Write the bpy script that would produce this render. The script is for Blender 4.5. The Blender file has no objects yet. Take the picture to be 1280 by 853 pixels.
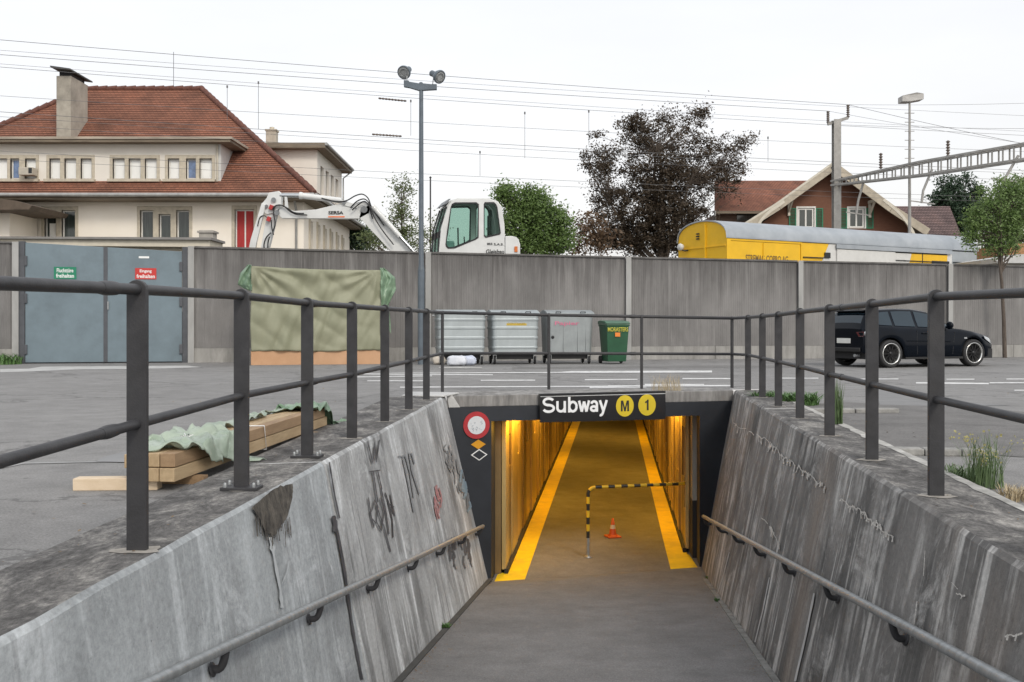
import bpy, math, random
from mathutils import Vector, Matrix
from mathutils.geometry import tessellate_polygon
from mathutils.noise import noise as pnoise
S = bpy.context.scene
C = S.collection
R = random.Random(7)
# ---------------------------------------------------------------- camera, sky, sun, exposure
F, CX, HOR, EYE = 1250.0, 640.0, 407.0, 0.95
cam = bpy.data.cameras.new('camera')
cam.sensor_width = 36.0
cam.lens = 36.0 * F / 1280.0
cam.shift_y = (HOR - 426.5) / 1280.0
cam.clip_start = 0.05
cam.clip_end = 6000
camo = bpy.data.objects.new('camera', cam)
camo.location = (0, 0, EYE)
camo.rotation_euler = (math.radians(90), 0, 0)
C.objects.link(camo)
S.camera = camo

SUN_EL, SUN_AZ = math.radians(38), math.radians(155)      # low soft daylight from behind the camera, right
w = bpy.data.worlds.new('World')
S.world = w
w.use_nodes = True
nt = w.node_tree
nt.nodes.clear()
sky = nt.nodes.new('ShaderNodeTexSky')
sky.sky_type = 'NISHITA'
sky.sun_disc = False
sky.sun_elevation = SUN_EL
sky.sun_rotation = SUN_AZ
sky.dust_density = 4.0
veil = nt.nodes.new('ShaderNodeBackground')            # thin bright cloud cover
veil.inputs[0].default_value = (1.0, 0.99, 0.985, 1)
veil.inputs[1].default_value = 0.80
b1 = nt.nodes.new('ShaderNodeBackground')
b1.inputs[1].default_value = 0.05
hs = nt.nodes.new('ShaderNodeHueSaturation')
hs.inputs['Saturation'].default_value = 0.45
add = nt.nodes.new('ShaderNodeAddShader')
wo = nt.nodes.new('ShaderNodeOutputWorld')
nt.links.new(sky.outputs[0], hs.inputs['Color'])
nt.links.new(hs.outputs[0], b1.inputs[0])
nt.links.new(b1.outputs[0], add.inputs[0])
nt.links.new(veil.outputs[0], add.inputs[1])
wtc = nt.nodes.new('ShaderNodeTexCoord'); wsx = nt.nodes.new('ShaderNodeSeparateXYZ'); wr_ = nt.nodes.new('ShaderNodeValToRGB')
nt.links.new(wtc.outputs['Generated'], wsx.inputs[0]); nt.links.new(wsx.outputs['Z'], wr_.inputs['Fac'])
wr_.color_ramp.elements[0].position = 0.0; wr_.color_ramp.elements[0].color = (1.0, .975, .945, 1)       # warm white low down, cooler high up
wr_.color_ramp.elements[1].position = 0.45; wr_.color_ramp.elements[1].color = (.94, .96, 1.0, 1)
wcl = nt.nodes.new('ShaderNodeTexNoise'); wcl.inputs['Scale'].default_value = 2.2; wcl.inputs['Detail'].default_value = 6
wmp = nt.nodes.new('ShaderNodeMapping'); wmp.inputs['Scale'].default_value = (1, 1, 4); nt.links.new(wtc.outputs['Generated'], wmp.inputs['Vector']); nt.links.new(wmp.outputs[0], wcl.inputs['Vector'])
wcr = nt.nodes.new('ShaderNodeMapRange'); wcr.inputs['From Min'].default_value = .3; wcr.inputs['From Max'].default_value = .7; wcr.inputs['To Min'].default_value = .80; wcr.inputs['To Max'].default_value = .89
nt.links.new(wcl.outputs['Fac'], wcr.inputs['Value']); nt.links.new(wcr.outputs[0], veil.inputs[1]); nt.links.new(wr_.outputs['Color'], veil.inputs[0])
nt.links.new(add.outputs[0], wo.inputs[0])
sl = bpy.data.lights.new('sun', 'SUN')
sl.energy = 1.3
sl.angle = math.radians(14)
sl.color = (1.0, 0.93, 0.82)
so = bpy.data.objects.new('sun', sl)
_sd = Vector((math.sin(SUN_AZ) * math.cos(SUN_EL), math.cos(SUN_AZ) * math.cos(SUN_EL), math.sin(SUN_EL)))
so.rotation_euler = _sd.to_track_quat('Z', 'Y').to_euler()
so.location = (10, -20, 30)
C.objects.link(so)
S.view_settings.view_transform = 'Standard'
S.view_settings.look = 'None'
S.view_settings.gamma = 1.0
S.view_settings.exposure = 0.0
S.render.engine = 'CYCLES'

# ---------------------------------------------------------------- helpers
def P(px, py, Y):
    return Vector(((px - CX) / F * Y, Y, EYE + (HOR - py) / F * Y))
def G(px, py, z=0.0):
    Y = (EYE - z) * F / (py - HOR)
    return Vector(((px - CX) / F * Y, Y, z))
ORG = {}
def org(o):
    return ORG.get(o.name, Vector((0, 0, 0))) if o is not None else Vector((0, 0, 0))
def thing(name, label, cat, loc=(0, 0, 0), group=None):
    o = bpy.data.objects.new(name, None)
    o.empty_display_size = 0.1
    C.objects.link(o)
    o.location = loc
    ORG[o.name] = Vector(loc)
    o['label'] = label
    o['category'] = cat
    if group: o['group'] = group
    return o
def tag(o, label, cat, group=None, kind=None):
    if label: o['label'] = label
    if cat: o['category'] = cat
    if group: o['group'] = group
    if kind: o['kind'] = kind
    return o
def copy_tree(o, parent=None):
    c = o.copy(); C.objects.link(c)
    if parent is not None: c.parent = parent
    for ch in [x for x in o.children]: copy_tree(ch, c)
    return c

class MB:
    """collects shapes; build() links them as one mesh object"""
    def __init__(s):
        s.v = []; s.f = []; s.sm = []; s.mi = []; s.uv = {}; s.m = 0
    def add(s, vs, fs, smooth=False):
        o = len(s.v)
        s.v += [Vector(v) for v in vs]
        for f in fs:
            s.f.append(tuple(o + i for i in f)); s.sm.append(smooth); s.mi.append(s.m)
        return s
    def box(s, c, size, rz=0.0, M=None):
        hx, hy, hz = size[0] / 2, size[1] / 2, size[2] / 2
        m = M if M is not None else Matrix.Rotation(rz, 3, 'Z')
        c = Vector(c)
        vs = [c + m @ Vector((x, y, z)) for x in (-hx, hx) for y in (-hy, hy) for z in (-hz, hz)]
        return s.add(vs, [(0, 1, 3, 2), (4, 6, 7, 5), (0, 4, 5, 1), (2, 3, 7, 6), (0, 2, 6, 4), (1, 5, 7, 3)])
    def bar(s, p0, p1, wd, ht, up=(0, 0, 1)):
        p0 = Vector(p0); p1 = Vector(p1); d = (p1 - p0)
        L = d.length; d.normalize(); up = Vector(up)
        a = d.cross(up)
        if a.length < 1e-4: a = d.cross(Vector((0, 1, 0)))
        a.normalize(); b = a.cross(d)
        m = Matrix((a, d, b)).transposed()
        return s.box((p0 + p1) / 2, (wd, L, ht), M=m)
    def tube(s, pts, r, n=10, cap=True, radii=None):
        pts = [Vector(p) for p in pts]; k = len(pts)
        rings = []
        prev = None
        for i, p in enumerate(pts):
            d = (pts[min(i + 1, k - 1)] - pts[max(i - 1, 0)]).normalized()
            if prev is None:
                a = d.cross(Vector((0, 0, 1)))
                if a.length < 1e-3: a = d.cross(Vector((0, 1, 0)))
            else:
                a = prev - d * prev.dot(d)
            a.normalize(); prev = a
            b = d.cross(a)
            rr = radii[i] if radii else r
            rings.append([p + (a * math.cos(2 * math.pi * j / n) + b * math.sin(2 * math.pi * j / n)) * rr for j in range(n)])
        vs = [v for rg in rings for v in rg]
        fs = []
        for i in range(k - 1):
            for j in range(n):
                fs.append((i * n + j, i * n + (j + 1) % n, (i + 1) * n + (j + 1) % n, (i + 1) * n + j))
        s.add(vs, fs, True)
        if cap:
            s.add(rings[0], [tuple(reversed(range(n)))]); s.add(rings[-1], [tuple(range(n))])
        return s
    def lathe(s, prof, c, axis=(0, 0, 1), n=20, smooth=True):
        """prof: list of (r, h) along axis"""
        ax = Vector(axis).normalized(); a = ax.cross(Vector((0, 0, 1)))
        if a.length < 1e-3: a = Vector((1, 0, 0))
        a.normalize(); b = ax.cross(a); c = Vector(c)
        vs = []
        for (r, h) in prof:
            for j in range(n):
                t = 2 * math.pi * j / n
                vs.append(c + ax * h + (a * math.cos(t) + b * math.sin(t)) * r)
        fs = []
        for i in range(len(prof) - 1):
            for j in range(n):
                fs.append((i * n + j, i * n + (j + 1) % n, (i + 1) * n + (j + 1) % n, (i + 1) * n + j))
        return s.add(vs, fs, smooth)
    def disc(s, c, U, V, r0, r1=0.0, n=32, rv=1.0):
        c = Vector(c); U = Vector(U); V = Vector(V)
        o = [c + U * r0 * math.cos(2 * math.pi * j / n) + V * rv * r0 * math.sin(2 * math.pi * j / n) for j in range(n)]
        if r1 <= 0: return s.add(o, [tuple(range(n))])
        i_ = [c + U * r1 * math.cos(2 * math.pi * j / n) + V * rv * r1 * math.sin(2 * math.pi * j / n) for j in range(n)]
        return s.add(o + i_, [(j, (j + 1) % n, n + (j + 1) % n, n + j) for j in range(n)])
    def prism(s, poly, depth, holes=(), bevel=None):
        """poly: list of 3-D points in one plane; depth: vector; holes: lists of points"""
        loops = [[Vector(p) for p in poly]] + [[Vector(p) for p in h] for h in holes]
        depth = Vector(depth)
        flat = [p for l in loops for p in l]
        tris = tessellate_polygon(loops)
        k = len(flat)
        vs = flat + [p + depth for p in flat]
        nrm = Vector((0, 0, 0))
        l0 = loops[0]
        for i in range(len(l0)):
            nrm += (l0[i] - l0[0]).cross(l0[(i + 1) % len(l0)] - l0[0])
        fs = []
        for t in tris:
            tn = (flat[t[1]] - flat[t[0]]).cross(flat[t[2]] - flat[t[0]])
            if tn.dot(depth) > 0: t = (t[0], t[2], t[1])
            fs.append(tuple(t)); fs.append((t[2] + k, t[1] + k, t[0] + k))
        o = 0
        for li, l in enumerate(loops):
            n = len(l)
            ln = Vector((0, 0, 0))
            for i in range(n): ln += (l[i] - l[0]).cross(l[(i + 1) % n] - l[0])
            flip = (ln.dot(depth) < 0) ^ (li > 0)
            for i in range(n):
                a, b = o + i, o + (i + 1) % n
                q = (a, b, b + k, a + k)
                if flip: q = tuple(reversed(q))
                fs.append(q)
            o += n
        return s.add(vs, fs)
    def build(s, name, mat, parent=None, bevel=0.0, seg=2, uvs=None):
        me = bpy.data.meshes.new(name)
        og = org(parent)
        me.from_pydata([tuple(v - og) for v in s.v], [], s.f)
        mats = mat if isinstance(mat, (list, tuple)) else [mat]
        for m in mats: me.materials.append(m)
        me.polygons.foreach_set('use_smooth', s.sm)
        if len(mats) > 1: me.polygons.foreach_set('material_index', s.mi)
        if uvs is not None:
            ul = me.uv_layers.new(name='UVMap')
            for lp in me.loops: ul.data[lp.index].uv = uvs[lp.vertex_index]
        me.update()
        o = bpy.data.objects.new(name, me)
        C.objects.link(o)
        ORG[o.name] = og
        if parent is not None: o.parent = parent
        if bevel > 0:
            b = o.modifiers.new('bevel', 'BEVEL'); b.width = bevel; b.segments = seg
            b.limit_method = 'ANGLE'; b.angle_limit = math.radians(40)
        return o
def struct(o):
    o['kind'] = 'structure'; return o
def textpart(name, txt, origin, U, V, width, height, mat, parent, bold=0.0, depth=0.004):
    """lettering as flat print a little proud of what carries it; origin = lower left"""
    cu = bpy.data.curves.new('txt', 'FONT'); cu.body = txt; cu.offset = bold; cu.extrude = 0.0
    cu.resolution_u = 4
    to = bpy.data.objects.new('txt', cu); C.objects.link(to)
    dg = bpy.context.evaluated_depsgraph_get(); dg.update()
    me = bpy.data.meshes.new_from_object(to.evaluated_get(dg))
    bpy.data.objects.remove(to)
    vs = [v.co.copy() for v in me.vertices]
    x0 = min(v.x for v in vs); x1 = max(v.x for v in vs); y0 = min(v.y for v in vs); y1 = max(v.y for v in vs)
    U = Vector(U).normalized(); V = Vector(V).normalized(); N = U.cross(V)
    mb = MB()
    tr = [Vector(origin) + U * ((v.x - x0) / (x1 - x0) * width) + V * ((v.y - y0) / (y1 - y0) * height) for v in vs]
    mb.add([p + N * depth for p in tr], [tuple(p.vertices) for p in me.polygons])
    bpy.data.meshes.remove(me)
    return mb.build(name, mat, parent)

# ---------------------------------------------------------------- materials
MATS = {}
def mat(name, col, rough=0.7, metal=0.0, var=0.12, scale=4.0, bump=0.0, bscale=40.0, stretch=(1, 1, 1), col2=None,
        spec=0.5, emit=None, estr=0.0, alpha=1.0, trans=0.0, coat=0.0, dirt=0.0, dirtcol=(0.05, 0.045, 0.04)):
    if name in MATS: return MATS[name]
    m = bpy.data.materials.new(name); m.use_nodes = True
    t = m.node_tree; n = t.nodes; l = t.links
    b = n['Principled BSDF']
    b.inputs['Roughness'].default_value = rough
    b.inputs['Metallic'].default_value = metal
    b.inputs['Specular IOR Level'].default_value = spec
    b.inputs['Coat Weight'].default_value = coat
    b.inputs['Alpha'].default_value = alpha
    b.inputs['Transmission Weight'].default_value = trans
    tc = n.new('ShaderNodeTexCoord'); mp = n.new('ShaderNodeMapping'); mp.inputs['Scale'].default_value = stretch
    l.new(tc.outputs['Object'], mp.inputs['Vector'])
    nz = n.new('ShaderNodeTexNoise'); nz.inputs['Scale'].default_value = scale; nz.inputs['Detail'].default_value = 7
    nz.inputs['Roughness'].default_value = 0.62
    l.new(mp.outputs[0], nz.inputs['Vector'])
    rp = n.new('ShaderNodeValToRGB')
    rp.color_ramp.elements[0].position = 0.3; rp.color_ramp.elements[1].position = 0.7
    c2 = col2 if col2 else tuple(min(1, c * (1 + var)) for c in col)
    c1 = tuple(c * (1 - var) for c in col) if not col2 else col
    rp.color_ramp.elements[0].color = (*c1, 1); rp.color_ramp.elements[1].color = (*c2, 1)
    l.new(nz.outputs['Fac'], rp.inputs['Fac'])
    out = rp.outputs['Color']
    if dirt > 0:
        n2 = n.new('ShaderNodeTexNoise'); n2.inputs['Scale'].default_value = scale * 0.37; n2.inputs['Detail'].default_value = 9
        n2.inputs['Roughness'].default_value = 0.7
        l.new(mp.outputs[0], n2.inputs['Vector'])
        r2 = n.new('ShaderNodeValToRGB'); r2.color_ramp.elements[0].position = 0.48; r2.color_ramp.elements[1].position = 0.72
        r2.color_ramp.elements[1].color = (dirt, dirt, dirt, 1)
        l.new(n2.outputs['Fac'], r2.inputs['Fac'])
        mx = n.new('ShaderNodeMix'); mx.data_type = 'RGBA'
        l.new(r2.outputs['Color'], mx.inputs['Factor']); l.new(out, mx.inputs['A']); mx.inputs['B'].default_value = (*dirtcol, 1)
        out = mx.outputs['Result']
    l.new(out, b.inputs['Base Color'])
    if bump > 0:
        nb = n.new('ShaderNodeTexNoise'); nb.inputs['Scale'].default_value = bscale; nb.inputs['Detail'].default_value = 4
        l.new(mp.outputs[0], nb.inputs['Vector'])
        bp = n.new('ShaderNodeBump'); bp.inputs['Strength'].default_value = bump; bp.inputs['Distance'].default_value = 0.01
        l.new(nb.outputs['Fac'], bp.inputs['Height']); l.new(bp.outputs[0], b.inputs['Normal'])
    if emit:
        b.inputs['Emission Color'].default_value = (*emit, 1); b.inputs['Emission Strength'].default_value = estr
    MATS[name] = m
    return m
def ramp(n, stops):
    r = n.new('ShaderNodeValToRGB'); e = r.color_ramp.elements
    while len(e) < len(stops): e.new(0.5)
    for i, (p, c) in enumerate(stops):
        e[i].position = p; e[i].color = (*c, 1) if len(c) == 3 else c
    return r
def uvconcrete(name, base, light, dark, amt_light, amt_dark, tan=None, rough=0.85, bloom=0.4):
    """cast concrete with run-off streaks; UV u = metres along the wall, v = metres down the face"""
    m = bpy.data.materials.new(name); m.use_nodes = True
    t = m.node_tree; n = t.nodes; l = t.links; b = n['Principled BSDF']
    uv = n.new('ShaderNodeUVMap'); uv.uv_map = 'UVMap'
    def nz(sx, sy, scale, det=6, rg=0.6, off=0, dist=0.0):
        mp = n.new('ShaderNodeMapping'); mp.inputs['Scale'].default_value = (sx, sy, 1); mp.inputs['Location'].default_value = (off, off * 0.7, off)
        l.new(uv.outputs[0], mp.inputs['Vector'])
        k = n.new('ShaderNodeTexNoise'); k.inputs['Scale'].default_value = scale; k.inputs['Detail'].default_value = det
        k.inputs['Roughness'].default_value = rg; k.inputs['Distortion'].default_value = dist
        l.new(mp.outputs[0], k.inputs['Vector']); return k.outputs['Fac']
    def mixc(fac, a, bcol, mode='MIX'):
        mx = n.new('ShaderNodeMix'); mx.data_type = 'RGBA'; mx.blend_type = mode
        if hasattr(fac, 'links'): l.new(fac, mx.inputs['Factor'])
        else: mx.inputs['Factor'].default_value = fac
        l.new(a, mx.inputs['A'])
        if hasattr(bcol, 'links'): l.new(bcol, mx.inputs['B'])
        else: mx.inputs['B'].default_value = (*bcol, 1)
        return mx.outputs['Result']
    def rmp(src, p0, p1, hi):
        r = ramp(n, [(p0, (0, 0, 0)), (p1, (hi,) * 3)]); l.new(src, r.inputs['Fac']); return r.outputs['Color']
    def mul(x, y):
        k = n.new('ShaderNodeMath'); k.operation = 'MULTIPLY'; l.new(x, k.inputs[0]); l.new(y, k.inputs[1]); return k.outputs[0]
    g = nz(1, .8, 1.3, 10, 0.68, 1.0, .4)
    r0 = ramp(n, [(0.3, tuple(c * 0.72 for c in base)), (0.5, base), (0.7, tuple(c * 1.28 for c in base))]); l.new(g, r0.inputs['Fac'])
    col = r0.outputs['Color']
    wide = nz(1, .13, 2.0, 7, .62, 3.3, .3)
    col = mixc(mul(rmp(wide, .47, .57, 1), rmp(nz(1, 1, .8, 5, .6, 8.0), .35, .6, amt_dark)), col, dark)
    if bloom > 0:
        col = mixc(mul(rmp(nz(1, .7, 2.3, 9, .72, 12.0, .8), .50, .66, bloom), rmp(nz(1, .16, 4.5, 6, .6, 4.4, .3), .38, .58, 1)), col, light)
    med = nz(1, .09, 7.5, 6, .62, 21.0, .25)
    col = mixc(mul(rmp(med, .52, .61, 1), rmp(nz(1, .8, 1.4, 6, .65, 5.2), .42, .62, amt_light)), col, light)
    thin = nz(1, .05, 24, 3, .5, 17.3)
    col = mixc(mul(rmp(thin, .60, .68, 1), rmp(nz(1, .5, 2.1, 5, .6, 9.1), .50, .62, amt_light)), col, light)
    thind = nz(1, .06, 16, 4, .55, 37.3)
    col = mixc(mul(rmp(thind, .58, .68, 1), rmp(nz(1, .5, 1.9, 5, .6, 19.1), .46, .60, amt_dark)), col, dark)
    if tan: col = mixc(rmp(nz(1, .3, 1.3, 5, .6, 31.0), .52, .75, .55), col, tan)
    gr = ramp(n, [(0.32, (0.74,) * 3), (0.5, (1.0,) * 3), (0.68, (1.22,) * 3)]); l.new(nz(1, 1, 30, 8, .78, 2.0), gr.inputs['Fac'])
    col = mixc(1.0, col, gr.outputs['Color'], 'MULTIPLY')
    # pin holes
    vo = n.new('ShaderNodeTexVoronoi'); vo.inputs['Scale'].default_value = 16; l.new(uv.outputs[0], vo.inputs['Vector'])
    rv = ramp(n, [(0.0, (1, 1, 1)), (.055, (1, 1, 1)), (.075, (0, 0, 0))]); l.new(vo.outputs['Distance'], rv.inputs['Fac'])
    sel = rmp(nz(1, 1, 5, 3, .5, 44), .56, .60, .75)
    col = mixc(mul(rv.outputs['Color'], sel), col, tuple(c * .35 for c in base))
    l.new(col, b.inputs['Base Color'])
    b.inputs['Roughness'].default_value = rough
    bp = n.new('ShaderNodeBump'); bp.inputs['Strength'].default_value = 0.6; bp.inputs['Distance'].default_value = 0.006
    l.new(nz(1, 1, 45, 8, 0.75, 7), bp.inputs['Height'])
    bp2 = n.new('ShaderNodeBump'); bp2.inputs['Strength'].default_value = 0.5; bp2.inputs['Distance'].default_value = 0.01
    l.new(nz(1, 1, 6, 4, .5, 3), bp2.inputs['Height']); l.new(bp.outputs[0], bp2.inputs['Normal']); l.new(bp2.outputs[0], b.inputs['Normal'])
    MATS[name] = m
    return m
def lichen(name, c1, c2, c3, stretch=(1.6, .8, 1)):
    """weathered coping: black growth, grey concrete and pale worn patches"""
    m = bpy.data.materials.new(name); m.use_nodes = True
    t = m.node_tree; n = t.nodes; l = t.links; b = n['Principled BSDF']
    tc = n.new('ShaderNodeTexCoord'); mp = n.new('ShaderNodeMapping'); mp.inputs['Scale'].default_value = stretch; l.new(tc.outputs['Object'], mp.inputs['Vector'])
    def nz(scale, det, rg, dist=0.0, off=0.0):
        k = n.new('ShaderNodeTexNoise'); k.inputs['Scale'].default_value = scale; k.inputs['Detail'].default_value = det; k.inputs['Roughness'].default_value = rg; k.inputs['Distortion'].default_value = dist
        if off:
            m2 = n.new('ShaderNodeMapping'); m2.inputs['Location'].default_value = (off, off, off); l.new(mp.outputs[0], m2.inputs['Vector']); l.new(m2.outputs[0], k.inputs['Vector'])
        else: l.new(mp.outputs[0], k.inputs['Vector'])
        return k.outputs['Fac']
    r0 = ramp(n, [(.36, c1), (.50, c2), (.64, c3)]); l.new(nz(2.6, 12, .78, .6), r0.inputs['Fac'])
    r1 = ramp(n, [(.34, (.45,) * 3), (.5, (1,) * 3), (.66, (1.5,) * 3)]); l.new(nz(26, 8, .8, .2, 5.0), r1.inputs['Fac'])
    mm = n.new('ShaderNodeMix'); mm.data_type = 'RGBA'; mm.blend_type = 'MULTIPLY'; mm.inputs['Factor'].default_value = 1; l.new(r0.outputs['Color'], mm.inputs['A']); l.new(r1.outputs['Color'], mm.inputs['B'])
    l.new(mm.outputs['Result'], b.inputs['Base Color']); b.inputs['Roughness'].default_value = .92
    bp = n.new('ShaderNodeBump'); bp.inputs['Strength'].default_value = .9; bp.inputs['Distance'].default_value = .008; l.new(nz(40, 8, .8), bp.inputs['Height']); l.new(bp.outputs[0], b.inputs['Normal'])
    MATS[name] = m; return m
def asphalt(name, c, stain=0.5, patch=(0.2, 0.2, 0.2), sc=0.35, stretch=(1, 1, 1)):
    m = bpy.data.materials.new(name); m.use_nodes = True
    t = m.node_tree; n = t.nodes; l = t.links; b = n['Principled BSDF']
    tc = n.new('ShaderNodeTexCoord')
    mp = n.new('ShaderNodeMapping'); mp.inputs['Scale'].default_value = stretch; l.new(tc.outputs['Object'], mp.inputs['Vector'])
    def nz(scale, det=6, rg=0.6):
        k = n.new('ShaderNodeTexNoise'); k.inputs['Scale'].default_value = scale; k.inputs['Detail'].default_value = det
        k.inputs['Roughness'].default_value = rg; l.new(mp.outputs[0], k.inputs['Vector']); return k
    big = nz(sc, 8, 0.65); r0 = ramp(n, [(0.32, tuple(x * 0.88 for x in c)), (0.5, c), (0.72, tuple(x * 1.13 for x in c))]); l.new(big.outputs['Fac'], r0.inputs['Fac'])
    fine = nz(75, 6, 0.85); r1 = ramp(n, [(0.30, (0.50,) * 3), (0.5, (1.0,) * 3), (0.70, (1.65,) * 3)]); l.new(fine.outputs['Fac'], r1.inputs['Fac'])
    mid = nz(2.6, 10, 0.78); r2 = ramp(n, [(0.34, (0.78,) * 3), (0.52, (1.0,) * 3), (0.66, (1.16,) * 3)]); l.new(mid.outputs['Fac'], r2.inputs['Fac'])
    col = r0.outputs['Color']
    for r in (r1, r2):
        mm = n.new('ShaderNodeMix'); mm.data_type = 'RGBA'; mm.blend_type = 'MULTIPLY'; mm.inputs['Factor'].default_value = 1
        l.new(col, mm.inputs['A']); l.new(r.outputs['Color'], mm.inputs['B']); col = mm.outputs['Result']
    # oil spots and grit
    sp = nz(7.5, 6, 0.7); r3 = ramp(n, [(.66, (0, 0, 0)), (.74, (.55,) * 3)]); l.new(sp.outputs['Fac'], r3.inputs['Fac'])
    mo = n.new('ShaderNodeMix'); mo.data_type = 'RGBA'; l.new(r3.outputs['Color'], mo.inputs['Factor']); l.new(col, mo.inputs['A']); mo.inputs['B'].default_value = (c[0] * .4, c[1] * .38, c[2] * .36, 1); col = mo.outputs['Result']
    # cracks sealed with tar
    vo = n.new('ShaderNodeTexVoronoi'); vo.feature = 'DISTANCE_TO_EDGE'; vo.inputs['Scale'].default_value = 0.27
    dn = nz(1.6, 6, 0.7); ad = n.new('ShaderNodeVectorMath'); ad.operation = 'ADD'
    sc_ = n.new('ShaderNodeVectorMath'); sc_.operation = 'SCALE'; sc_.inputs['Scale'].default_value = 1.3
    l.new(dn.outputs['Color'], sc_.inputs[0]); l.new(mp.outputs[0], ad.inputs[0]); l.new(sc_.outputs[0], ad.inputs[1]); l.new(ad.outputs[0], vo.inputs['Vector'])
    rc = ramp(n, [(0.0, (stain,) * 3), (0.008, (stain * .6,) * 3), (0.012, (0, 0, 0))]); l.new(vo.outputs['Distance'], rc.inputs['Fac'])
    mx = n.new('ShaderNodeMix'); mx.data_type = 'RGBA'; l.new(rc.outputs['Color'], mx.inputs['Factor']); l.new(col, mx.inputs['A'])
    mx.inputs['B'].default_value = (c[0] * 0.45, c[1] * 0.45, c[2] * 0.45, 1)
    l.new(mx.outputs['Result'], b.inputs['Base Color'])
    b.inputs['Roughness'].default_value = 0.88
    bp = n.new('ShaderNodeBump'); bp.inputs['Strength'].default_value = 0.5; bp.inputs['Distance'].default_value = 0.006
    l.new(fine.outputs['Fac'], bp.inputs['Height']); l.new(bp.outputs[0], b.inputs['Normal'])
    MATS[name] = m
    return m

asph = asphalt('plaza_asphalt', (0.215, 0.211, 0.206), 0.75)
rampasph = asphalt('ramp_asphalt', (0.165, 0.161, 0.158), 0.0, sc=0.8)
tunfl = asphalt('tunnel_asphalt', (0.15, 0.135, 0.12), 0.0, sc=0.7)
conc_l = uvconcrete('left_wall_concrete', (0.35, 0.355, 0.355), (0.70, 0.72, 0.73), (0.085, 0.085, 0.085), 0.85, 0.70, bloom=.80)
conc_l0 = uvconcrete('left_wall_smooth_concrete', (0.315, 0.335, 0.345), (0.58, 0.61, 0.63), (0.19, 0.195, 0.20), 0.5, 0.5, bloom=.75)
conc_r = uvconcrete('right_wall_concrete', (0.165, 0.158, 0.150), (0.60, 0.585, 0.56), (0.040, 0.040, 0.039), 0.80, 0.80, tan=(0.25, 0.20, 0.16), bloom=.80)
capm = lichen('weathered_coping', (.045, .042, .04), (.13, .125, .12), (.34, .325, .30))
beamc = mat('grey_beam_concrete', (0.16, 0.155, 0.15), 0.9, col2=(0.36, 0.35, 0.335), scale=4.0, stretch=(2.5, 1, 0.5), bump=0.4, dirt=0.6)
palec = mat('pale_concrete', (0.45, 0.45, 0.44), 0.85, var=0.2, scale=3, bump=0.3)
ironm = mat('charcoal_painted_steel', (0.040, 0.040, 0.043), 0.5, var=0.25, scale=9, bump=0.12, bscale=120, dirt=0.25, dirtcol=(0.07, 0.065, 0.06), spec=0.35)
galv = mat('galvanised_steel', (0.34, 0.355, 0.36), 0.42, 0.55, var=0.22, scale=14, bump=0.1)
galvd = mat('worn_galvanised_tube', (0.33, 0.345, 0.35), 0.4, 0.6, var=0.25, scale=7, stretch=(1, 4, 1), bump=0.1)
black = mat('black_portal_paint', (0.018, 0.021, 0.027), 0.5, var=0.25, scale=3, bump=0.08, bscale=30)
dark = mat('dark_void', (0.02, 0.02, 0.022), 0.8)
rubber = mat('black_rubber', (0.022, 0.022, 0.023), 0.75)
whitep = mat('white_paint', (0.78, 0.79, 0.78), 0.5, var=0.05)
roadw = mat('worn_road_paint', (0.52, 0.52, 0.51), 0.75, col2=(0.80, 0.80, 0.79), scale=14, bump=0.2, dirt=.75, dirtcol=(.24, .24, .235))
yelp = mat('yellow_floor_paint', (0.80, 0.56, 0.008), 0.6, var=0.10, scale=6, bump=0.25, bscale=90, dirt=0.6, dirtcol=(0.42, 0.29, 0.06))
# ================================================================ the ramp cut, retaining walls, portal, tunnel
FL = -2.37                                  # tunnel floor level
CAP = 0.05                                  # top of the retaining walls
def ent(a, b):                              # where the line x = a + b*Y meets the skew portal plane
    Y = (13.03 + 0.2837 * a) / (1 - 0.2837 * b); return Vector((a + b * Y, Y, 0))
PD = Vector((1, 0.2837, 0)).normalized()    # along the portal, to the right
PN = Vector((0.2837, -1, 0)).normalized()   # out of the portal, towards the ramp
AX = Vector((0.101, 1, 0)).normalized()     # along the tunnel
rampz = lambda Y: -0.795 - 0.1186 * Y
Y0 = -6.7
LTI = lambda Y: -1.637 + 0.0624 * Y         # left wall: top inner edge, base, outer edge of its coping
LB = lambda Y: -1.593 + 0.0992 * Y
LTO = lambda Y: -2.0 + 0.0374 * Y
RTI = lambda Y: 1.469 + 0.116 * Y
RB = lambda Y: 1.244 + 0.0992 * Y
RTO = lambda Y: 1.92 + 0.1186 * Y
eLT, eLB, eLO = ent(-1.637, .0624), ent(-1.593, .0992), ent(-2.0, .0374)
eRT, eRB, eRO = ent(1.469, .116), ent(1.244, .0992), ent(1.92, .1186)

# ---- plaza: one sheet to the horizon, cut out over the ramp and the portal beam
beam_back = 0.85
hole = [(LTO(Y0), Y0), (RTO(Y0), Y0), (eRO.x, eRO.y), (eRO.x + AX.x * beam_back, eRO.y + beam_back),
        (eLO.x + AX.x * beam_back, eLO.y + beam_back), (eLO.x, eLO.y)]
outer = [(-2500, -2500), (2500, -2500), (2500, 3000), (-2500, 3000)]
mb = MB()
o3 = [Vector((x, y, 0)) for x, y in outer]; h3 = [Vector((x, y, 0)) for x, y in hole]
tr = tessellate_polygon([o3, h3])
fl = o3 + h3
fs = []
for t in tr:
    nn = (fl[t[1]] - fl[t[0]]).cross(fl[t[2]] - fl[t[0]])
    fs.append(t if nn.z > 0 else (t[0], t[2], t[1]))
mb.add(fl, fs)
struct(mb.build('plaza_ground', asph))

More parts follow.
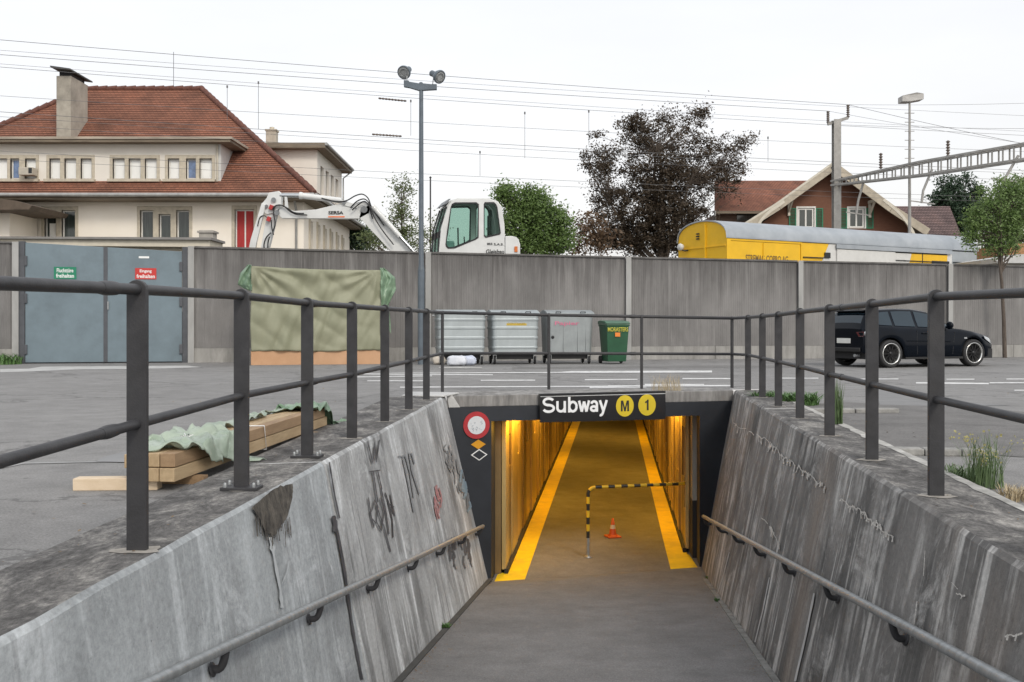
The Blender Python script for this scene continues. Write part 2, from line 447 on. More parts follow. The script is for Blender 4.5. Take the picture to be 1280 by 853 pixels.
# ---- ramp and tunnel floors
mb = MB()
N = 24
L = []; Rr = []
for i in range(N + 1):
    t = i / N
    yl = Y0 + (eLB.y - Y0) * t; yr = Y0 + (eRB.y - Y0) * t
    L.append(Vector((LB(yl) - 0.05, yl, max(rampz(yl), FL)))); Rr.append(Vector((RB(yr) + 0.05, yr, max(rampz(yr), FL))))
L[-1].z = FL; Rr[-1].z = FL
vs = L + Rr
mb.add(vs, [(i, N + 1 + i, N + 2 + i, i + 1) for i in range(N)])
struct(mb.build('ramp_floor', rampasph))
mb = MB()
TL = lambda Y: -1.466 + 0.101 * Y
TR = lambda Y: 1.087 + 0.101 * Y
a, b = eLB.copy(), eRB.copy(); a.z = b.z = FL
YE = 62
mb.add([a - PD * .1 + PN * .06, b + PD * .1 + PN * .06, Vector((TR(YE) + .2, YE, FL)), Vector((TL(YE) - .2, YE, FL))], [(0, 1, 2, 3)])
struct(mb.build('tunnel_floor', rampasph))
# dark sealed joint where the ramp meets each wall
for k, (fn, sgn) in enumerate(((LB, 1), (RB, -1))):
    mb = MB()
    e = eLB if k == 0 else eRB
    pts = [Vector((fn(y) + sgn * 0.035, y, rampz(y) + 0.004)) for y in [Y0 + (e.y - Y0) * i / 12 for i in range(13)]]
    for i in range(12): mb.bar(pts[i], pts[i + 1], 0.055, 0.016)
    struct(mb.build('ramp_edge_strip', mat('tar_joint', (0.05, 0.05, 0.048), .8, var=.3) if k == 0 else mat('gritty_edge', (0.2, 0.2, 0.19), .9, var=.4, scale=8)))

# ---- retaining walls (each a solid loft of cross-sections, split at its casting joints)
def wall_segment(name, side, t0, t1, parent, matf, matc):
    """t in 0..1 from the near end to the portal"""
    mb = MB(); uvs = []
    K = 14
    TI, B, TO, eT, eB, eO = (LTI, LB, LTO, eLT, eLB, eLO) if side < 0 else (RTI, RB, RTO, eRT, eRB, eRO)
    rows = []
    rr = random.Random(int(t0 * 100) + (5 if side > 0 else 0))
    for i in range(K + 1):
        t = t0 + (t1 - t0) * i / K
        yt = Y0 + (eT.y - Y0) * t; yb = Y0 + (eB.y - Y0) * t; yo = Y0 + (eO.y - Y0) * t
        top = Vector((TI(yt), yt, CAP)); base = Vector((B(yb), yb, max(rampz(yb), FL)))
        base2 = base + (base - top).normalized() * 0.12
        out = Vector((TO(yo) + side * 0.02, yo, CAP + 0.0))
        jit = rr.uniform(-0.006, 0.006)
        rows.append((base2, top + Vector((side * (0.012 + jit), 0, -0.0)) + (base - top).normalized() * (0.018 + abs(jit)), top + Vector((side * (0.03 + jit * 2), 0, 0)), out, Vector((out.x, out.y, -3.0)), Vector((base2.x + side * .3, base2.y, -3.0))))
    n = 6
    # the face gets extra rows so its texture shades evenly
    vs = []
    for r in rows: vs += list(r)
    fs = []; mi = []
    for i in range(K):
        for j in range(n):
            q = (i * n + j, i * n + (j + 1) % n, (i + 1) * n + (j + 1) % n, (i + 1) * n + j)
            if side > 0: q = tuple(reversed(q))
            fs.append(q); mi.append(1 if j == 2 else 0)
    mb.add(vs, fs); mb.mi = mi
    for e, rev in ((0, side > 0), (K * n, side < 0)):
        f = tuple(e + j for j in range(n)); mb.f.append(tuple(reversed(f)) if rev else f); mb.sm.append(False); mb.mi.append(0)
    for r in rows:
        h = (r[1] - r[0]).length
        for j, v in enumerate(r):
            uvs.append((v.y, {0: h, 1: 0.03, 2: 0.0, 3: -0.5, 4: 3, 5: 3.3}[j]))
    return mb.build(name, [matf, matc], parent, uvs=uvs)
lw = thing('retaining_wall', 'pale grey leaning concrete retaining wall with black scrawled tags, left side of the ramp', 'retaining wall', (-1.5, 3, 0))
rw = thing('retaining_wall', 'dark streaked leaning concrete retaining wall with white lime cracks, right side of the ramp', 'retaining wall', (2.0, 3, 0))
def joints(eT, ys): return [(y - Y0) / (eT.y - Y0) for y in ys]
g = 0.0006
js = [0] + joints(eLT, [0.4, 6.6]) + [1]
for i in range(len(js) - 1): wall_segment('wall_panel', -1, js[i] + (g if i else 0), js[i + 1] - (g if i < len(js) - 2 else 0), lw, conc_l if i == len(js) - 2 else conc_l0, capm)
js = [0] + joints(eRT, [3.45]) + [1]
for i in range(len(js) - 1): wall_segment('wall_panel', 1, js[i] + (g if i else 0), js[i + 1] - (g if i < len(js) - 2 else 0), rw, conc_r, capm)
def onwall(side, Y, f, off=0.004):
    """point on the sloping face: f = 0 at the coping, 1 at the ramp"""
    TI, B = (LTI, LB) if side < 0 else (RTI, RB)
    t = Vector((TI(Y), Y, CAP)); b = Vector((B(Y), Y, rampz(Y)))
    n = Vector((-side * (CAP - rampz(Y)), 0, (b - t).x * -side * -1)).normalized() if False else Vector((-side, 0, 0.25)).normalized()
    return t + (b - t) * f + n * off
def pxwall(side, px, py, off=0.004):
    """the point of the wall face seen through a photograph pixel (solved by marching)"""
    best = None
    lo, hi = 1.5, 14.0
    TI, B = (LTI, LB) if side < 0 else (RTI, RB)
    def g_(Y):
        x = (px - CX) / F * Y; z = EYE + (HOR - py) / F * Y
        f = (CAP - z) / (CAP - rampz(Y))
        return (x - (TI(Y) + (B(Y) - TI(Y)) * f)) * -side, f
    for _ in range(60):
        m = (lo + hi) / 2
        if g_(m)[0] > 0: lo = m
        else: hi = m
    return onwall(side, lo, g_(lo)[1], off)
# run-down dark patch, tags and lime cracks: thin pieces lying on the faces
graf = mat('black_marker_paint', (0.022, 0.022, 0.026), 0.6, col2=(0.10, 0.10, 0.11), scale=9)
grafr = mat('faded_red_spray', (0.36, 0.12, 0.12), 0.8, col2=(0.42, 0.26, 0.26), scale=12)
grafg = mat('faded_grey_spray', (0.17, 0.175, 0.18), 0.8, col2=(0.25, 0.26, 0.27), scale=14)
grafb = mat('faded_blue_spray', (0.16, 0.24, 0.30), 0.8, col2=(0.30, 0.36, 0.40), scale=16)
def stroke(mb, side, pxs, wpx, off=0.003, rough=False):
    pts = []
    for i in range(len(pxs) - 1):
        (x0, y0), (x1, y1) = pxs[i], pxs[i + 1]
        for k in range(4 if i < len(pxs) - 2 else 5): pts.append((x0 + (x1 - x0) * k / 4, y0 + (y1 - y0) * k / 4))
    vs = []
    for i, (x, y) in enumerate(pts):
        xa, ya = pts[max(i - 1, 0)]; xb, yb = pts[min(i + 1, len(pts) - 1)]
        dx, dy = xb - xa, yb - ya; L_ = math.hypot(dx, dy) or 1
        nx, ny = -dy / L_, dx / L_
        wv = wpx * (0.45 + 1.0 * abs(pnoise(Vector((i * .83, x0 * .1, y0 * .1)))) * 1.6) if rough else wpx * (0.75 + 0.5 * abs(math.sin(i * 1.7)))
        vs.append(pxwall(side, x + nx * wv / 2, y + ny * wv / 2, off)); vs.append(pxwall(side, x - nx * wv / 2, y - ny * wv / 2, off))
    mb.add(vs, [(2 * i, 2 * i + 1, 2 * i + 3, 2 * i + 2) for i in range(len(pts) - 1)])
T = MB()
for s_ in ([(459, 552), (466, 580), (468, 553), (470, 578), (474, 550)], [(461, 590), (475, 588)], [(466, 589), (468, 602), (472, 628)], [(472, 590), (477, 612)],
           [(460, 622), (464, 648), (470, 655)], [(464, 640), (468, 625), (472, 634), (470, 652), (476, 664), (480, 640), (475, 622)], [(476, 610), (482, 640), (486, 668)],
           [(484, 624), (490, 650), (491, 672)], [(487, 618), (493, 645), (488, 634)], [(470, 632), (480, 660), (488, 690)], [(481, 616), (486, 630), (492, 634)], [(462, 640), (467, 660)]):
    stroke(T, -1, s_, 1.3)
T.build('marker_tag', graf, lw)
T = MB()
for s_ in ([(497, 571), (506, 570)], [(503, 571), (509, 600), (517, 640)], [(506, 568), (512, 590), (517, 622)], [(511, 566), (515, 590), (524, 618)], [(514, 566), (518, 580)]):
    stroke(T, -1, s_, 1.6)
T.build('marker_tag', grafg, lw)
T = MB()
for k in range(10):
    cx_, cy_ = 548 + R.uniform(-3.5, 3.5), 629 + R.uniform(-16, 16)
    stroke(T, -1, [(cx_ - 2, cy_ - 9), (cx_ + R.uniform(-2, 3), cy_), (cx_ + 2, cy_ + 9)], 1.4)
T.build('marker_tag', grafr, lw)
T = MB()
for k in range(26):
    t = R.random(); cx_, cy_ = 557 + 28 * t + R.uniform(-4, 4), 565 + 62 * t + R.uniform(-9, 14)
    stroke(T, -1, [(cx_, cy_ - R.uniform(5, 12)), (cx_ + R.uniform(-3, 3), cy_), (cx_ + R.uniform(-1, 3), cy_ + R.uniform(4, 11))], R.uniform(0.8, 1.8))
T.build('marker_tag', grafg, lw)
T = MB()
for k in range(9):
    t = R.random(); cx_, cy_ = 577 + 10 * t, 592 + 45 * t + R.uniform(-4, 6)
    stroke(T, -1, [(cx_, cy_ - 6), (cx_ + R.uniform(-2, 3), cy_), (cx_ - 2, cy_ + 7)], 2.4, 0.0035)
T.build('marker_tag', grafb, lw)
T = MB()
for k in range(26):
    cx_ = R.choice([562, 565, 568, 577, 581, 585, 588]) + R.uniform(-1.5, 1.5); cy_ = 690 + R.uniform(-12, 14)
    stroke(T, -1, [(cx_ - 1, cy_ - 8), (cx_ + R.uniform(-2, 2), cy_), (cx_ + 1, cy_ + 8)], R.uniform(1.2, 2.0))
T.build('marker_tag', mat('dark_grey_spray', (0.07, 0.07, 0.075), .7, col2=(0.16, 0.16, 0.17), scale=15), lw)
# broken, soaked concrete under the coping
def blob(side, pts, off, name, m, parent):
    mb_ = MB(); v = []
    # resample the outline and roughen it
    out = []
    for i in range(len(pts)):
        a_, b_ = pts[i], pts[(i + 1) % len(pts)]
        for k in range(5):
            t = k / 5; out.append((a_[0] + (b_[0] - a_[0]) * t + R.uniform(-.7, .7), a_[1] + (b_[1] - a_[1]) * t + R.uniform(-1.3, 1.3)))
    v = [pxwall(side, x, y, off) for x, y in out]
    tri = tessellate_polygon([v]); 
    fs_ = []
    for t in tri:
        nn = (v[t[1]] - v[t[0]]).cross(v[t[2]] - v[t[0]])
        fs_.append(t if nn.x * -side > 0 else (t[0], t[2], t[1]))
    mb_.add(v, fs_)
    return mb_.build(name, m, parent)
blob(-1, [(314, 635), (330, 620), (350, 608), (365, 606), (365, 622), (361, 640), (356, 650), (352, 655), (347, 662), (343, 670), (338, 668), (330, 664), (325, 650)], 0.004, 'wet_stain',
     mat('wet_broken_concrete', (0.022, 0.020, 0.018), .9, col2=(0.13, 0.115, 0.095), scale=17, stretch=(1, 1.2, .7), bump=1.0, bscale=45), lw)
T = MB()
for k in range(34):
    x_ = R.uniform(318, 363); y_ = 652 + R.uniform(-6, 12) - abs(x_ - 342) * .6; stroke(T, -1, [(x_, y_), (x_ + R.uniform(0, 2), y_ + R.uniform(8, 16)), (x_ + R.uniform(1, 3), y_ + R.uniform(16, 30))], R.uniform(.6, 1.8), .0042, True)
T.build('drip_stain', mat('wet_broken_concrete', (.05, .05, .05), .9), lw)
T = MB()
stroke(T, -1, [(337, 672), (341, 690), (345, 712), (350, 738), (352, 760)], 4.5, .0025, True); stroke(T, -1, [(352, 730), (358, 716), (361, 702)], 1.2, .003, True)
T.build('lime_run', mat('pale_blue_lime', (.38, .40, .41), .9, col2=(.47, .49, .50), scale=8), lw)
T = MB()
stroke(T, -1, [(411, 578), (418, 620), (424, 648)], 1.8); stroke(T, -1, [(417, 650), (422, 668), (430, 712), (441, 790), (452, 850)], 3.2)
stroke(T, -1, [(416, 645), (419, 655), (418, 665)], 5)
T.build('crack', graf, lw)
limem = mat('white_lime_crust', (0.42, 0.39, 0.35), 0.95, col2=(0.66, 0.64, 0.60), scale=30, bump=0.8, bscale=80)
def limecrack(p0, p1, amp, wpx, n, hang=0.5):
    mb_ = MB(); pts = []
    for i in range(n + 1):
        t = i / n; pts.append((p0[0] + (p1[0] - p0[0]) * t, p0[1] + (p1[1] - p0[1]) * t + R.uniform(-amp, amp)))
    i = 0
    while i < len(pts) - 1:
        k = min(len(pts) - 1, i + R.randint(2, 6)); stroke(mb_, 1, pts[i:k + 1], wpx * R.uniform(.7, 1.5), 0.003, True); i = k + (1 if R.random() < .25 else 0)
    for q in pts:
        if R.random() < hang:
            for _ in range(R.randint(1, 3)): stroke(mb_, 1, [(q[0] + R.uniform(-1.5, 1.5), q[1] - R.uniform(0, 2)), (q[0] - 1.0 + R.uniform(-1, 1), q[1] + R.uniform(2, 8))], wpx * R.uniform(.4, 1.1), 0.0035, True)
    mb_.build('lime_crack', limem, rw)
limecrack((917, 530), (962, 552), 2.2, 1.0, 14); limecrack((962, 556), (1031, 610), 3.5, 1.3, 26, .7)
limecrack((1050, 625), (1080, 640), 2.5, 1.2, 12); limecrack((1080, 642), (1116, 672), 3.5, 1.6, 16, .8)
limecrack((952, 646), (964, 662), 2, 1.0, 6); limecrack((964, 660), (975, 682), 2, 1.3, 7)
limecrack((1157, 590 + 98), (1155, 720), 1, 1.2, 6, 0); limecrack((1147, 752), (1143, 782), 1, 1.2, 6, 0)
limecrack((1190, 728), (1198, 738), 1, 1, 3, 0); limecrack((1196, 741), (1207, 746), 2, 1.6, 5, .2)
limecrack((1257, 795), (1279, 793), 2, 2.2, 6, .3)
for (x0, y0, x1, y1, wv) in ((1018, 742, 994, 852, 2.4), (962, 722, 944, 803, 1.4), (912, 690, 896, 745, 1.3)):
    mb_ = MB(); stroke(mb_, 1, [(x0, y0), ((x0 + x1) / 2 + 1, (y0 + y1) / 2), (x1, y1)], wv, .0025)
    mb_.build('lime_run', mat('thin_lime_run', (0.34, 0.335, 0.325), .9, col2=(0.52, .51, .50), scale=8), rw)
# pale mortar round the near side of each post foot and rough pale edge of the right coping
# ---- portal: concrete beam, black steel portal, reveal
pt = thing('subway_portal', 'black painted portal frame under a grey concrete beam, mouth of the pedestrian underpass', 'portal', (1.1, 13.2, FL))
def pp(x, z, off=0.0):      # a point on the portal plane by its x
    return Vector((x, 13.03 + 0.2837 * x, z)) + PN * off
mb = MB()
mb.prism([pp(eLT.x + .0, -.10), pp(eRT.x - .0, -.10), pp(eRT.x, CAP - .004), pp(eLT.x, CAP - .004)], AX * beam_back)
mb.build('concrete_beam', beamc, pt, bevel=.008)
mb = MB()
OL, OR_ = -.27, 2.576
mb.prism([pp(eLB.x - .02, FL - .05, .012), pp(OL, FL - .05, .012), pp(OL, -.29, .012), pp(OR_, -.29, .012), pp(OR_, FL - .05, .012), pp(eRB.x + .02, FL - .05, .012),
          pp(eRT.x, -.10, .012), pp(eLT.x, -.10, .012)], AX * 0.45)
mb.build('portal_frame', black, pt, bevel=.004)
mb = MB()                    # inner jambs, set back and a little narrower
q = lambda Y: Vector((TL(Y), Y, 0))
a = pp(OL, 0, 0) + AX * .462
mb.prism([Vector((a.x - .3, a.y + .0, FL - .02)), Vector((TL(a.y) + .01, a.y + .08, FL - .02)), Vector((TL(a.y) + .01, a.y + .08, -.22)), Vector((a.x - .3, a.y, -.22))], AX * .12)
mb.build('inner_jamb', mat('brown_jamb', (.035, .032, .03), .5, var=.3), pt)
b = pp(OR_, 0, 0) + AX * .465
for z0, z1, m_, nm_ in ((FL - .02, -1.55, mat('dark_jamb', (.035, .033, .032), .5), 'inner_jamb'), (-1.549, -.22, mat('beige_plate', (.42, .39, .34), .45, .1, var=.2, stretch=(1, 1, .3)), 'metal_plate')):
    mb = MB(); mb.prism([Vector((TR(b.y + .5), b.y + .05, z0)), Vector((b.x + .3, b.y + .12, z0)), Vector((b.x + .3, b.y + .12, z1)), Vector((TR(b.y + .5), b.y + .05, z1))], AX * .5)
    mb.build(nm_, m_, pt)
# round sign, and two diamonds under it, on the left of the portal face
def face_px(px, py, off):
    r = (px - CX) / F; Y = 13.03 / (1 - 0.2837 * r); return P(px, py, Y) + PN * off
sg = thing('prohibition_sign', 'round red-rimmed white disc sign with scribbles, on the black portal left of the opening', 'sign', face_px(595, 531, 0))
c_ = face_px(595, 531.5, .03)
mb = MB(); mb.lathe([(0, 0), (.175, 0), (.175, .012), (0, .012)], face_px(595, 531.5, .018), PN, 36, False); mb.build('backing', mat('sign_red', (.42, .028, .035), .45, dirt=.3), sg)
mb = MB(); mb.disc(face_px(595, 531.5, .033), PD, (0, 0, 1), .117, n=36); mb.build('white_field', mat('sign_white', (.62, .64, .66), .5, dirt=.3, dirtcol=(.35, .38, .42)), sg)
T = MB(); rr = random.Random(4)
for k in range(16):
    u, v = rr.uniform(-.075, .075), rr.uniform(-.075, .075)
    p_ = face_px(595, 531.5, .035) + PD * u + Vector((0, 0, v)); T.bar(p_, p_ + PD * rr.uniform(-.025, .025) + Vector((0, 0, rr.uniform(-.025, .025))), .004, .004)
T.build('scribble', mat('blue_grey_ink', (.2, .24, .28), .6), sg)['kind'] = 'stuff'
for (px, py, lab, ylw) in ((597.5, 555.5, 'small solid orange diamond plate directly under the round red sign', True), (598.5, 568.5, 'small black diamond plate with white outline, lowest plate under the round red sign', False)):
    dg_ = thing('diamond_sign', lab, 'sign', face_px(px, py, 0))
    hw, hh = (.098, .062) if ylw else (.11, .075)
    def dia(k, off): return [face_px(px, py, off) + PD * (k * hw), face_px(px, py, off) + Vector((0, 0, k * hh)), face_px(px, py, off) - PD * (k * hw), face_px(px, py, off) - Vector((0, 0, k * hh))]
    mb = MB(); mb.prism(dia(1, .014), PN * .008); mb.build('plate', mat('sign_orange', (.62, .28, .01), .5) if ylw else whitep, dg_)
    if not ylw: mb = MB(); mb.prism(dia(.80, .0225), PN * .003); mb.build('dark_field', black, dg_)
# Subway sign
ss = thing('subway_sign', 'black Subway signboard with two yellow discs lettered M and 1, hung over the tunnel mouth', 'sign', pp(1.15, -.1))
xa, xb = .336, 2.047
mb = MB(); mb.prism([pp(xa, -.315, .03), pp(xb, -.318, .03), pp(xb, .066, .03), pp(xa, .058, .03)], PN * .075); mb.build('board', mat('sign_black', (.012, .012, .014), .35, var=.3, coat=.2), ss, bevel=.004)
mb = MB(); mb.bar(pp(xa + .005, .022, .107), pp(xb - .005, .030, .107), .003, .008); mb.build('white_line', mat('sign_line', (.55, .56, .56), .5), ss)
tw = mat('sign_letter_white', (.80, .81, .82), .45, var=.04)
_ci = [0]
def grot(name, glyphs, org_, U, w_, par, m, off):
    """constant-width sans letters: each stroke a strip a hair above the last"""
    gl = MB(); U = Vector(U); Nn = U.cross(Vector((0, 0, 1)))
    for st in glyphs:
        closed = st[0] == st[-1] and len(st) > 3; n = len(st); vs = []
        for i, (x, y) in enumerate(st):
            if closed: p0, p1 = st[(i - 1) % (n - 1)], st[(i + 1) % (n - 1)]
            else: p0, p1 = st[max(i - 1, 0)], st[min(i + 1, n - 1)]
            dx, dy = p1[0] - p0[0], p1[1] - p0[1]; l = math.hypot(dx, dy) or 1
            for sg in (1, -1):
                X, Y = x - sg * dy / l * w_ / 2, y + sg * dx / l * w_ / 2
                vs.append(Vector(org_) + U * X + Vector((0, 0, Y)) + Nn * (off + _ci[0] * .0002))
        _ci[0] = (_ci[0] + 1) % 8
        gl.add(vs, [(2 * i, 2 * i + 1, 2 * i + 3, 2 * i + 2) for i in range(n - 1)])
    return gl.build(name, m, par)
def arc(cx, cy, rx, ry, a0, a1, n=12): return [(cx + rx * math.cos(math.radians(a0 + (a1 - a0) * i / n)), cy + ry * math.sin(math.radians(a0 + (a1 - a0) * i / n))) for i in range(n + 1)]
H_, xh = .205, .152; sw = .034; o = [0]
def seg_S(x):  # x = left edge
    cx = x + .075; t = H_ - sw / 2; b = sw / 2; md = H_ / 2; r = (t - md) / 2
    return [arc(cx, md + r, .058, r, 25, 180, 12)[:] + arc(cx, md + r, .058, r, 180, 262, 6)[1:] + arc(cx, md - r, .062, r, 82, 0, 6) + arc(cx, md - r, .062, r, 0, -160, 12)[1:]]
h2 = sw / 2
letters = [
    (seg_S(0)),
    ([[(.180, xh), (.180, .06)] + arc(.222, .06, .042, .060 - h2, 180, 360, 10) , [(.268, xh), (.268, 0)]]),
    ([[(.322, H_), (.322, 0)], arc(.366, xh / 2, .044, xh / 2 - h2 + .003, 0, 360, 22)]),
    ([[(.440, xh), (.472, .008)], [(.472, .004), (.501, xh - .012)], [(.501, xh - .012), (.530, .004)], [(.530, .008), (.562, xh)]]),
    ([arc(.618, .043, .033, .043 - h2 + .003, 0, 360, 18), [(.590, xh - .045)] + arc(.624, xh - .052, .034, .038, 150, 0, 9) + [(.658, .0)]]),
    ([[(.694, xh), (.735, .014)], [(.778, xh), (.728, -.025), (.716, -.042), (.702, -.046), (.692, -.043)]])]
for st in letters:
    k_ = .915 / .795
    grot('lettering', [[(x * k_, y) for x, y in q_] for q_ in st], pp(.366, -.193, .1055), PD, sw, ss, tw, .002)
disc_y = mat('sign_yellow', (.62, .47, .02), .5, var=.08)
for (px, py, ch) in ((777.3, 506.8, 'M'), (804.8, 505.6, '1')):
    r_ = (px - CX) / F; Y_ = 13.03 / (1 - .2837 * r_); c_ = P(px, py, Y_) + PN * .107
    mb = MB(); mb.disc(c_ + PN * .001, PD, (0, 0, 1), .127, n=40, rv=1.13); dk = mb.build('line_disc', disc_y, ss)
    gl = MB(); hv = .072
    Q = lambda x, y: c_ + PD * x + Vector((0, 0, y)) + PN * .0035
    if ch == 'M': gl.prism([Q(-.058, -hv), Q(-.034, -hv), Q(-.034, hv * .45), Q(-.010, -hv), Q(.010, -hv), Q(.034, hv * .45), Q(.034, -hv), Q(.058, -hv), Q(.058, hv), Q(.026, hv), Q(0, -hv * .35), Q(-.026, hv), Q(-.058, hv)], -PN * .002)
    else: gl.prism([Q(-.004, -hv), Q(.022, -hv), Q(.022, hv), Q(.004, hv), Q(-.010, hv * .72), Q(-.030, hv * .62), Q(-.030, hv * .36), Q(-.004, hv * .42)], -PN * .002)
    gl.build('lettering', mat('sign_letter_black', (.02, .02, .018), .5), dk)

# ---- tunnel: walls with ribbed cladding, ceiling, strips, lamps
gold = mat('amber_enamel_cladding', (.52, .38, .16), .36, .15, var=.35, scale=2.2, stretch=(1, 1, .22), bump=.1, bscale=12, dirt=.7, dirtcol=(.13, .075, .03))
goldd = mat('dark_amber_cladding', (.24, .16, .07), .35, .2, var=.35, scale=2.2, stretch=(1, 1, .3), dirt=.5, dirtcol=(.04, .03, .02))
def tunnel_wall(side):
    fn = TL if side < 0 else TR
    w_ = thing('tunnel_wall', ('ribbed amber-lit tunnel wall with small porthole panels, left of the walkway' if side < 0 else 'amber-lit tunnel wall with raised window-frame panels, right of the walkway'), 'tunnel wall', (fn(20), 20, FL))
    ys = 13.35 if side < 0 else 14.6
    mb = MB(); mb.prism([Vector((fn(ys) + side * .03, ys, FL - .02)), Vector((fn(YE) + side * .03, YE, FL - .02)), Vector((fn(YE) + side * .03, YE, -.2)), Vector((fn(ys) + side * .03, ys, -.2))], Vector((side * .3, 0, 0)))
    mb.build('backing_wall', goldd, w_)
    y = ys; i = 0; rr = random.Random(3 if side < 0 else 8)
    inn = Vector((-side, .101 * side, 0)).normalized()
    while y < 40:
        wd = rr.choice([.30, .42, .36, .55])
        y1 = y + wd
        d = rr.uniform(.012, .05)
        mb = MB()
        a_, b_ = Vector((fn(y + .012), y + .012, FL + .06)), Vector((fn(y1 - .012), y1 - .012, FL + .06))
        h = Vector((0, 0, 2.0))
        outl = [a_ + inn * d, b_ + inn * d, b_ + inn * d + h, a_ + inn * d + h]
        holes = []
        if side > 0 and wd > .33:
            e = .07; u = (b_ - a_).normalized()
            for (z0, z1) in ((.95, 1.72),) if i % 2 else ((.55, 1.75),):
                holes.append([a_ + u * e + inn * d + Vector((0, 0, z0)), b_ - u * e + inn * d + Vector((0, 0, z0)), b_ - u * e + inn * d + Vector((0, 0, z1)), a_ + u * e + inn * d + Vector((0, 0, z1))])
        elif side < 0 and i % 3 == 1:
            e = .09; u = (b_ - a_).normalized()
            holes.append([a_ + u * e + inn * d + Vector((0, 0, 1.3)), b_ - u * e + inn * d + Vector((0, 0, 1.3)), b_ - u * e + inn * d + Vector((0, 0, 1.75)), a_ + u * e + inn * d + Vector((0, 0, 1.75))])
        mb.prism(outl, -inn * (d + .02), holes)
        mb.build('cladding_panel', gold if (i * 7) % 5 != 2 else goldd, w_)
        y = y1; i += 1
    mb = MB(); mb.bar(Vector((fn(ys), ys, FL + .035)) + inn * .04, Vector((fn(YE), YE, FL + .035)) + inn * .04, .05, .07); mb.build('skirting', dark, w_)
    return w_
twl = tunnel_wall(-1); twr = tunnel_wall(1)
mb = MB()
c0, c1 = pp(OL - .3, -.28, -.44), pp(OR_ + .3, -.28, -.44)
mb.prism([c0, c1, Vector((TR(YE) + .3, YE, -.28)), Vector((TL(YE) - .3, YE, -.28))], Vector((0, 0, .12)))
struct(mb.build('tunnel_ceiling', mat('tunnel_ceiling_concrete', (.28, .25, .2), .8, var=.25, bump=.2)))
mb = MB(); mb.box(((TL(YE) + TR(YE)) / 2, YE + .1, -1.3), (4, .2, 2.6)); struct(mb.build('tunnel_end_wall', goldd))
# yellow strips on the tunnel floor
for side, nm in ((-1, 'l'), (1, 'r')):
    mb = MB()
    z = FL + .004
    if side < 0:
        a0, a1 = G(617.5, 728.5, z), G(655, 728, z)
        b0 = Vector((TL(13.35) + .005, 13.42, z)); inner = lambda Y: .151 + .1025 * (Y - 12.93)
        pts = [a0, a1] + [Vector((inner(y), y, z)) for y in (16, 20, 26, 34, 45, 60)] + [Vector((TL(y) + .01, y, z)) for y in (60, 45, 34, 26, 20, 16)] + [b0, Vector((a0.x + .04, 13.3, z))]
    else:
        a0, a1 = G(838.5, 712.5, z), G(873, 711, z)
        pts = [a1, Vector((a1.x + .02, 14.45, z)), Vector((TR(14.5) - .01, 14.5, z))] + [Vector((TR(y) - .01, y, z)) for y in (20, 30, 45, 60)] + [Vector((2.150 + .1005 * (y - 13.6), y, z)) for y in (60, 45, 30, 20, 16)] + [a0]
        pts = list(reversed(pts))
        pts = list(reversed(pts))
    mb.prism(pts, Vector((0, 0, .002)))
    struct(mb.build('floor_stripe', yelp))
# tunnel lamps: amber tubes in the ceiling angle
amber = (1.0, 0.53, 0.06)
def tunnel_lamp(y, side, power, ordn):
    fn = TL if side < 0 else TR
    x = fn(y) - side * .20
    t = thing('tunnel_lamp', 'amber tube lamp in the %s ceiling corner of the tunnel, %s from the portal' % ('left' if side < 0 else 'right', ordn), 'lamp', (x, y, -.34), 'amber tube lamps along the tunnel ceiling')
    mb = MB(); mb.bar((x - .05, y - .6, -.30), (x + .07, y + .6, -.30), .12, .035); mb.build('lamp_housing', mat('lamp_housing', (.3, .3, .28), .5), t)
    mb = MB(); mb.tube([(x - .05, y - .56, -.335), (x + .065, y + .56, -.335)], .016, 8); mb.build('tube', mat('amber_tube', (1, .7, .3), .5, emit=(1.0, .62, .16), estr=9.0), t)
    la = bpy.data.lights.new('lamp_light', 'AREA'); la.shape = 'RECTANGLE'; la.size = .1; la.size_y = 2.4; la.energy = power; la.color = amber
    lo = bpy.data.objects.new('lamp_light', la); C.objects.link(lo); lo.parent = t; lo.location = (0, 0, -.03); lo.rotation_euler = (0, math.radians(18 * -side), math.radians(-5.8))
for i, y in enumerate((14.4, 19.0, 24.5, 30.5, 37.0, 44.0)):
    tunnel_lamp(y, -1, (38, 40, 38, 32, 26, 20)[i], ('first', 'second', 'third', 'fourth', 'fifth', 'sixth')[i])
for i, y in enumerate((16.8, 22.0, 29.0)):
    tunnel_lamp(y, 1, (42, 42, 34)[i], ('first', 'second', 'third')[i])
# hoop barrier, cone, reddish floor stain
hb = thing('hoop_barrier', 'yellow and black striped tube barrier arm across the right half of the tunnel mouth', 'barrier', G(735, 696, FL))
b0 = G(735, 697, FL); zt = EYE + (HOR - 609.5) / F * b0.y
endp = Vector((2.56, b0.y + .35, zt)); 
cr = .10
path = [Vector((b0.x, b0.y, FL)), Vector((b0.x, b0.y, zt - cr))]
dirx = (Vector((endp.x, endp.y, 0)) - Vector((b0.x, b0.y, 0))).normalized()
for k in range(1, 7):
    a_ = k / 6 * math.pi / 2; path.append(Vector((b0.x, b0.y, zt - cr)) + dirx * (cr * (1 - math.cos(a_))) + Vector((0, 0, cr * math.sin(a_))))
path.append(endp)
def resample(path, step):
    out = [path[0].copy()]; cuts = []
    L_ = 0
    seg = [(path[i], path[i + 1]) for i in range(len(path) - 1)]
    tot = sum((b - a).length for a, b in seg)
    return tot
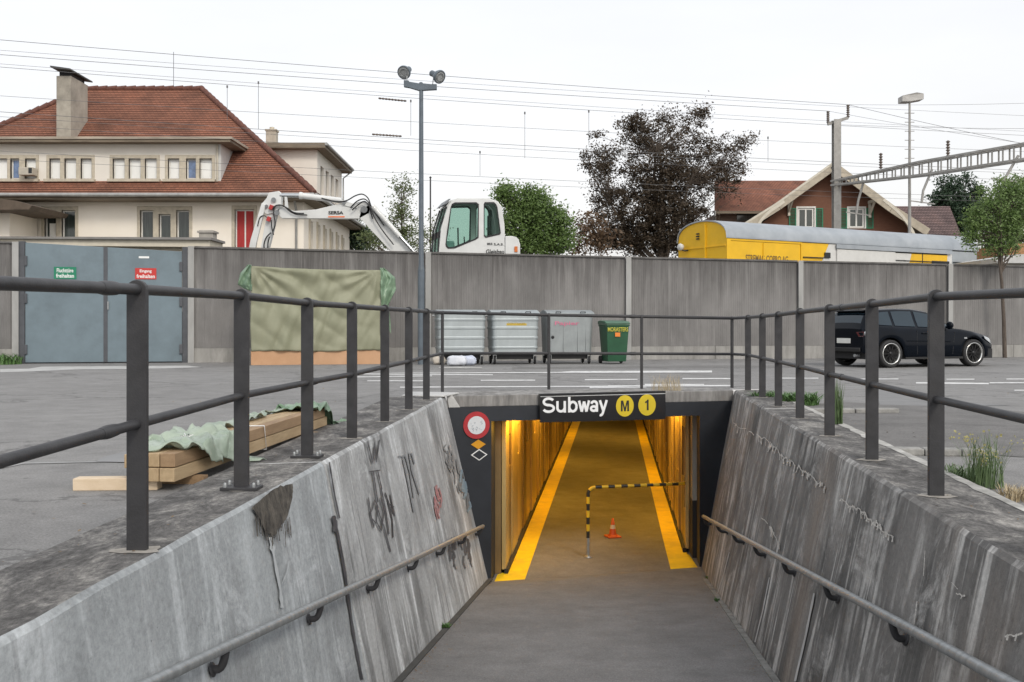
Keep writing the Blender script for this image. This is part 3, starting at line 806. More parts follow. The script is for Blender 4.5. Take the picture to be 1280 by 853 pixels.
def sub(path, s0, s1):
    out = []; acc = 0
    for i in range(len(path) - 1):
        a_, b_ = path[i], path[i + 1]; l_ = (b_ - a_).length
        if acc + l_ >= s0 and acc <= s1:
            t0 = max(0, (s0 - acc) / l_); t1 = min(1, (s1 - acc) / l_)
            p0_, p1_ = a_.lerp(b_, t0), a_.lerp(b_, t1)
            if not out or (out[-1] - p0_).length > 1e-5: out.append(p0_)
            if (out[-1] - p1_).length > 1e-5: out.append(p1_)
        acc += l_
    return out
tot = resample(path, 0)
by, bk = mat('barrier_yellow', (.62, .40, .02), .5, var=.1), mat('barrier_black', (.02, .02, .02), .5)
s_ = 0; i = 0
mb = MB(); mb.tube(sub(path, 0, .28), .0235, 12); mb.build('bare_tube', galv, hb)
s_ = .28
while s_ < tot - .01:
    e_ = min(tot, s_ + .098); mb = MB(); mb.tube(sub(path, s_, e_), .024 if i % 2 else .0242, 12); mb.build('stripe_band', by if i % 2 else bk, hb); s_ = e_; i += 1
mb = MB(); mb.lathe([(.055, 0), (.055, .012), (.03, .03)], b0, (0, 0, 1), 16); mb.build('foot_flange', galv, hb)
cn = G(766, 671.5, FL)
co = thing('traffic_cone', 'small orange traffic cone with a white band on the tunnel floor', 'traffic cone', cn)
org_ = mat('cone_orange', (.62, .10, .02), .5, var=.15, dirt=.3); 
mb = MB(); mb.box(cn + Vector((0, 0, .012)), (.215, .215, .024), rz=.3); mb.build('base', org_, co, bevel=.008)
def cone_band(z0, z1, m, nm, e=0):
    r = lambda z: .062 - .047 * (z / .27) + e
    mb = MB(); mb.lathe([(r(z0), z0 + .024), (r(z1), z1 + .024)] + ([(0.0, z1 + .026)] if nm == 'tip' else []), cn, (0, 0, 1), 24); mb.build(nm, m, co)
mb = MB(); mb.lathe([(.085, .02), (.075, .04), (.060, .045), (.06, .05)], cn, (0, 0, 1), 24); mb.build('collar', org_, co)
cone_band(0.02, .11, org_, 'body'); cone_band(.11, .17, mat('cone_white', (.7, .62, .5), .5), 'white_band', .001); cone_band(.17, .27, org_, 'tip')
mb = MB(); cxy = G(826, 722, FL)
mb.disc(cxy + Vector((0, 0, .018)), (1, .1, 0), (-.1, 1, 0), .30, n=40, rv=.95)  # reddish-brown floor stain, drawn as an added disc with a dark ring
st_ = mb.build('floor_stain_disc', mat('red_brown_stain', (.10, .045, .03), .8, col2=(.17, .08, .055), scale=20, bump=.8, bscale=70)); struct(st_)
mb = MB(); mb.disc(cxy + Vector((0, 0, .016)), (1, .1, 0), (-.1, 1, 0), .36, .30, n=40, rv=.95); struct(mb.build('floor_stain_rim', mat('dark_stain_rim', (.10, .09, .085), .6)))

# ---- guard railing: posts, two pipes, sleeves, foot plates
gr = thing('guard_railing', 'charcoal steel guard railing with two pipes running round three sides of the ramp cut', 'railing', (-1.5, 4, CAP))
def postdata(lst):
    out = []
    for (px, pb, pr) in lst:
        b_ = G(px, pb, CAP); out.append((b_, EYE + (HOR - pr) / F * b_.y))
    return out
left = postdata([(172, 688, 362), (302, 612, 370), (384, 572, 379), (440, 548, 383), (481, 527, 386), (511, 512, 388), (533, 500, 389.5)])
end = postdata([(553, 490, 391), (686, 487, 394), (802, 486, 396), (915, 485, 398)])
right = postdata([(935, 488, 397), (953, 497, 395.5), (973, 508, 393.5), (1000, 523, 390), (1037, 545, 386), (1090, 575, 380.5), (1170, 620, 371)])
dl = (left[1][0] - left[0][0]); dr = (right[-1][0] - right[-2][0])
left = [(left[0][0] - Vector((.02, 1.42, 0)) * k, 1.068) for k in (3, 2, 1)] + left
right = right + [(right[-1][0] - Vector((.10, 1.5, 0)) * k, 1.082) for k in (1, 2, 3)]
def post(p, zr, along, wd, th):
    """flat bar standing across the rail, rounded head"""
    mb = MB(); across = Vector((along.y, -along.x, 0)).normalized(); along = along.normalized()
    h = wd / 2; zc = zr
    prof = [p + across * -h, p + across * h, Vector((p.x, p.y, zc)) + across * h]
    for k in range(1, 8):
        a_ = math.pi * k / 8; prof.append(Vector((p.x, p.y, zc)) + across * (h * math.cos(a_)) + Vector((0, 0, h * math.sin(a_) * .95)))
    prof.append(Vector((p.x, p.y, zc)) - across * h)
    mb.prism([q_ - along * th / 2 for q_ in prof], along * th)
    return mb.build('post', ironm, gr, bevel=.003, seg=1)
for lst, wd, th in ((left, .080, .030), (end, .056, .030), (right, .080, .030)):
    for i, (p, zr) in enumerate(lst):
        al = lst[min(i + 1, len(lst) - 1)][0] - lst[max(i - 1, 0)][0]; al.z = 0
        post(p, zr, al, wd, th)
top = [Vector((p.x, p.y, z)) for p, z in left + end + right]
mid = [Vector((p.x, p.y, CAP + (z - CAP) * .485)) for p, z in left + end + right]
zig = lambda a_: a_
for pth, r_ in ((top, .0225), (mid, .0205)):
    mb = MB(); mb.tube(pth, r_, 14); mb.build('rail_pipe', ironm, gr)
    def sleeve(i, t, ln=.14):
        a_, b_ = pth[i], pth[i + 1]; d = (b_ - a_); c_ = a_ + d * t; d.normalize()
        mb = MB(); mb.tube([c_ - d * ln / 2, c_ - d * ln * .15, c_ + d * ln * .15, c_ + d * ln / 2], r_ + .004, 14, radii=[r_ + .001, r_ + .0055, r_ + .0055, r_ + .003]); mb.build('pipe_sleeve', ironm, gr)
    sleeve(2, .80); sleeve(5, .12); sleeve(13 + 0, .3) if False else None
    sleeve(len(left) + len(end) + 4, .32, .1); sleeve(8, .5, .08); sleeve(len(left) + 1, .9, .1)
for i in (4, 5):
    p, z = left[i]
    mb = MB(); mb.box(p + Vector((0, 0, .009)), (.20, .13, .018), rz=-.06); fp = mb.build('foot_plate', ironm, gr, bevel=.003)
    for sx in (-1, 1):
        for sy in (-1, 1):
            mb = MB(); mb.lathe([(.0, .046), (.008, .042), (.010, .034), (.010, .018)], p + Vector((sx * .078, sy * .045, 0)), (0, 0, 1), 8); mb.build('bolt', galv, fp)
for p, z in left + right:
    if p.y < 0: continue
    mb = MB(); nn = 14
    v_ = [Vector((p.x + math.cos(2 * math.pi * k / nn) * (.085 + R.uniform(-.02, .03)), p.y + math.sin(2 * math.pi * k / nn) * (.07 + R.uniform(-.02, .03)), CAP + .0025)) for k in range(nn)]
    mb.add(v_, [tuple(range(nn))]); mb.build('mortar_pad', mat('pale_mortar', (.30, .28, .25), .95, var=.3, scale=12, bump=.6), gr)

# ---- handrails on the ramp walls
def handrail(A, B, side, label):
    A = Vector(A); B = Vector(B); d = (B - A)
    E = A + d * 1.0 + d.normalized() * 8.5
    h = thing('handrail', label, 'handrail', A)
    mb = MB(); 
    pts = [A] + [A + (E - A) * k / 10 for k in range(1, 11)]
    mb.tube(pts, .024, 16); mb.build('rail_pipe', galvd, h)
    mb = MB(); mb.lathe([(.0, .012), (.02, .008), (.025, 0)], A, (A - B).normalized(), 14); mb.build('end_cap', galvd, h)
    L_ = (E - A).length; dn = (E - A).normalized()
    k = .12
    while k < L_ - .3:
        p = A + dn * k
        f = (CAP - (p.z - .09)) / (CAP - rampz(p.y))
        wp = onwall(side, min(p.y, 12.5) if p.y > 12.6 else p.y, f, .0)
        mb = MB(); q_ = []
        for j in range(9):
            t = j / 8; a_ = t * math.pi / 2
            q_.append(Vector((wp.x + (p.x - wp.x) * math.cos(math.pi / 2 - a_) ** .45, p.y, p.z - .020 - .075 * (1 - math.sin(a_) ** 2.2))))
        mb.tube([Vector((wp.x + side * .03, p.y, q_[0].z))] + q_, .018, 10)
        br = mb.build('bracket', ironm, h)
        mb = MB(); mb.lathe([(.0, .008), (.032, .006), (.034, 0)], Vector((wp.x, p.y, q_[0].z)), (-side, 0, .25), 12); mb.build('wall_plate', ironm, br)
        k += 1.42
    return h
handrail((-.372, 12.8, -1.62), (-1.296, 3.6, -.334), -1, 'worn galvanised tube handrail on the pale left ramp wall')
handrail((2.555, 13.35, -1.60), (1.719, 3.5, -.29), 1, 'worn galvanised tube handrail on the dark right ramp wall')
# ================================================================ plaza: markings, kerbs, wall, gate and what stands there
def mark(pts, name='road_marking', z=.004, m=roadw):
    mb = MB(); v = [G(x, y, z) for x, y in pts]
    tri = tessellate_polygon([v]); fs = []
    for t in tri:
        nn = (v[t[1]] - v[t[0]]).cross(v[t[2]] - v[t[0]]); fs.append(t if nn.z > 0 else (t[0], t[2], t[1]))
    mb.add(v, fs); return struct(mb.build(name, m))
def mline(x0, y0, x1, y1, h, z=.004):
    mark([(x0, y0 - h / 2), (x1, y1 - h / 2), (x1, y1 + h / 2), (x0, y0 + h / 2)], z=z)
mline(449, 467.6, 616, 468.7, 1.1); mline(440, 471.5, 540, 470.0, 1.0)
mark([(480, 465.8), (545, 466.0), (700, 465.2), (714, 464.0), (890, 463.4), (890, 465.9), (735, 466.3), (714, 466.2), (545, 467.0)], z=.008)
mline(459, 476.2, 530, 476.2, 1.0); mline(601, 475.6, 669, 475.4, 1.2); mline(731, 474.8, 797, 474.4, 1.2); mline(853, 473.4, 914, 473.4, 1.3)
mline(500, 484.2, 760, 483.0, 1.3); mline(737, 484.6, 808, 483.8, 1.6); mline(760, 482.8, 914, 482.2, 1.7); mline(806, 480.9, 880, 480.9, 1.6)
mline(969, 472.9, 1023, 472.9, 1.1); mline(1076, 473.9, 1123, 473.9, 1.1); mline(1183, 474.2, 1218, 474.2, 1.1); mline(1258, 474.0, 1330, 474.0, 1.1)
mline(1145, 478.7, 1236, 479.7, 1.8); mline(1237, 478.8, 1420, 478.4, 1.4, .008); mline(1268, 488.0, 1420, 488.4, 1.2)
mark([(0, 461.5), (36, 461.0), (52, 458.5), (235, 457.2), (252, 459.2), (205, 460.8), (95, 462.0), (40, 464.5), (0, 465.5)], 'concrete_apron', .004, palec)
mark([(0, 584), (30, 578), (158, 576), (158, 577.2), (30, 580), (0, 586)], z=.004, m=mat('pale_joint', (.29, .29, .285), .9, var=.2, scale=6))
mark([(130, 571), (162, 563), (185, 566), (240, 560), (240, 577), (160, 578), (120, 577)], 'cement_patch', .006, mat('cement_smear', (.215, .216, .218), .9, col2=(.27, .272, .275), scale=2.5))
mark([(1090, 480), (1160, 502), (1240, 505), (1262, 507), (1180, 508), (1100, 506)], 'cement_patch', .004, mat('faint_patch', (.205, .205, .205), .9, var=.12))
kerbm = mat('low_kerb_concrete', (.28, .275, .26), .9, var=.3, scale=10, bump=.5); 
for (x0, y0, x1, y1, lab) in ((958, 517.5, 1125, 517.0, 'low pale concrete parking kerb beside the green weeds, farther of the two'), (1112, 569.5, 1252, 572.0, 'low pale concrete parking kerb in front of the tall yellow-topped weed, nearer of the two')):
    a_, b_ = G(x0, y0), G(x1, y1); mb = MB(); k = thing('parking_kerb', lab, 'kerb', a_, 'parking kerbs right of the ramp')
    n_ = 3
    for i in range(n_):
        p_, q_ = a_.lerp(b_, i / n_ + .003), a_.lerp(b_, (i + 1) / n_ - .003); mb = MB(); mb.bar(p_ + Vector((0, .07, .024)), q_ + Vector((0, .07, .024)), .13, .055); mb.build('kerb_stone', kerbm, k, bevel=.012)

mark([(962, 507), (1060, 503), (1150, 506), (1230, 511), (1345, 520), (1420, 560), (1330, 575), (1200, 566), (1110, 560), (1040, 528)], 'asphalt_patch', .0035, asphalt('patch_asphalt', (.150, .145, .140), .5, sc=1.2))
mark([(640, 459.0), (900, 457.0), (1010, 457.2), (1010, 459.2), (900, 459.6), (640, 461.5)], 'asphalt_patch', .0035, asphalt('seam_asphalt', (.17, .166, .16), .2, sc=1.2))
# ---- the long wall behind the plaza
WA = Vector((-12.64, 24.68, 0)); WD = Vector((28.07, 5.45, 0)).normalized(); WN = Vector((WD.y, -WD.x, 0))
def wp_(px, z=0.0, off=0.0):
    r = (px - CX) / F; Y = 27.13 / (1 - .194 * r); return Vector((r * Y, Y, z)) + WN * off
def wtop(px): return 3.02 - .27 * px / 1280.0
wallm = bpy.data.materials.new('ribbed_taupe_concrete'); wallm.use_nodes = True
def _wall():
    t = wallm.node_tree; n = t.nodes; l = t.links; b = n['Principled BSDF']; tc = n.new('ShaderNodeTexCoord')
    def nz(st, scale, det, rg):
        mp = n.new('ShaderNodeMapping'); mp.inputs['Scale'].default_value = st; l.new(tc.outputs['Object'], mp.inputs['Vector'])
        k = n.new('ShaderNodeTexNoise'); k.inputs['Scale'].default_value = scale; k.inputs['Detail'].default_value = det; k.inputs['Roughness'].default_value = rg; l.new(mp.outputs[0], k.inputs['Vector']); return k.outputs['Fac']
    r0 = ramp(n, [(.35, (.155, .150, .146)), (.65, (.235, .228, .222))]); l.new(nz((1, 1, .6), .9, 8, .65), r0.inputs['Fac'])
    col = r0.outputs['Color']
    # soot drips that start at the top edge and fade out at their own lengths
    sx = n.new('ShaderNodeSeparateXYZ'); l.new(tc.outputs['Object'], sx.inputs[0])
    mr = n.new('ShaderNodeMapRange'); mr.inputs['From Min'].default_value = 1.2; mr.inputs['From Max'].default_value = 3.0; mr.inputs['To Min'].default_value = 0; mr.inputs['To Max'].default_value = 1; l.new(sx.outputs['Z'], mr.inputs['Value'])
    ad = n.new('ShaderNodeMath'); ad.operation = 'ADD'; l.new(nz((1, 1, .05), 5.0, 6, .7), ad.inputs[0])
    hh = n.new('ShaderNodeMath'); hh.operation = 'MULTIPLY'; hh.inputs[1].default_value = .42; l.new(mr.outputs[0], hh.inputs[0]); l.new(hh.outputs[0], ad.inputs[1])
    r1 = ramp(n, [(.62, (0, 0, 0)), (.95, (.65,) * 3)]); l.new(ad.outputs[0], r1.inputs['Fac'])
    mx = n.new('ShaderNodeMix'); mx.data_type = 'RGBA'; l.new(r1.outputs['Color'], mx.inputs['Factor']); l.new(col, mx.inputs['A']); mx.inputs['B'].default_value = (.065, .06, .058, 1)
    r2 = ramp(n, [(.56, (0, 0, 0)), (.70, (.3,) * 3)]); l.new(nz((1, 1, .06), 9.0, 4, .6), r2.inputs['Fac'])
    m2 = n.new('ShaderNodeMix'); m2.data_type = 'RGBA'; l.new(r2.outputs['Color'], m2.inputs['Factor']); l.new(mx.outputs['Result'], m2.inputs['A']); m2.inputs['B'].default_value = (.33, .32, .31, 1)
    l.new(m2.outputs['Result'], b.inputs['Base Color']); b.inputs['Roughness'].default_value = .9
_wall()
plinth = mat('plinth_concrete', (.24, .235, .22), .9, col2=(.40, .39, .37), scale=2, stretch=(2, 2, .5), bump=.4, dirt=.5)
postm = mat('pale_wall_post', (.34, .34, .33), .7, var=.15, scale=3, stretch=(1, 1, .3), dirt=.3)
bw = thing('barrier_wall', 'long taupe ribbed concrete barrier wall on a pale plinth behind the parking lot', 'wall', wp_(600))
posts = [-330, 20, 239, 535, 785, 1000, 1187, 1420, 1700]
for i in range(len(posts) - 1):
    x0, x1 = posts[i], posts[i + 1]
    if x0 == 20: continue
    a_, b_ = wp_(x0), wp_(x1); L_ = (b_ - a_).length; u = (b_ - a_) / L_
    z0 = .37
    # ribs: fine vertical corrugation, real geometry
    pitch = .065; n_ = int((L_ - .2) / pitch); vs = []; fs = []
    s0 = .1; ztl, ztr = wtop(x0), wtop(x1)
    prof = []
    for k in range(n_):
        s = s0 + k * pitch; dd_ = R.uniform(.001, .006)
        prof += [(s, .0), (s + pitch * .35, .0), (s + pitch * .5, dd_), (s + pitch * .85, dd_)]
    for (s, d) in prof:
        zt = ztl + (ztr - ztl) * s / L_ - .035
        p = a_ + u * s + WN * (d - .02); vs += [p + Vector((0, 0, z0)), p + Vector((0, 0, zt))]
    fs = [(2 * k, 2 * k + 2, 2 * k + 3, 2 * k + 1) for k in range(len(prof) - 1)]
    mb = MB(); mb.add(vs, fs); mb.build('ribbed_panel', wallm, bw)
    mb = MB(); 
    mb.prism([a_ + Vector((0, 0, z0)) - WN * .03, b_ + Vector((0, 0, z0)) - WN * .03, b_ + Vector((0, 0, ztr - .03)) - WN * .03, a_ + Vector((0, 0, ztl - .03)) - WN * .03], -WN * .12); mb.build('panel_back', wallm, bw)
    mb = MB(); mb.bar(a_ + Vector((0, 0, ztl - .015)) - WN * .07 + u * .08, b_ + Vector((0, 0, ztr - .015)) - WN * .07 - u * .08, .19, .045); mb.build('coping', mat('wall_coping', (.13, .125, .12), .9, var=.3), bw)
    k = 0; m_ = max(1, round(L_ / 2.4))
    for k in range(m_):
        p, q_ = a_.lerp(b_, k / m_) + u * .006, a_.lerp(b_, (k + 1) / m_) - u * .006
        mb = MB(); mb.prism([p + WN * .012 + Vector((0, 0, -.1)), q_ + WN * .012 + Vector((0, 0, -.1)), q_ + WN * .012 + Vector((0, 0, z0 - .004)), p + WN * .012 + Vector((0, 0, z0 - .004))], -WN * .14); mb.build('plinth_block', plinth, bw)
for i, x in enumerate(posts[1:-1]):
    p = wp_(x, 0, .03); mb = MB(); wd = .15
    # H section: web and two flanges
    zt = wtop(x) - .0
    mb.box(p + Vector((0, 0, zt / 2)) + WN * .03, (wd, .014, zt), rz=math.atan2(WD.y, WD.x))
    mb.build('steel_post', postm, bw)
    mb = MB(); mb.box(p + Vector((0, 0, zt / 2)) - WN * .03, (.02, .11, zt - .01), rz=math.atan2(WD.y, WD.x)); mb.build('post_web', postm, bw)
# railway ground, raised behind the wall
mb = MB(); RZ = 1.3
A_, B_ = wp_(-330, 0, -.3) - WD * 900, wp_(1700, 0, -.3) + WD * 900
mb.prism([A_ + Vector((0, 0, RZ)), B_ + Vector((0, 0, RZ)), B_ + Vector((900, 2600, RZ)), A_ + Vector((-900, 2600, RZ))], Vector((0, 0, -RZ + .01)))
struct(mb.build('railway_ground', mat('ballast_ground', (.16, .15, .13), .95, var=.4, scale=3, bump=.8)))

# ---- steel double gate
gt = thing('steel_gate', 'large blue-grey steel double gate in the wall with one green and one red plate', 'gate', wp_(130))
gm = mat('blue_grey_gate_paint', (.155, .205, .235), .5, var=.10, scale=2.4, bump=.12, bscale=3, dirt=.45, dirtcol=(.085, .11, .125))
gd = mat('dark_gate_frame', (.075, .08, .09), .5, var=.2)
def wbox(x0, x1, z0, z1, off, th, m, nm, par, bevel=.0):
    a_, b_ = wp_(x0, 0, off), wp_(x1, 0, off); mb = MB()
    mb.prism([a_ + Vector((0, 0, z0)), b_ + Vector((0, 0, z0)), b_ + Vector((0, 0, z1)), a_ + Vector((0, 0, z1))], -WN * th); return mb.build(nm, m, par, bevel)
wbox(23, 31, .0, wtop(27) + .02, .02, .16, gd, 'frame_post', gt); wbox(228, 236, .0, wtop(230) - .02, .02, .16, gd, 'frame_post', gt)
zt = lambda px: 3.035 - .21 * (px / 239)
for (x0, x1) in ((31.5, 130.5), (134, 227.5)):
    a_, b_ = wp_(x0, 0, .0), wp_(x1, 0, .0); mb = MB()
    mb.prism([a_ + Vector((0, 0, .03)), b_ + Vector((0, 0, .03)), b_ + Vector((0, 0, zt(x1))), a_ + Vector((0, 0, zt(x0)))], -WN * .05)
    lf = mb.build('gate_leaf', gm, gt, bevel=.006)
wbox(129.5, 134.5, .03, zt(132), .012, .03, gd, 'meeting_strip', gt)
wbox(31, 228, .0, .03, -.01, .05, dark, 'threshold', gt)
for x in (31.5, 227.5):
    for z in (2.55, 1.62, .35) if x < 100 else (2.45, 1.55, .35):
        wbox(x - 2.2 + (2 if x < 100 else -.8), x + 2.8 + (0 if x < 100 else -1.8), z - .12, z + .12, .05, .05, gd, 'hinge', gt, .008)
wbox(134.6, 136.2, 1.35, 1.55, .05, .04, galv, 'handle', gt, .004)
wbox(173.5, 186.5, 2.42 + .23, 2.70, .008, .006, whitep, 'small_label', gt)
def plate(x0, x1, z0, z1, m, lines, nm, lab, cat):
    t = thing(nm, lab, cat, wp_((x0 + x1) / 2, (z0 + z1) / 2)); wbox(x0, x1, z0, z1, .014, .012, m, 'plate', t, 0)
    n_ = len(lines); h = (z1 - z0)
    for i, (s, w0) in enumerate(lines):
        zz = z1 - h * (.46 if i == 0 else .90); wid = (wp_(x1) - wp_(x0)).length * w0
        c_ = wp_((x0 + x1) / 2, zz, .014) - WD * wid / 2
        textpart('lettering', s, c_, WD, (0, 0, 1), wid, h * .34, whitep, t, bold=.02, depth=.002)
plate(67.5, 95.5, 2.11, 2.41, mat('sign_green', (.012, .20, .11), .45), [('Fluchtt\u00fcre', .74), ('freihalten', .80)], 'exit_door_sign', 'small green plate with two lines of white lettering on the left gate leaf', 'sign')
plate(169, 195.5, 2.12, 2.40, mat('sign_red_plate', (.52, .035, .03), .45), [('Eingang', .56), ('freihalten', .86)], 'entrance_sign', 'small red plate with two lines of white lettering on the right gate leaf', 'sign')
# flat cream roof edge of the shed right behind the gate
sh = thing('flat_roof_shed', 'low cream flat-roofed shed right behind the steel gate, with a small chimney box', 'shed', P(120, 300, 27))
mb = MB(); mb.prism([P(-60, 306, 26.0), P(262, 309, 26.6), P(262, 299.5, 26.6), P(-60, 297.6, 26.0)], Vector((0, 1.2, 0))); mb.build('parapet', mat('shed_cream', (.62, .57, .47), .8, var=.08), sh)
mb = MB(); mb.prism([P(-62, 298, 25.9), P(264, 300, 26.5), P(264, 297, 26.5), P(-62, 295.3, 25.9)], Vector((0, 1.3, 0))); mb.build('roof_edge', mat('shed_edge', (.22, .21, .2), .8), sh)
mb = MB(); mb.prism([P(-60, 330, 26.3), P(258, 330, 26.9), P(258, 307, 26.9), P(-60, 307, 26.3)], Vector((0, .8, 0))); mb.build('shed_wall', mat('shed_cream', (.62, .57, .47), .8), sh)
mb = MB(); mb.box(P(260, 295, 27.4), (.38, .38, .28)); mb.build('vent_box', mat('vent_stone', (.33, .31, .28), .8, var=.2), sh, bevel=.01)
mb = MB(); mb.box(P(260, 290.8, 27.4), (.46, .46, .05)); mb.build('vent_lid', mat('vent_stone', (.33, .31, .28), .8), sh)

# ---- lamp post with two floodlights
lpb = Vector(((526.5 - CX) / F * 24.3, 24.3, 0))
lp = thing('lamp_post', 'tall blue-grey lamp post with two round floodlights standing left of the waste containers', 'lamp post', lpb)
lpm = mat('blue_grey_pole_paint', (.10, .125, .15), .45, var=.2, dirt=.2)
hz = EYE + (HOR - 112) / F * 24.3
mb = MB(); mb.tube([lpb, lpb + Vector((0, 0, 2.3))], .082, 20); mb.build('pole_base', lpm, lp)
mb = MB(); mb.tube([lpb + Vector((0, 0, 2.3)), lpb + Vector((0, 0, 2.42)), lpb + Vector((0, 0, 4.6)), lpb + Vector((0, 0, hz))], .06, 20, radii=[.082, .062, .058, .05]); mb.build('pole', lpm, lp)
mb = MB(); mb.box(lpb + Vector((.09, -.02, .9)), (.012, .12, .42)); mb.build('service_hatch', lpm, lp)
pl = lambda x, z: Vector(((x - CX) / F * 24.3, 24.3 - .06, EYE + (HOR - z) / F * 24.3))
mb = MB(); mb.prism([pl(505, 109), pl(505, 101), pl(511, 101.5), pl(512, 103), pl(524, 105), pl(525, 103.5), pl(528, 103.5), pl(529, 105), pl(539, 106), pl(546, 106), pl(546, 112.5), pl(529, 113.5), pl(523, 113.5), pl(512, 110.2)], Vector((0, .12, 0)))
mb.build('crossbar', lpm, lp, bevel=.008)
def flood(px, py, d, s=1.0):
    c_ = pl(px, py); d = Vector(d).normalized(); 
    mb = MB(); mb.lathe([(.145, .03), (.165, .03), (.168, .0), (.160, -.03), (.125, -.10), (.085, -.15), (.075, -.16), (.075, -.30), (.06, -.32), (0, -.32)], c_, d, 28); b_ = mb.build('floodlight_housing', lpm, lp)
    mb = MB(); mb.lathe([(.15, .018), (.13, .02), (0, .022)], c_, d, 24); mb.build('lens', mat('flood_lens', (.30, .31, .31), .15, var=.5, scale=10, coat=.5), b_)
    mb = MB(); mb.lathe([(.11, .025), (.09, .04), (.085, .025)], c_, d, 24); mb.build('reflector_ring', galv, b_)
    return c_
c1 = flood(505.5, 91.5, (-.35, -1, -.55)); c2 = flood(549.5, 97, (.85, -.75, -.55))
mb = MB(); mb.tube([pl(509, 101), pl(509, 96), c1 + Vector((.06, .06, .05))], .013, 6); mb.build('yoke', galv, lp)
mb = MB(); mb.tube([pl(541, 106), pl(542, 99), c2 + Vector((-.08, .08, .05))], .013, 6); mb.build('yoke', galv, lp)

# ---- covered box: brown board base under an olive tarpaulin
cb = thing('covered_stack', 'large boxy stack standing on an orange-brown board base against the wall', 'stack', G(395, 455))
bl, br_ = Vector(((313.5 - CX) / F * 23.9, 23.9, 0)), Vector(((475.5 - CX) / F * 24.6, 24.6, 0))
bu = (br_ - bl).normalized(); bn = Vector((bu.y, -bu.x, 0)); bL = (br_ - bl).length
mb = MB(); mb.prism([bl, br_, br_ + Vector((0, 0, .34)), bl + Vector((0, 0, .34))], -bn * 1.25); mb.build('base_board', mat('orange_brown_board', (.46, .26, .14), .7, col2=(.56, .34, .20), scale=2, dirt=.25, dirtcol=(.3, .2, .13)), cb, bevel=.01)
mb = MB(); mb.prism([bl + bu * .05 - bn * .05 + Vector((0, 0, .345)), br_ - bu * .05 - bn * .05 + Vector((0, 0, .345)), br_ - bu * .05 - bn * .05 + Vector((0, 0, 2.22)), bl + bu * .05 - bn * .05 + Vector((0, 0, 2.28))], -bn * 1.15); mb.build('stack_body', mat('board_dark', (.3, .22, .15), .8), cb)
tarpm = mat('olive_tarpaulin', (.225, .232, .155), .6, col2=(.285, .288, .200), scale=1.5, bump=.15, bscale=14)
greenf = mat('green_film', (.13, .22, .14), .35, col2=(.24, .34, .23), scale=5, bump=.3, bscale=18)
tp = thing('tarpaulin', 'olive green tarpaulin draped over the boxy stack, its front hanging nearly to the ground', 'tarpaulin', bl)
mb = MB(); NU, NV = 90, 60; vs = []
Hf = 2.36
for j in range(NV + 1):
    for i in range(NU + 1):
        u, v = i / NU, j / NV
        zt_ = 2.37 - .06 * u - .05 * math.sin(math.pi * u) * .6
        if v < .25:                     # over the top
            k = v / .25; p = bl + bu * (bL * u) - bn * (1.2 * (1 - k)) + Vector((0, 0, zt_ + .015 * pnoise(Vector((u * 9, k * 4, 1)))))
        else:
            k = (v - .25) / .75
            z = zt_ + (.33 + .015 * math.sin(u * 9) - zt_) * k
            fold = .035 * math.sin((u - .5) * 30 + k * 3) * k * .3
            # swags hanging from the two top corners
            for (cu_, sg_) in ((0.02, 1), (.98, -1)):
                du = (u - cu_) * sg_; ang = math.atan2(k * 1.25, max(du, 1e-3) * 1.55); rr_ = math.hypot(du * 1.55, k * 1.25)
                fold += .05 * math.sin(ang * 15 + 1.3 * pnoise(Vector((ang * 2, rr_ * 2, cu_)))) * math.exp(-rr_ * 1.3) * min(1, rr_ * 4)
            fold += .13 * (abs(pnoise(Vector((u * 9 + k * 2.5, k * 1.2, 3)))) - .2) + .09 * (abs(pnoise(Vector((u * 4 - k * 3, k * 2, 9)))) - .2) + .018 * pnoise(Vector((u * 14, k * 6, 6))) * (k + .3)
            p = bl + bu * (bL * (u + .004 * math.sin(k * 7))) + bn * (.03 + fold + .02 * k) + Vector((0, 0, z))
        vs.append(p)
mb.add(vs, [(j * (NU + 1) + i, (j + 1) * (NU + 1) + i, (j + 1) * (NU + 1) + i + 1, j * (NU + 1) + i + 1) for j in range(NV) for i in range(NU)], True)
o_ = mb.build('front_sheet', tarpm, tp); sm_ = o_.modifiers.new('thick', 'SOLIDIFY'); sm_.thickness = .006
# side flaps: crumpled green film
def flap(outline, name, amp, par, dn, m, Yb, seed):
    """outline: two edges (left list, right list) of photograph points, filled with a wrinkled sheet"""
    Lx, Rx = outline; mb = MB(); nu, nv = 16, 26; vs = []
    def at(lst, t):
        k = t * (len(lst) - 1); i = min(int(k), len(lst) - 2); f = k - i
        return (lst[i][0] + (lst[i + 1][0] - lst[i][0]) * f, lst[i][1] + (lst[i + 1][1] - lst[i][1]) * f)
    for j in range(nv + 1):
        a_, b_ = at(Lx, j / nv), at(Rx, j / nv)
        for i in range(nu + 1):
            t = i / nu; x = a_[0] + (b_[0] - a_[0]) * t; y = a_[1] + (b_[1] - a_[1]) * t
            Y = Yb + dn * t + amp * pnoise(Vector((t * 5 + seed, j / nv * 6, seed))) + amp * .7 * math.sin(t * 11 + j * .3)
            vs.append(P(x, y, Y))
    mb.add(vs, [(j * (nu + 1) + i, (j + 1) * (nu + 1) + i, (j + 1) * (nu + 1) + i + 1, j * (nu + 1) + i + 1) for j in range(nv) for i in range(nu)], True)
    o_ = mb.build(name, m, par); sm_ = o_.modifiers.new('thick', 'SOLIDIFY'); sm_.thickness = .005; return o_
flap(([(475, 335), (475.5, 350), (476, 365), (477, 385)], [(480, 335), (494, 347), (495, 362), (485, 383)]), 'side_flap', .07, tp, .4, greenf, 24.6, 2.0)
flap(([(479, 383), (482, 400), (486, 412)], [(486, 382), (488, 400), (489, 418)]), 'hanging_strip', .03, tp, .2, greenf, 24.65, 5.0)
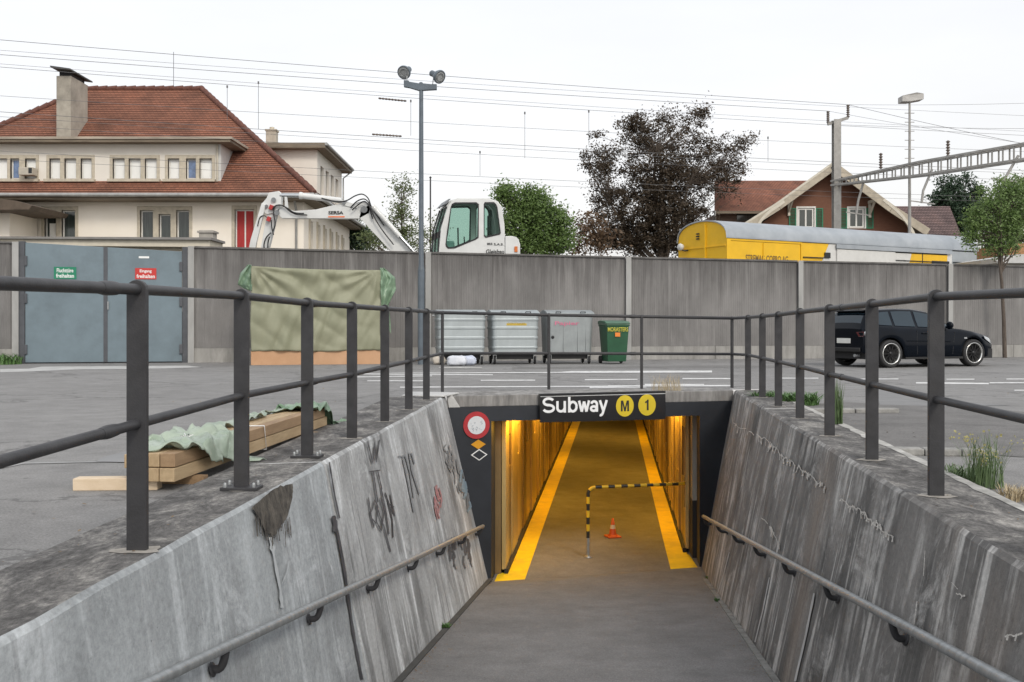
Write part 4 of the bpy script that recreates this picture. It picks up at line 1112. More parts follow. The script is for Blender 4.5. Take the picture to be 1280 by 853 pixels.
flap(([(310, 331), (300, 342), (297, 356), (309, 363)], [(314, 331), (315, 345), (315, 356), (314.5, 364)]), 'side_flap', .05, tp, -.25, greenf, 24.15, 9.0)

# ---- waste containers
def container(kind):
    """rolling 800-litre container, origin at ground centre of the front, front facing -Y"""
    t = thing('waste_container', 'x', 'waste container', (0, 0, 0), 'galvanised rolling waste containers along the wall')
    W_, D_, z0, z1 = 1.14, .80, .27, 1.22
    zm = mat('zinc_sheet', (.40, .44, .45), .45, .35, var=.10, scale=3, stretch=(1, 1, .5), dirt=.12) if kind == 'ribbed' else mat('plain_zinc_sheet', (.30, .325, .33), .5, .35, var=.12, scale=3, dirt=.2)
    c = .10
    def sect(x0, x1, y0, y1, cz): 
        pts = []
        for (cx_, cy_, a0) in ((x1 - cz, y0 + cz, -90), (x1 - cz, y1 - cz, 0), (x0 + cz, y1 - cz, 90), (x0 + cz, y0 + cz, 180)):
            for k in range(5):
                a_ = math.radians(a0 + 90 * k / 4); pts.append((cx_ + cz * math.cos(a_), cy_ + cz * math.sin(a_)))
        return pts
    zs = [z0, z0 + .02]; grow = [0, .0]
    if kind == 'ribbed':
        for zc in (.42, .66, .90, 1.10):
            zs += [zc - .05, zc - .03, zc + .012, zc + .02]; grow += [.0, .014, .014, 0]
    zs += [z1]; grow += [0]
    order = sorted(range(len(zs)), key=lambda i: zs[i])
    rings = []
    for i in order:
        g_ = grow[i]; f = (zs[i] - z0) / (z1 - z0) * .03
        rings.append([Vector((x, y, zs[i])) for x, y in sect(-W_ / 2 - g_ - f + .02, W_ / 2 + g_ + f - .02, -g_ - f, D_ + g_ + f, c)])
    n_ = len(rings[0]); mb = MB(); vs = [v for r in rings for v in r]; fs = []
    for i in range(len(rings) - 1):
        for j in range(n_): fs.append((i * n_ + j, i * n_ + (j + 1) % n_, (i + 1) * n_ + (j + 1) % n_, (i + 1) * n_ + j))
    mb.add(vs, fs); mb.add(rings[0], [tuple(reversed(range(n_)))]); mb.build('bin_body', zm, t, bevel=.004, seg=1)
    if kind != 'ribbed':
        for x in (-.17, .19, .40):
            mb = MB(); mb.box((x, -.022, .75), (.022, .012, .86)); mb.build('vertical_seam', zm, t)
        mb = MB(); mb.lathe([(0, .02), (.035, .015), (.04, 0)], (-.45, -.018, .66), (0, -1, 0), 12); mb.build('lock', dark, t)
    # lid
    mb = MB(); prof = []
    K = 10
    lidp = [(-.05, z1 + .005)] + [(-.05 + .9 * k / K, z1 + .03 + .085 * math.sin(math.pi * k / K)) for k in range(K + 1)] + [(.85, z1 + .005)]
    mb.prism([Vector((-W_ / 2 - .03, y, z)) for y, z in lidp], Vector((W_ + .06, 0, 0))); mb.build('lid', zm, t, bevel=.006)
    for x in (-.32, .30):
        mb = MB(); mb.tube([(x - .06, -.05, z1 + .04), (x - .06, -.09, z1 + .06), (x + .06, -.09, z1 + .06), (x + .06, -.05, z1 + .04)], .011, 8); mb.build('lid_handle', ironm, t)
    for x in (-W_ / 2 - .05, W_ / 2 + .05):
        mb = MB(); mb.tube([(x, .40, z1 - .03), (x + (.05 if x > 0 else -.05), .40, z1 - .03)], .022, 10); mb.build('trunnion', galv, t)
    mb = MB(); mb.box((0, D_ / 2 + .05, z0 - .075), (W_ - .16, D_ - .2, .15)); mb.build('chassis_shade_block', rubber, t)  # chassis deepened into a black block that stands for the shade underneath
    for x in (-.5, .5):
        for y in (.10, D_ - .10):
            mb = MB(); mb.lathe([(0, -.022), (.085, -.022), (.098, -.012), (.098, .012), (.085, .022), (0, .022)], (x, y, .098), (1, 0, 0), 18); wh = mb.build('castor_wheel', rubber, t)
            mb = MB(); mb.box((x - .036, y, .145), (.008, .07, .17)); mb.box((x + .036, y, .145), (.008, .07, .17)); mb.box((x, y, .225), (.08, .09, .012)); mb.build('castor_fork', galv, wh)
    return t
wrz = math.atan2(WD.y, WD.x)
ct = []
def textlocal(t, s, x, z, wd, ht, m, y=-.034):
    textpart('stencil', s, Vector((x, y, z)) , (1, 0, 0), (0, 0, 1), wd, ht, m, t, bold=.015, depth=.003)
c1 = container('ribbed'); c1['label'] = 'ribbed galvanised waste container beside the lamp post, no lettering, bags lying in front'
yst = mat('yellow_sticker', (.55, .40, .06), .5, var=.1)
c2 = copy_tree(c1); c2['label'] = 'ribbed galvanised waste container with a yellow strip sticker, middle of the three'
mb = MB(); mb.box((.02, -.020, .99), (.50, .006, .085)); ys_ = mb.build('yellow_sticker', yst, c2)
textlocal(c2, 'CONTAINER', -.21, .965, .46, .05, mat('sticker_ochre', (.42, .28, .03), .5), -.0255)
c3 = container('plain'); c3['label'] = 'plain galvanised waste container with pink lettering, beside the green wheeled bin'
textlocal(c3, 'Papier', -.40, .93, .62, .12, mat('pink_spray', (.55, .16, .25), .6), -.030)
for t, px in ((c1, 577.5), (c2, 644.5), (c3, 713)):
    Yc = 24.35 + .194 * (px - CX) / F * 24.4; t.location = ((px - CX) / F * Yc, Yc, 0); t.rotation_euler = (0, 0, wrz)
# green wheeled bin
gb = thing('wheeled_bin', 'green plastic wheeled bin with yellow lettering and an orange sticker', 'wheeled bin', (0, 0, 0))
gp = mat('green_bin_plastic', (.018, .085, .04), .42, var=.2, scale=3, dirt=.25, dirtcol=(.05, .08, .06))
mb = MB(); vs = []
for (z, hw, y0, y1) in ((.06, .235, .08, .55), (.30, .25, .05, .60), (.93, .285, .0, .66), (.935, .30, -.015, .68), (.98, .30, -.015, .68)):
    vs += [Vector((-hw, y0, z)), Vector((hw, y0, z)), Vector((hw, y1, z)), Vector((-hw, y1, z))]
fs = [(0, 3, 2, 1)] + [(4 * i + j, 4 * i + (j + 1) % 4, 4 * i + 4 + (j + 1) % 4, 4 * i + 4 + j) for i in range(4) for j in range(4)] + [(16, 17, 18, 19)]
mb.add(vs, fs); mb.build('bin_body', gp, gb, bevel=.015)
mb = MB(); mb.prism([Vector((-.31, -.03, .985)), Vector((-.31, -.035, 1.01)), Vector((-.31, .1, 1.05)), Vector((-.31, .5, 1.075)), Vector((-.31, .68, 1.06)), Vector((-.31, .70, .985))], Vector((.62, 0, 0))); mb.build('lid', mat('green_lid_plastic', (.05, .13, .08), .4, var=.2), gb, bevel=.012)
mb = MB(); mb.tube([(-.26, .70, 1.0), (-.26, .77, 1.02), (.26, .77, 1.02), (.26, .70, 1.0)], .015, 8); mb.build('push_handle', gp, gb)
for x in (-.27, .27):
    mb = MB(); mb.lathe([(0, -.025), (.095, -.025), (.10, -.01), (.10, .01), (.095, .025), (0, .025)], (x, .58, .10), (1, 0, 0), 18); mb.build('wheel', rubber, gb)
textlocal(gb, 'MORASTERS', -.265, .80, .52, .105, mat('stencil_yellow', (.50, .46, .05), .5), -.0)
for ch in gb.children:
    if ch.name.startswith('stencil'): ch.location.y -= .015
mb = MB(); mb.box((-.01, -.003, .725), (.13, .008, .10)); mb.build('orange_sticker', mat('orange_sticker', (.75, .22, .03), .5), gb)
px = 772.5; Yc = 24.55; gb.location = ((px - CX) / F * Yc, Yc, 0); gb.rotation_euler = (0, 0, wrz + .02)
# bags in front of the first container
clothw = mat('white_blue_plastic', (.52, .55, .62), .5, col2=(.68, .70, .74), scale=9, bump=.4, bscale=20)
def bag(px, py, w_, d_, h_, m, label, seed, nm='rubbish_bag'):
    c_ = G(px, py); mb = MB(); vs = []; nu, nv = 26, 14
    for j in range(nv + 1):
        ph = math.pi * j / nv
        for i in range(nu):
            th = 2 * math.pi * i / nu
            d = Vector((math.cos(th) * math.sin(ph), math.sin(th) * math.sin(ph), math.cos(ph)))
            k = 1 + .18 * pnoise(d * 2.3 + Vector((seed, 0, 0))) + .07 * pnoise(d * 6 + Vector((seed, 2, 0)))
            sq = lambda a_, e: math.copysign(abs(a_) ** e, a_)
            vs.append(c_ + Vector((sq(d.x, .6) * w_ / 2 * k, sq(d.y, .7) * d_ / 2 * k, max(0.005, h_ / 2 + sq(d.z, .6) * h_ / 2 * k))))
    mb.add(vs, [(j * nu + i, (j + 1) * nu + i, (j + 1) * nu + (i + 1) % nu, j * nu + (i + 1) % nu) for j in range(nv) for i in range(nu)], True)
    return tag(mb.build(nm, m), label, 'rubbish bag', 'rubbish bags lying before the containers')
bag(549, 456, .30, .28, .22, mat('cream_plastic', (.55, .50, .43), .5, var=.2, bump=.4, bscale=20), 'small cream rubbish bag lying leftmost, behind the railing corner post', 1)
bag(571, 457.5, .46, .3, .24, clothw, 'white and blue plastic bundle lying in the middle of the rubbish bags', 4)
bag(585, 457, .38, .3, .23, mat('blue_white_plastic', (.42, .47, .60), .5, col2=(.62, .66, .75), scale=14, bump=.4, bscale=20), 'blue-tinted plastic bundle lying rightmost of the rubbish bags', 8)
mb = MB(); nn = 22
c_ = G(574, 460); v_ = [c_ + Vector((math.cos(2 * math.pi * k / nn) * (.5 + R.uniform(-.06, .06)), math.sin(2 * math.pi * k / nn) * .12, .006)) for k in range(nn)]
mb.prism(v_, Vector((0, 0, .008))); tag(mb.build('plastic_sheet', mat('pale_sheet', (.6, .6, .58), .5)), 'thin pale plastic sheet spread flat under the rubbish bags', 'plastic sheet')

# ---- timber bundle with green film
wood = mat('pine_timber', (.38, .27, .15), .7, col2=(.52, .39, .235), scale=3, stretch=(9, .8, 9), bump=.3, bscale=30, dirt=.3, dirtcol=(.26, .17, .10))
wood2 = mat('brown_timber', (.28, .18, .10), .7, col2=(.40, .27, .155), scale=3, stretch=(9, .8, 9), bump=.3, bscale=30)
woodp = mat('pale_new_timber', (.60, .47, .32), .7, col2=(.70, .57, .42), scale=3, stretch=(3, 8, 8), bump=.2, bscale=30)
ta = Vector((-2.065, 5.7, 0)); tb = Vector((-1.80, 8.95, 0)); tu = (tb - ta).normalized(); tn = Vector((tu.y, -tu.x, 0))
tbn = thing('timber_bundle', 'strapped bundle of sawn timber beams lying beside the left railing', 'timber', ta)
rr = random.Random(5)
for r in range(2):
    for c in range(3):
        j0, j1 = rr.uniform(-.03, .03), rr.uniform(-.04, .04)
        o_ = tn * ((c - 1) * .094) + Vector((0, 0, .095 + r * .083))
        mb = MB(); mb.bar(ta + o_ + tu * j0, tb + o_ + tu * j1, .088, .078); mb.build('beam', wood if (r + c) % 3 else wood2, tbn, bevel=.004)
for t in (.1, .85):
    p = ta.lerp(tb, t); mb = MB(); mb.bar(p - tn * .2 + Vector((0, 0, .025)), p + tn * .2 + Vector((0, 0, .025)), .06, .05); mb.build('batten', wood2, tbn)
for t in (.46,):
    p = ta.lerp(tb, t); h_, k_ = .224, .148
    mb = MB(); mb.tube([p - tn * k_ + Vector((0, 0, .05)), p - tn * k_ + Vector((0, 0, h_)), p + tn * k_ + Vector((0, 0, h_)) + tu * .05, p + tn * k_ + Vector((0, 0, .05)) + tu * .1, p - tn * k_ + Vector((0, 0, .05))], .005, 6); mb.build('strap', whitep, tbn)
mb = MB(); q0, q1 = G(90, 614), G(196, 613)
mb.bar(q0 + Vector((0, .05, .035)), q1 + Vector((0, .05, .035)), .10, .07); tag(mb.build('loose_plank', woodp, None, bevel=.004), 'short pale loose plank lying crosswise at the near end of the timber bundle', 'plank')
def drape(name, label, s0, s1, w0, w1, amp, seed, m, dz=0.0, hang=.9):
    """film laid over the bundle from s0..s1 (metres along), w0..w1 across; folds to the ground at the sides"""
    mb = MB(); nu, nv = 44, 44; vs = []
    for j in range(nv + 1):
        s = s0 + (s1 - s0) * j / nv
        for i in range(nu + 1):
            t = i / nu; w_ = w0 + (w1 * (.45 + .55 * j / nv) - w0) * t
            w_ += .07 * pnoise(Vector((s * 3, seed, t)))
            s_ = s + .16 * pnoise(Vector((t * 3, seed + 3, j / nv * 2)))
            n1 = pnoise(Vector((s * 7, w_ * 7, seed))); n2 = pnoise(Vector((s * 17, w_ * 17, seed + 4)))
            if abs(w_) < .16: h = .225; x = w_
            else:
                e = abs(w_) - .16; h = max(.02, .225 - e * hang); x = math.copysign(.16 + e * (.35 if h > .02 else .8), w_)
            inside = 0 <= s_ <= (tb - ta).length
            if not inside: 
                e = (-s_ if s_ < 0 else s_ - (tb - ta).length); h = max(.02, h - e * 1.1)
            h += abs(n1) * amp + n2 * amp * .35 + .006
            vs.append(ta + tu * s_ + tn * (x + n1 * amp * .5) + Vector((0, 0, h + dz)))
    mb.add(vs, [(j * (nu + 1) + i, (j + 1) * (nu + 1) + i, (j + 1) * (nu + 1) + i + 1, j * (nu + 1) + i + 1) for j in range(nv) for i in range(nu)], True)
    o_ = mb.build(name, m); sm_ = o_.modifiers.new('thick', 'SOLIDIFY'); sm_.thickness = .003
    return tag(o_, label, 'plastic film', 'green films wrapped round the timber')
film = mat('pale_green_film', (.30, .38, .29), .28, col2=(.48, .55, .46), scale=6, bump=.5, bscale=14, alpha=.86)
drape('plastic_film', 'pale green plastic film crumpled over the near end of the timber', .12, .98, -.30, .42, .10, 1.0, film)
drape('plastic_film', 'green plastic film bunched over the far end of the timber', 2.75, 3.75, -.30, .34, .09, 12.0, greenf, hang=.6)
drape('plastic_film', 'green plastic film strip tucked behind the middle of the timber', .9, 2.9, -.30, -.10, .05, 22.0, film, hang=.3)
T = MB()
for k in range(6):
    p = ta + tu * .50 + Vector((0, 0, .265)); T.tube([p, p + Vector((R.uniform(-.05, .05), R.uniform(-.05, .05), R.uniform(.0, .03))), p + Vector((R.uniform(-.09, .09), R.uniform(-.09, .09), -.03))], .0028, 5)
tag(T.build('tie_string', whitep), 'frayed white tie string knotted on top of the near green film', 'string', kind='stuff')

# ---- weeds
def tuft(name, label, c, n_, h, spread, m, seed, width=.006, lean=.5, heads=None, group='weeds round the ramp'):
    rr = random.Random(seed); t = thing(name, label, 'weed', c, group); mb = MB(); tips = []
    for k in range(n_):
        a_ = rr.uniform(0, 2 * math.pi); r0 = spread * math.sqrt(rr.random()); p = Vector(c) + Vector((math.cos(a_) * r0, math.sin(a_) * r0, 0))
        b_ = rr.uniform(0, 2 * math.pi); hh = h * rr.uniform(.45, 1.0); ln = lean * hh * rr.uniform(.1, 1)
        w_ = Vector((math.cos(b_ + 1.57), math.sin(b_ + 1.57), 0)) * width * rr.uniform(.6, 1.3)
        pts = [p + Vector((math.cos(b_) * ln * q * q, math.sin(b_) * ln * q * q, hh * (q - .18 * q * q * lean))) for q in (0, .35, .7, 1)]
        vs = []
        for i, q in enumerate(pts): f = (1, .9, .6, .08)[i]; vs += [q - w_ * f, q + w_ * f]
        mb.add(vs, [(0, 1, 3, 2), (2, 3, 5, 4), (4, 5, 7, 6)]); tips.append(pts[-1])
    b = mb.build('blades', m, t); b['kind'] = 'stuff'
    if heads:
        mb = MB()
        for q in tips:
            if rr.random() < heads[1]:
                for _ in range(5):
                    o_ = Vector((rr.uniform(-.02, .02), rr.uniform(-.02, .02), rr.uniform(-.05, .01))); s = rr.uniform(.005, .010); d_ = Vector((rr.uniform(-1, 1), rr.uniform(-1, 1), rr.uniform(-1, 1))).normalized() * s; e_ = d_.orthogonal().normalized() * s
                    mb.add([q + o_ - d_, q + o_ - e_, q + o_ + d_, q + o_ + e_], [(0, 1, 2, 3)])
        hd = mb.build('flower_heads', heads[0], t); hd['kind'] = 'stuff'
    return t
grs = mat('weed_green', (.055, .125, .030), .6, col2=(.10, .20, .055), scale=18)
grd = mat('dry_grass', (.38, .30, .18), .8, col2=(.50, .42, .28), scale=18)
grw = mat('willowherb_green', (.07, .12, .045), .6, col2=(.13, .19, .08), scale=14)
tuft('grass_tuft', 'lush green grass tuft at the foot of the left gate post', wp_(4, 0, .25), 420, .36, .5, grs, 1, .014, 1.1)
tuft('weed_clump', 'bright green weed clump behind the right railing, left of the fourth post', G(961, 500), 260, .16, .22, grs, 2, .009, 1.3)
tuft('weed_clump', 'bright green bushy weed behind the right railing at the end of the farther kerb', G(997, 506), 420, .22, .24, grs, 3, .011, 1.4)
tuft('weed_clump', 'thin climbing weed standing against the sixth right railing post', G(1046, 537), 90, .5, .05, grw, 4, .006, .15)
tuft('tall_weed', 'tall feathery weed with small yellowish heads behind the nearest right railing post', G(1232, 609, .0), 150, .38, .10, grw, 5, .0026, .55, (mat('yellow_heads', (.30, .27, .10), .7, var=.3), .22))
tuft('tall_weed', 'low sprawling green weed left of the tall yellow-flowered weed', G(1200, 600, .0), 260, .12, .16, grw, 15, .005, 1.2)
tuft('dry_tuft', 'dry straw-coloured tuft at the right edge of the coping', G(1272, 625, .0), 160, .11, .10, grd, 6, .004, 1.0)
tuft('dry_tuft', 'dry straw-coloured grass standing on the concrete beam right of the Subway sign', Vector((2.15, 13.85, CAP)), 170, .30, .22, grd, 7, .0022, .9)
def rfl(px, py): 
    # a point of the ramp seen through a pixel
    k = (py - HOR) / F; Y = (EYE + .795) / (k - .1186); return Vector(((px - CX) / F * Y, Y, rampz(Y)))
tuft('small_weed', 'small green weed in the joint at the foot of the left ramp wall', rfl(556, 786), 70, .07, .04, grs, 8, .008, 1.1)
tuft('small_weed', 'tiny green weed in the joint at the foot of the right ramp wall', rfl(897, 752), 40, .05, .03, grs, 9, .006, 1.1)
tuft('small_weed', 'tiny dark weed at the corner where the right ramp wall meets the portal', rfl(884, 724), 30, .06, .03, grs, 10, .006, 1.0)
# pale rough edge between the right coping and the asphalt, where the render has flaked
mb = MB(); v_ = []
prev = None
for i in range(60):
    y = 2.6 + i * .16; wv = .02 + .035 * abs(pnoise(Vector((y * 2.3, 1, 0)))) * 2
    a_ = Vector((RTO(y) - wv, y, CAP + .003)); b_ = Vector((RTO(y) + .022 + wv * .5, y, CAP + .003)); c_ = Vector((RTO(y) + .03 + wv * 1.2, y, .002))
    v_ += [a_, b_, c_]
mb.add(v_, [(3 * i, 3 * i + 1, 3 * i + 4, 3 * i + 3) for i in range(59)] + [(3 * i + 1, 3 * i + 2, 3 * i + 5, 3 * i + 4) for i in range(59)])
mb.build('flaked_edge', mat('flaked_lime', (.24, .235, .22), .95, col2=(.55, .54, .51), scale=7, bump=.8, bscale=50), rw)
mb = MB(); e_ = [Vector((LTO(12.0) + .02, 12.1, CAP + .002)), Vector((eLT.x, eLT.y, CAP + .002))]
ee = eLT
mb.prism([Vector((ee.x - .55, ee.y - .20, CAP + .003)), Vector((ee.x - .02, ee.y - .28, CAP + .003)), Vector((ee.x + .07, ee.y + .02, CAP + .003)), Vector((ee.x + .15, ee.y + .3, CAP + .003)), Vector((ee.x - .5, ee.y + .5, CAP + .003))], Vector((0, 0, .02))); mb.build('mortar_cap', mat('white_mortar', (.50, .50, .49), .9, var=.2, bump=.5), lw, bevel=.008)
mb = MB(); mb.prism([pp(ee.x - .0, CAP + .01, .016), pp(ee.x + .07, CAP + .01, .016), pp(ee.x + .17, -.10, .016), pp(ee.x + .03, -.10, .016)], -PN * .03); mb.build('mortar_edge', mat('white_mortar', (.50, .50, .49), .9), lw)

# grit and dead leaves collected along the ramp edges and on the lot
rr = random.Random(77); mb = MB()
def flake(p, s):
    a_ = rr.uniform(0, 6.28); u_ = Vector((math.cos(a_), math.sin(a_), rr.uniform(-.2, .4))) * s; v_ = Vector((-math.sin(a_), math.cos(a_), rr.uniform(-.2, .4))) * s * .55
    mb.add([p - u_, p - v_, p + u_, p + v_], [(0, 1, 2, 3)])
for k in range(420):
    sd = rr.choice((-1, 1)); y = rr.uniform(3.2, 12.6); d_ = .07 + abs(rr.gauss(0, .09)); x = (LB(y) + d_) if sd < 0 else (RB(y) - d_)
    flake(Vector((x, y, rampz(y) + .010)), rr.uniform(.004, .014))
for k in range(220):
    y = rr.uniform(3.5, 20); x = rr.choice((LTO(y) - abs(rr.gauss(0, .5)) - .05, RTO(y) + abs(rr.gauss(0, .5)) + .08)) if y < 12.3 else rr.uniform(-6, 9)
    if y < 15 and y > 12.3 and -1.2 < x < 3.9: continue
    flake(Vector((x, y, .010)), rr.uniform(.005, .018))
for k in range(160):
    y = rr.uniform(3.5, 12); sd = rr.choice((0, 1)); x = (LTO(y) + rr.random() * .45) if sd == 0 else (RTO(y) - rr.random() * .42); flake(Vector((x, y, CAP + .007)), rr.uniform(.003, .010))
tag(mb.build('leaf_litter', mat('dead_leaf_brown', (.10, .065, .04), .85, col2=(.26, .19, .11), scale=14)), 'small dead leaves and grit gathered along the ramp edges and coping', 'leaf litter', kind='stuff')
# ================================================================ parked car
def build_car():
    t = thing('parked_car', 'black hatchback with black alloy wheels and a pale number plate, parked before the wall', 'car', (0, 0, 0))
    paint = mat('black_car_paint', (.003, .005, .009), .10, var=.2, scale=2, spec=.16)
    glass = mat('tinted_car_glass', (.016, .030, .042), .03, spec=.5)
    trim = mat('black_trim', (.012, .012, .012), .55)
    # stations along x: rear 0 .. front 4.1 ; wheel centres
    RXc, FXc, WR, ZW = .78, 3.28, .315, .315
    LEN = 4.12
    def lerp(tb_, x):
        for i in range(len(tb_) - 1):
            if x <= tb_[i + 1][0]:
                a_, b_ = tb_[i], tb_[i + 1]; f = (x - a_[0]) / (b_[0] - a_[0]); f = f * f * (3 - 2 * f) if len(a_) > 2 else f
                return a_[1] + (b_[1] - a_[1]) * f
        return tb_[-1][1]
    belt = [(0, .86), (.15, .93), (.6, .925), (1.4, .90), (2.4, .875), (2.9, .86), (3.3, .80), (3.75, .70), (4.0, .58), (4.12, .50)]
    roof = [(0, .88), (.06, .98), (.22, 1.20), (.34, 1.285), (.6, 1.325), (1.1, 1.345), (1.6, 1.34), (2.05, 1.285), (2.3, 1.19), (2.62, 1.03), (2.85, .905), (3.0, .885), (3.3, .845), (3.75, .74), (4.0, .61), (4.12, .515)]
    wid = [(0, .66), (.12, .775), (.4, .825), (.9, .85), (2.0, .85), (3.2, .845), (3.6, .80), (3.9, .72), (4.02, .62), (4.09, .48), (4.12, .28)]
    wr = [(0, .60), (.2, .60), (.5, .605), (1.5, .60), (2.2, .60), (2.62, .64), (2.9, .70), (3.3, .70), (3.8, .58), (4.12, .22)]
    sill = [(0, .34), (.2, .24), (.6, .2), (3.5, .2), (3.95, .22), (4.12, .33)]
    xs = sorted(set([round(LEN * i / 74, 4) for i in range(75)] + [.22, 2.62, 2.9]))
    rows = []
    for x in xs:
        b_, rf, w_, rw_ = lerp(belt, x), lerp(roof, x), lerp(wid, x), lerp(wr, x)
        zb = lerp(sill, x)
        for c_ in (RXc, FXc):
            d = abs(x - c_); A = WR + .045
            if d < A: zb = max(zb, ZW + math.sqrt(A * A - d * d))
        rf = max(rf, b_ + .01)
        rows.append([(w_ - .03, zb), (w_ - .004, zb + .03 + .0 * 1), (w_ + .0, max(zb + .05, .5) if zb < .6 else zb + .05), (w_ - .012, max(b_ - .1, zb + .07)), (w_ - .05, b_), (w_ - .065, b_ + .006),
                     (w_ + (rw_ - w_ + .05) * .5 - .06, b_ + (rf - .05 - b_) * .5), (rw_ + .0, max(rf - .05, b_ + .008)), (rw_ - .06, rf - .018), (rw_ * .5, rf - .003), (0, rf)])
    n_ = len(rows[0]); vs = []
    for x, r in zip(xs, rows):
        for (y, z) in r: vs.append(Vector((x, -y, z)))
        for (y, z) in reversed(r[:-1]): vs.append(Vector((x, y, z)))
    m_ = 2 * n_ - 1
    fs = [(i * m_ + j, (i + 1) * m_ + j, (i + 1) * m_ + j + 1, i * m_ + j + 1) for i in range(len(xs) - 1) for j in range(m_ - 1)]
    mb = MB(); mb.add(vs, fs, True); mb.add([vs[j] for j in range(m_)], [tuple(range(m_))]); e = (len(xs) - 1) * m_; mb.add([vs[e + j] for j in range(m_)], [tuple(reversed(range(m_)))])
    mb.build('body', paint, t)
    mb = MB(); mb.box((2.05, 0, .30), (3.7, 1.5, .22)); mb.build('underbody', rubber, t)
    def surf(x, f, s, off=.006):
        """point on the glasshouse side: f 0 at belt, 1 at roof edge"""
        r = rows[min(range(len(xs)), key=lambda i: abs(xs[i] - x))]
        b_, rf, w_, rw_ = lerp(belt, x), lerp(roof, x), lerp(wid, x), lerp(wr, x)
        p0, p1, p2 = (w_ - .065, b_ + .006), (w_ + (rw_ - w_ + .05) * .5 - .06, b_ + (rf - .05 - b_) * .5), (rw_, max(rf - .05, b_ + .008))
        q_ = (p0[0] + (p1[0] - p0[0]) * f * 2, p0[1] + (p1[1] - p0[1]) * f * 2) if f < .5 else (p1[0] + (p2[0] - p1[0]) * (f * 2 - 1), p1[1] + (p2[1] - p1[1]) * (f * 2 - 1))
        return Vector((x, s * (q_[0] + off), q_[1] + off * .3))
    def window(pl_, nm='side_window', m=glass):
        # pl_: list of (x, f_bottom, f_top)
        for s in (-1, 1):
            mb = MB(); vs = []
            for (x, f0, f1) in pl_:
                for k in range(5): vs.append(surf(x, f0 + (f1 - f0) * k / 4, s))
            mb.add(vs, [(i * 5 + k, (i + 1) * 5 + k, (i + 1) * 5 + k + 1, i * 5 + k + 1) for i in range(len(pl_) - 1) for k in range(4)], True); mb.build(nm, m, t)
    window([(.42, .42, .50), (.50, .10, .78), (.60, .08, .9), (.80, .06, .93), (.86, .06, .93)])
    window([(.93, .06, .93), (1.2, .05, .94), (1.5, .05, .94), (1.52, .05, .94)])
    window([(1.60, .05, .94), (1.9, .05, .94), (2.10, .05, .93), (2.3, .05, .90), (2.50, .05, .80), (2.62, .08, .55), (2.68, .1, .3)])
    # windscreen and rear screen
    def screen(stn, nm):
        mb = MB(); vs = []
        for (x, k) in stn:
            rf = lerp(roof, x); rw_ = lerp(wr, x) * k
            for j in range(9): y = -rw_ + 2 * rw_ * j / 8; vs.append(Vector((x, y, rf + .006 - .018 * (abs(y) / max(rw_, .01)) ** 3)))
        mb.add(vs, [(i * 9 + j, (i + 1) * 9 + j, (i + 1) * 9 + j + 1, i * 9 + j + 1) for i in range(len(stn) - 1) for j in range(8)], True); mb.build(nm, glass, t)
    screen([(2.10, .86), (2.3, .88), (2.5, .9), (2.7, .9), (2.8, .9)], 'windscreen')
    screen([(.08, .86), (.14, .86), (.2, .86), (.27, .85)], 'rear_screen')
    mb = MB(); mb.prism([Vector((.10, -.55, 1.265)), Vector((.10, -.55, 1.29)), Vector((.46, -.55, 1.335)), Vector((.46, -.55, 1.30))], Vector((0, 1.10, 0))); mb.build('roof_spoiler', paint, t, bevel=.01)
    # wheels
    rim = mat('polished_rim_lip', (.62, .62, .60), .2, .9, var=.08); rimd = mat('black_alloy', (.015, .015, .016), .3, .4)
    for c_ in (RXc, FXc):
        for s in (-1, 1):
            yo = s * .845; ax = (0, s, 0)
            mb = MB(); mb.lathe([(.235, -.02), (.25, .0), (.295, .002), (.312, -.025), (.315, -.06), (.315, -.17), (.30, -.20), (.24, -.2)], (c_, yo, ZW), ax, 36); wh = mb.build('wheel', rubber, t)
            mb = MB(); mb.lathe([(.242, -.01), (.240, .003), (.222, .001), (.214, -.03), (.205, -.10)], (c_, yo, ZW), ax, 36); mb.build('rim', rim, wh)
            mb = MB(); mb.lathe([(.205, -.10), (.0, -.10)], (c_, yo, ZW), ax, 24); mb.build('brake_disc', mat('dark_brake', (.03, .03, .03), .5, .5), wh)
            mb = MB()
            for k in range(10):
                a_ = math.tau * k / 10; d = Vector((math.cos(a_), 0, math.sin(a_))); cc = Vector((c_, yo - s * .035, ZW)); mb.bar(cc + d * .03, cc + d * .212, .026, .025, up=(0, 1, 0))
            mb.lathe([(0, .0), (.045, -.003), (.055, -.03)], (c_, yo - s * .01, ZW), ax, 16); mb.build('spokes', rimd, wh)
    # lamps, plate, mirrors, handles, seams
    red = mat('red_tail_lamp', (.10, .008, .01), .15, coat=1, var=.2); clr = mat('clear_lamp', (.38, .40, .41), .12, .3, var=.25, scale=20, coat=1)
    def sidept(x, z, s, off=.004): 
        w_ = lerp(wid, x); return Vector((x, s * (w_ + off), z))
    for s in (-1, 1):
        mb = MB(); mb.prism([Vector((-.004, s * .42, .80)), Vector((-.004, s * .655, .81)), Vector((.02, s * .70, .76)), Vector((-.004, s * .655, .70)), Vector((-.004, s * .50, .70))], Vector((.05, 0, 0))); mb.build('tail_lamp', red, t)
        mb = MB(); mb.lathe([(0, .03), (.035, .02), (.05, -.01)], (.045, s * .70, .765), (-.8, s * .6, 0), 16); mb.build('tail_lamp', clr, t)
        mb = MB(); vs = []
        for (x, z0, z1) in ((3.62, .655, .70), (3.72, .60, .675), (3.84, .545, .645), (3.96, .50, .59), (4.06, .485, .535)):
            w_ = lerp(wid, x); vs += [Vector((x, s * (w_ + .008), z0)), Vector((x, s * (w_ + .002), (z0 + z1) / 2 + .01)), Vector((x, s * (w_ - .03), z1 + .012))]
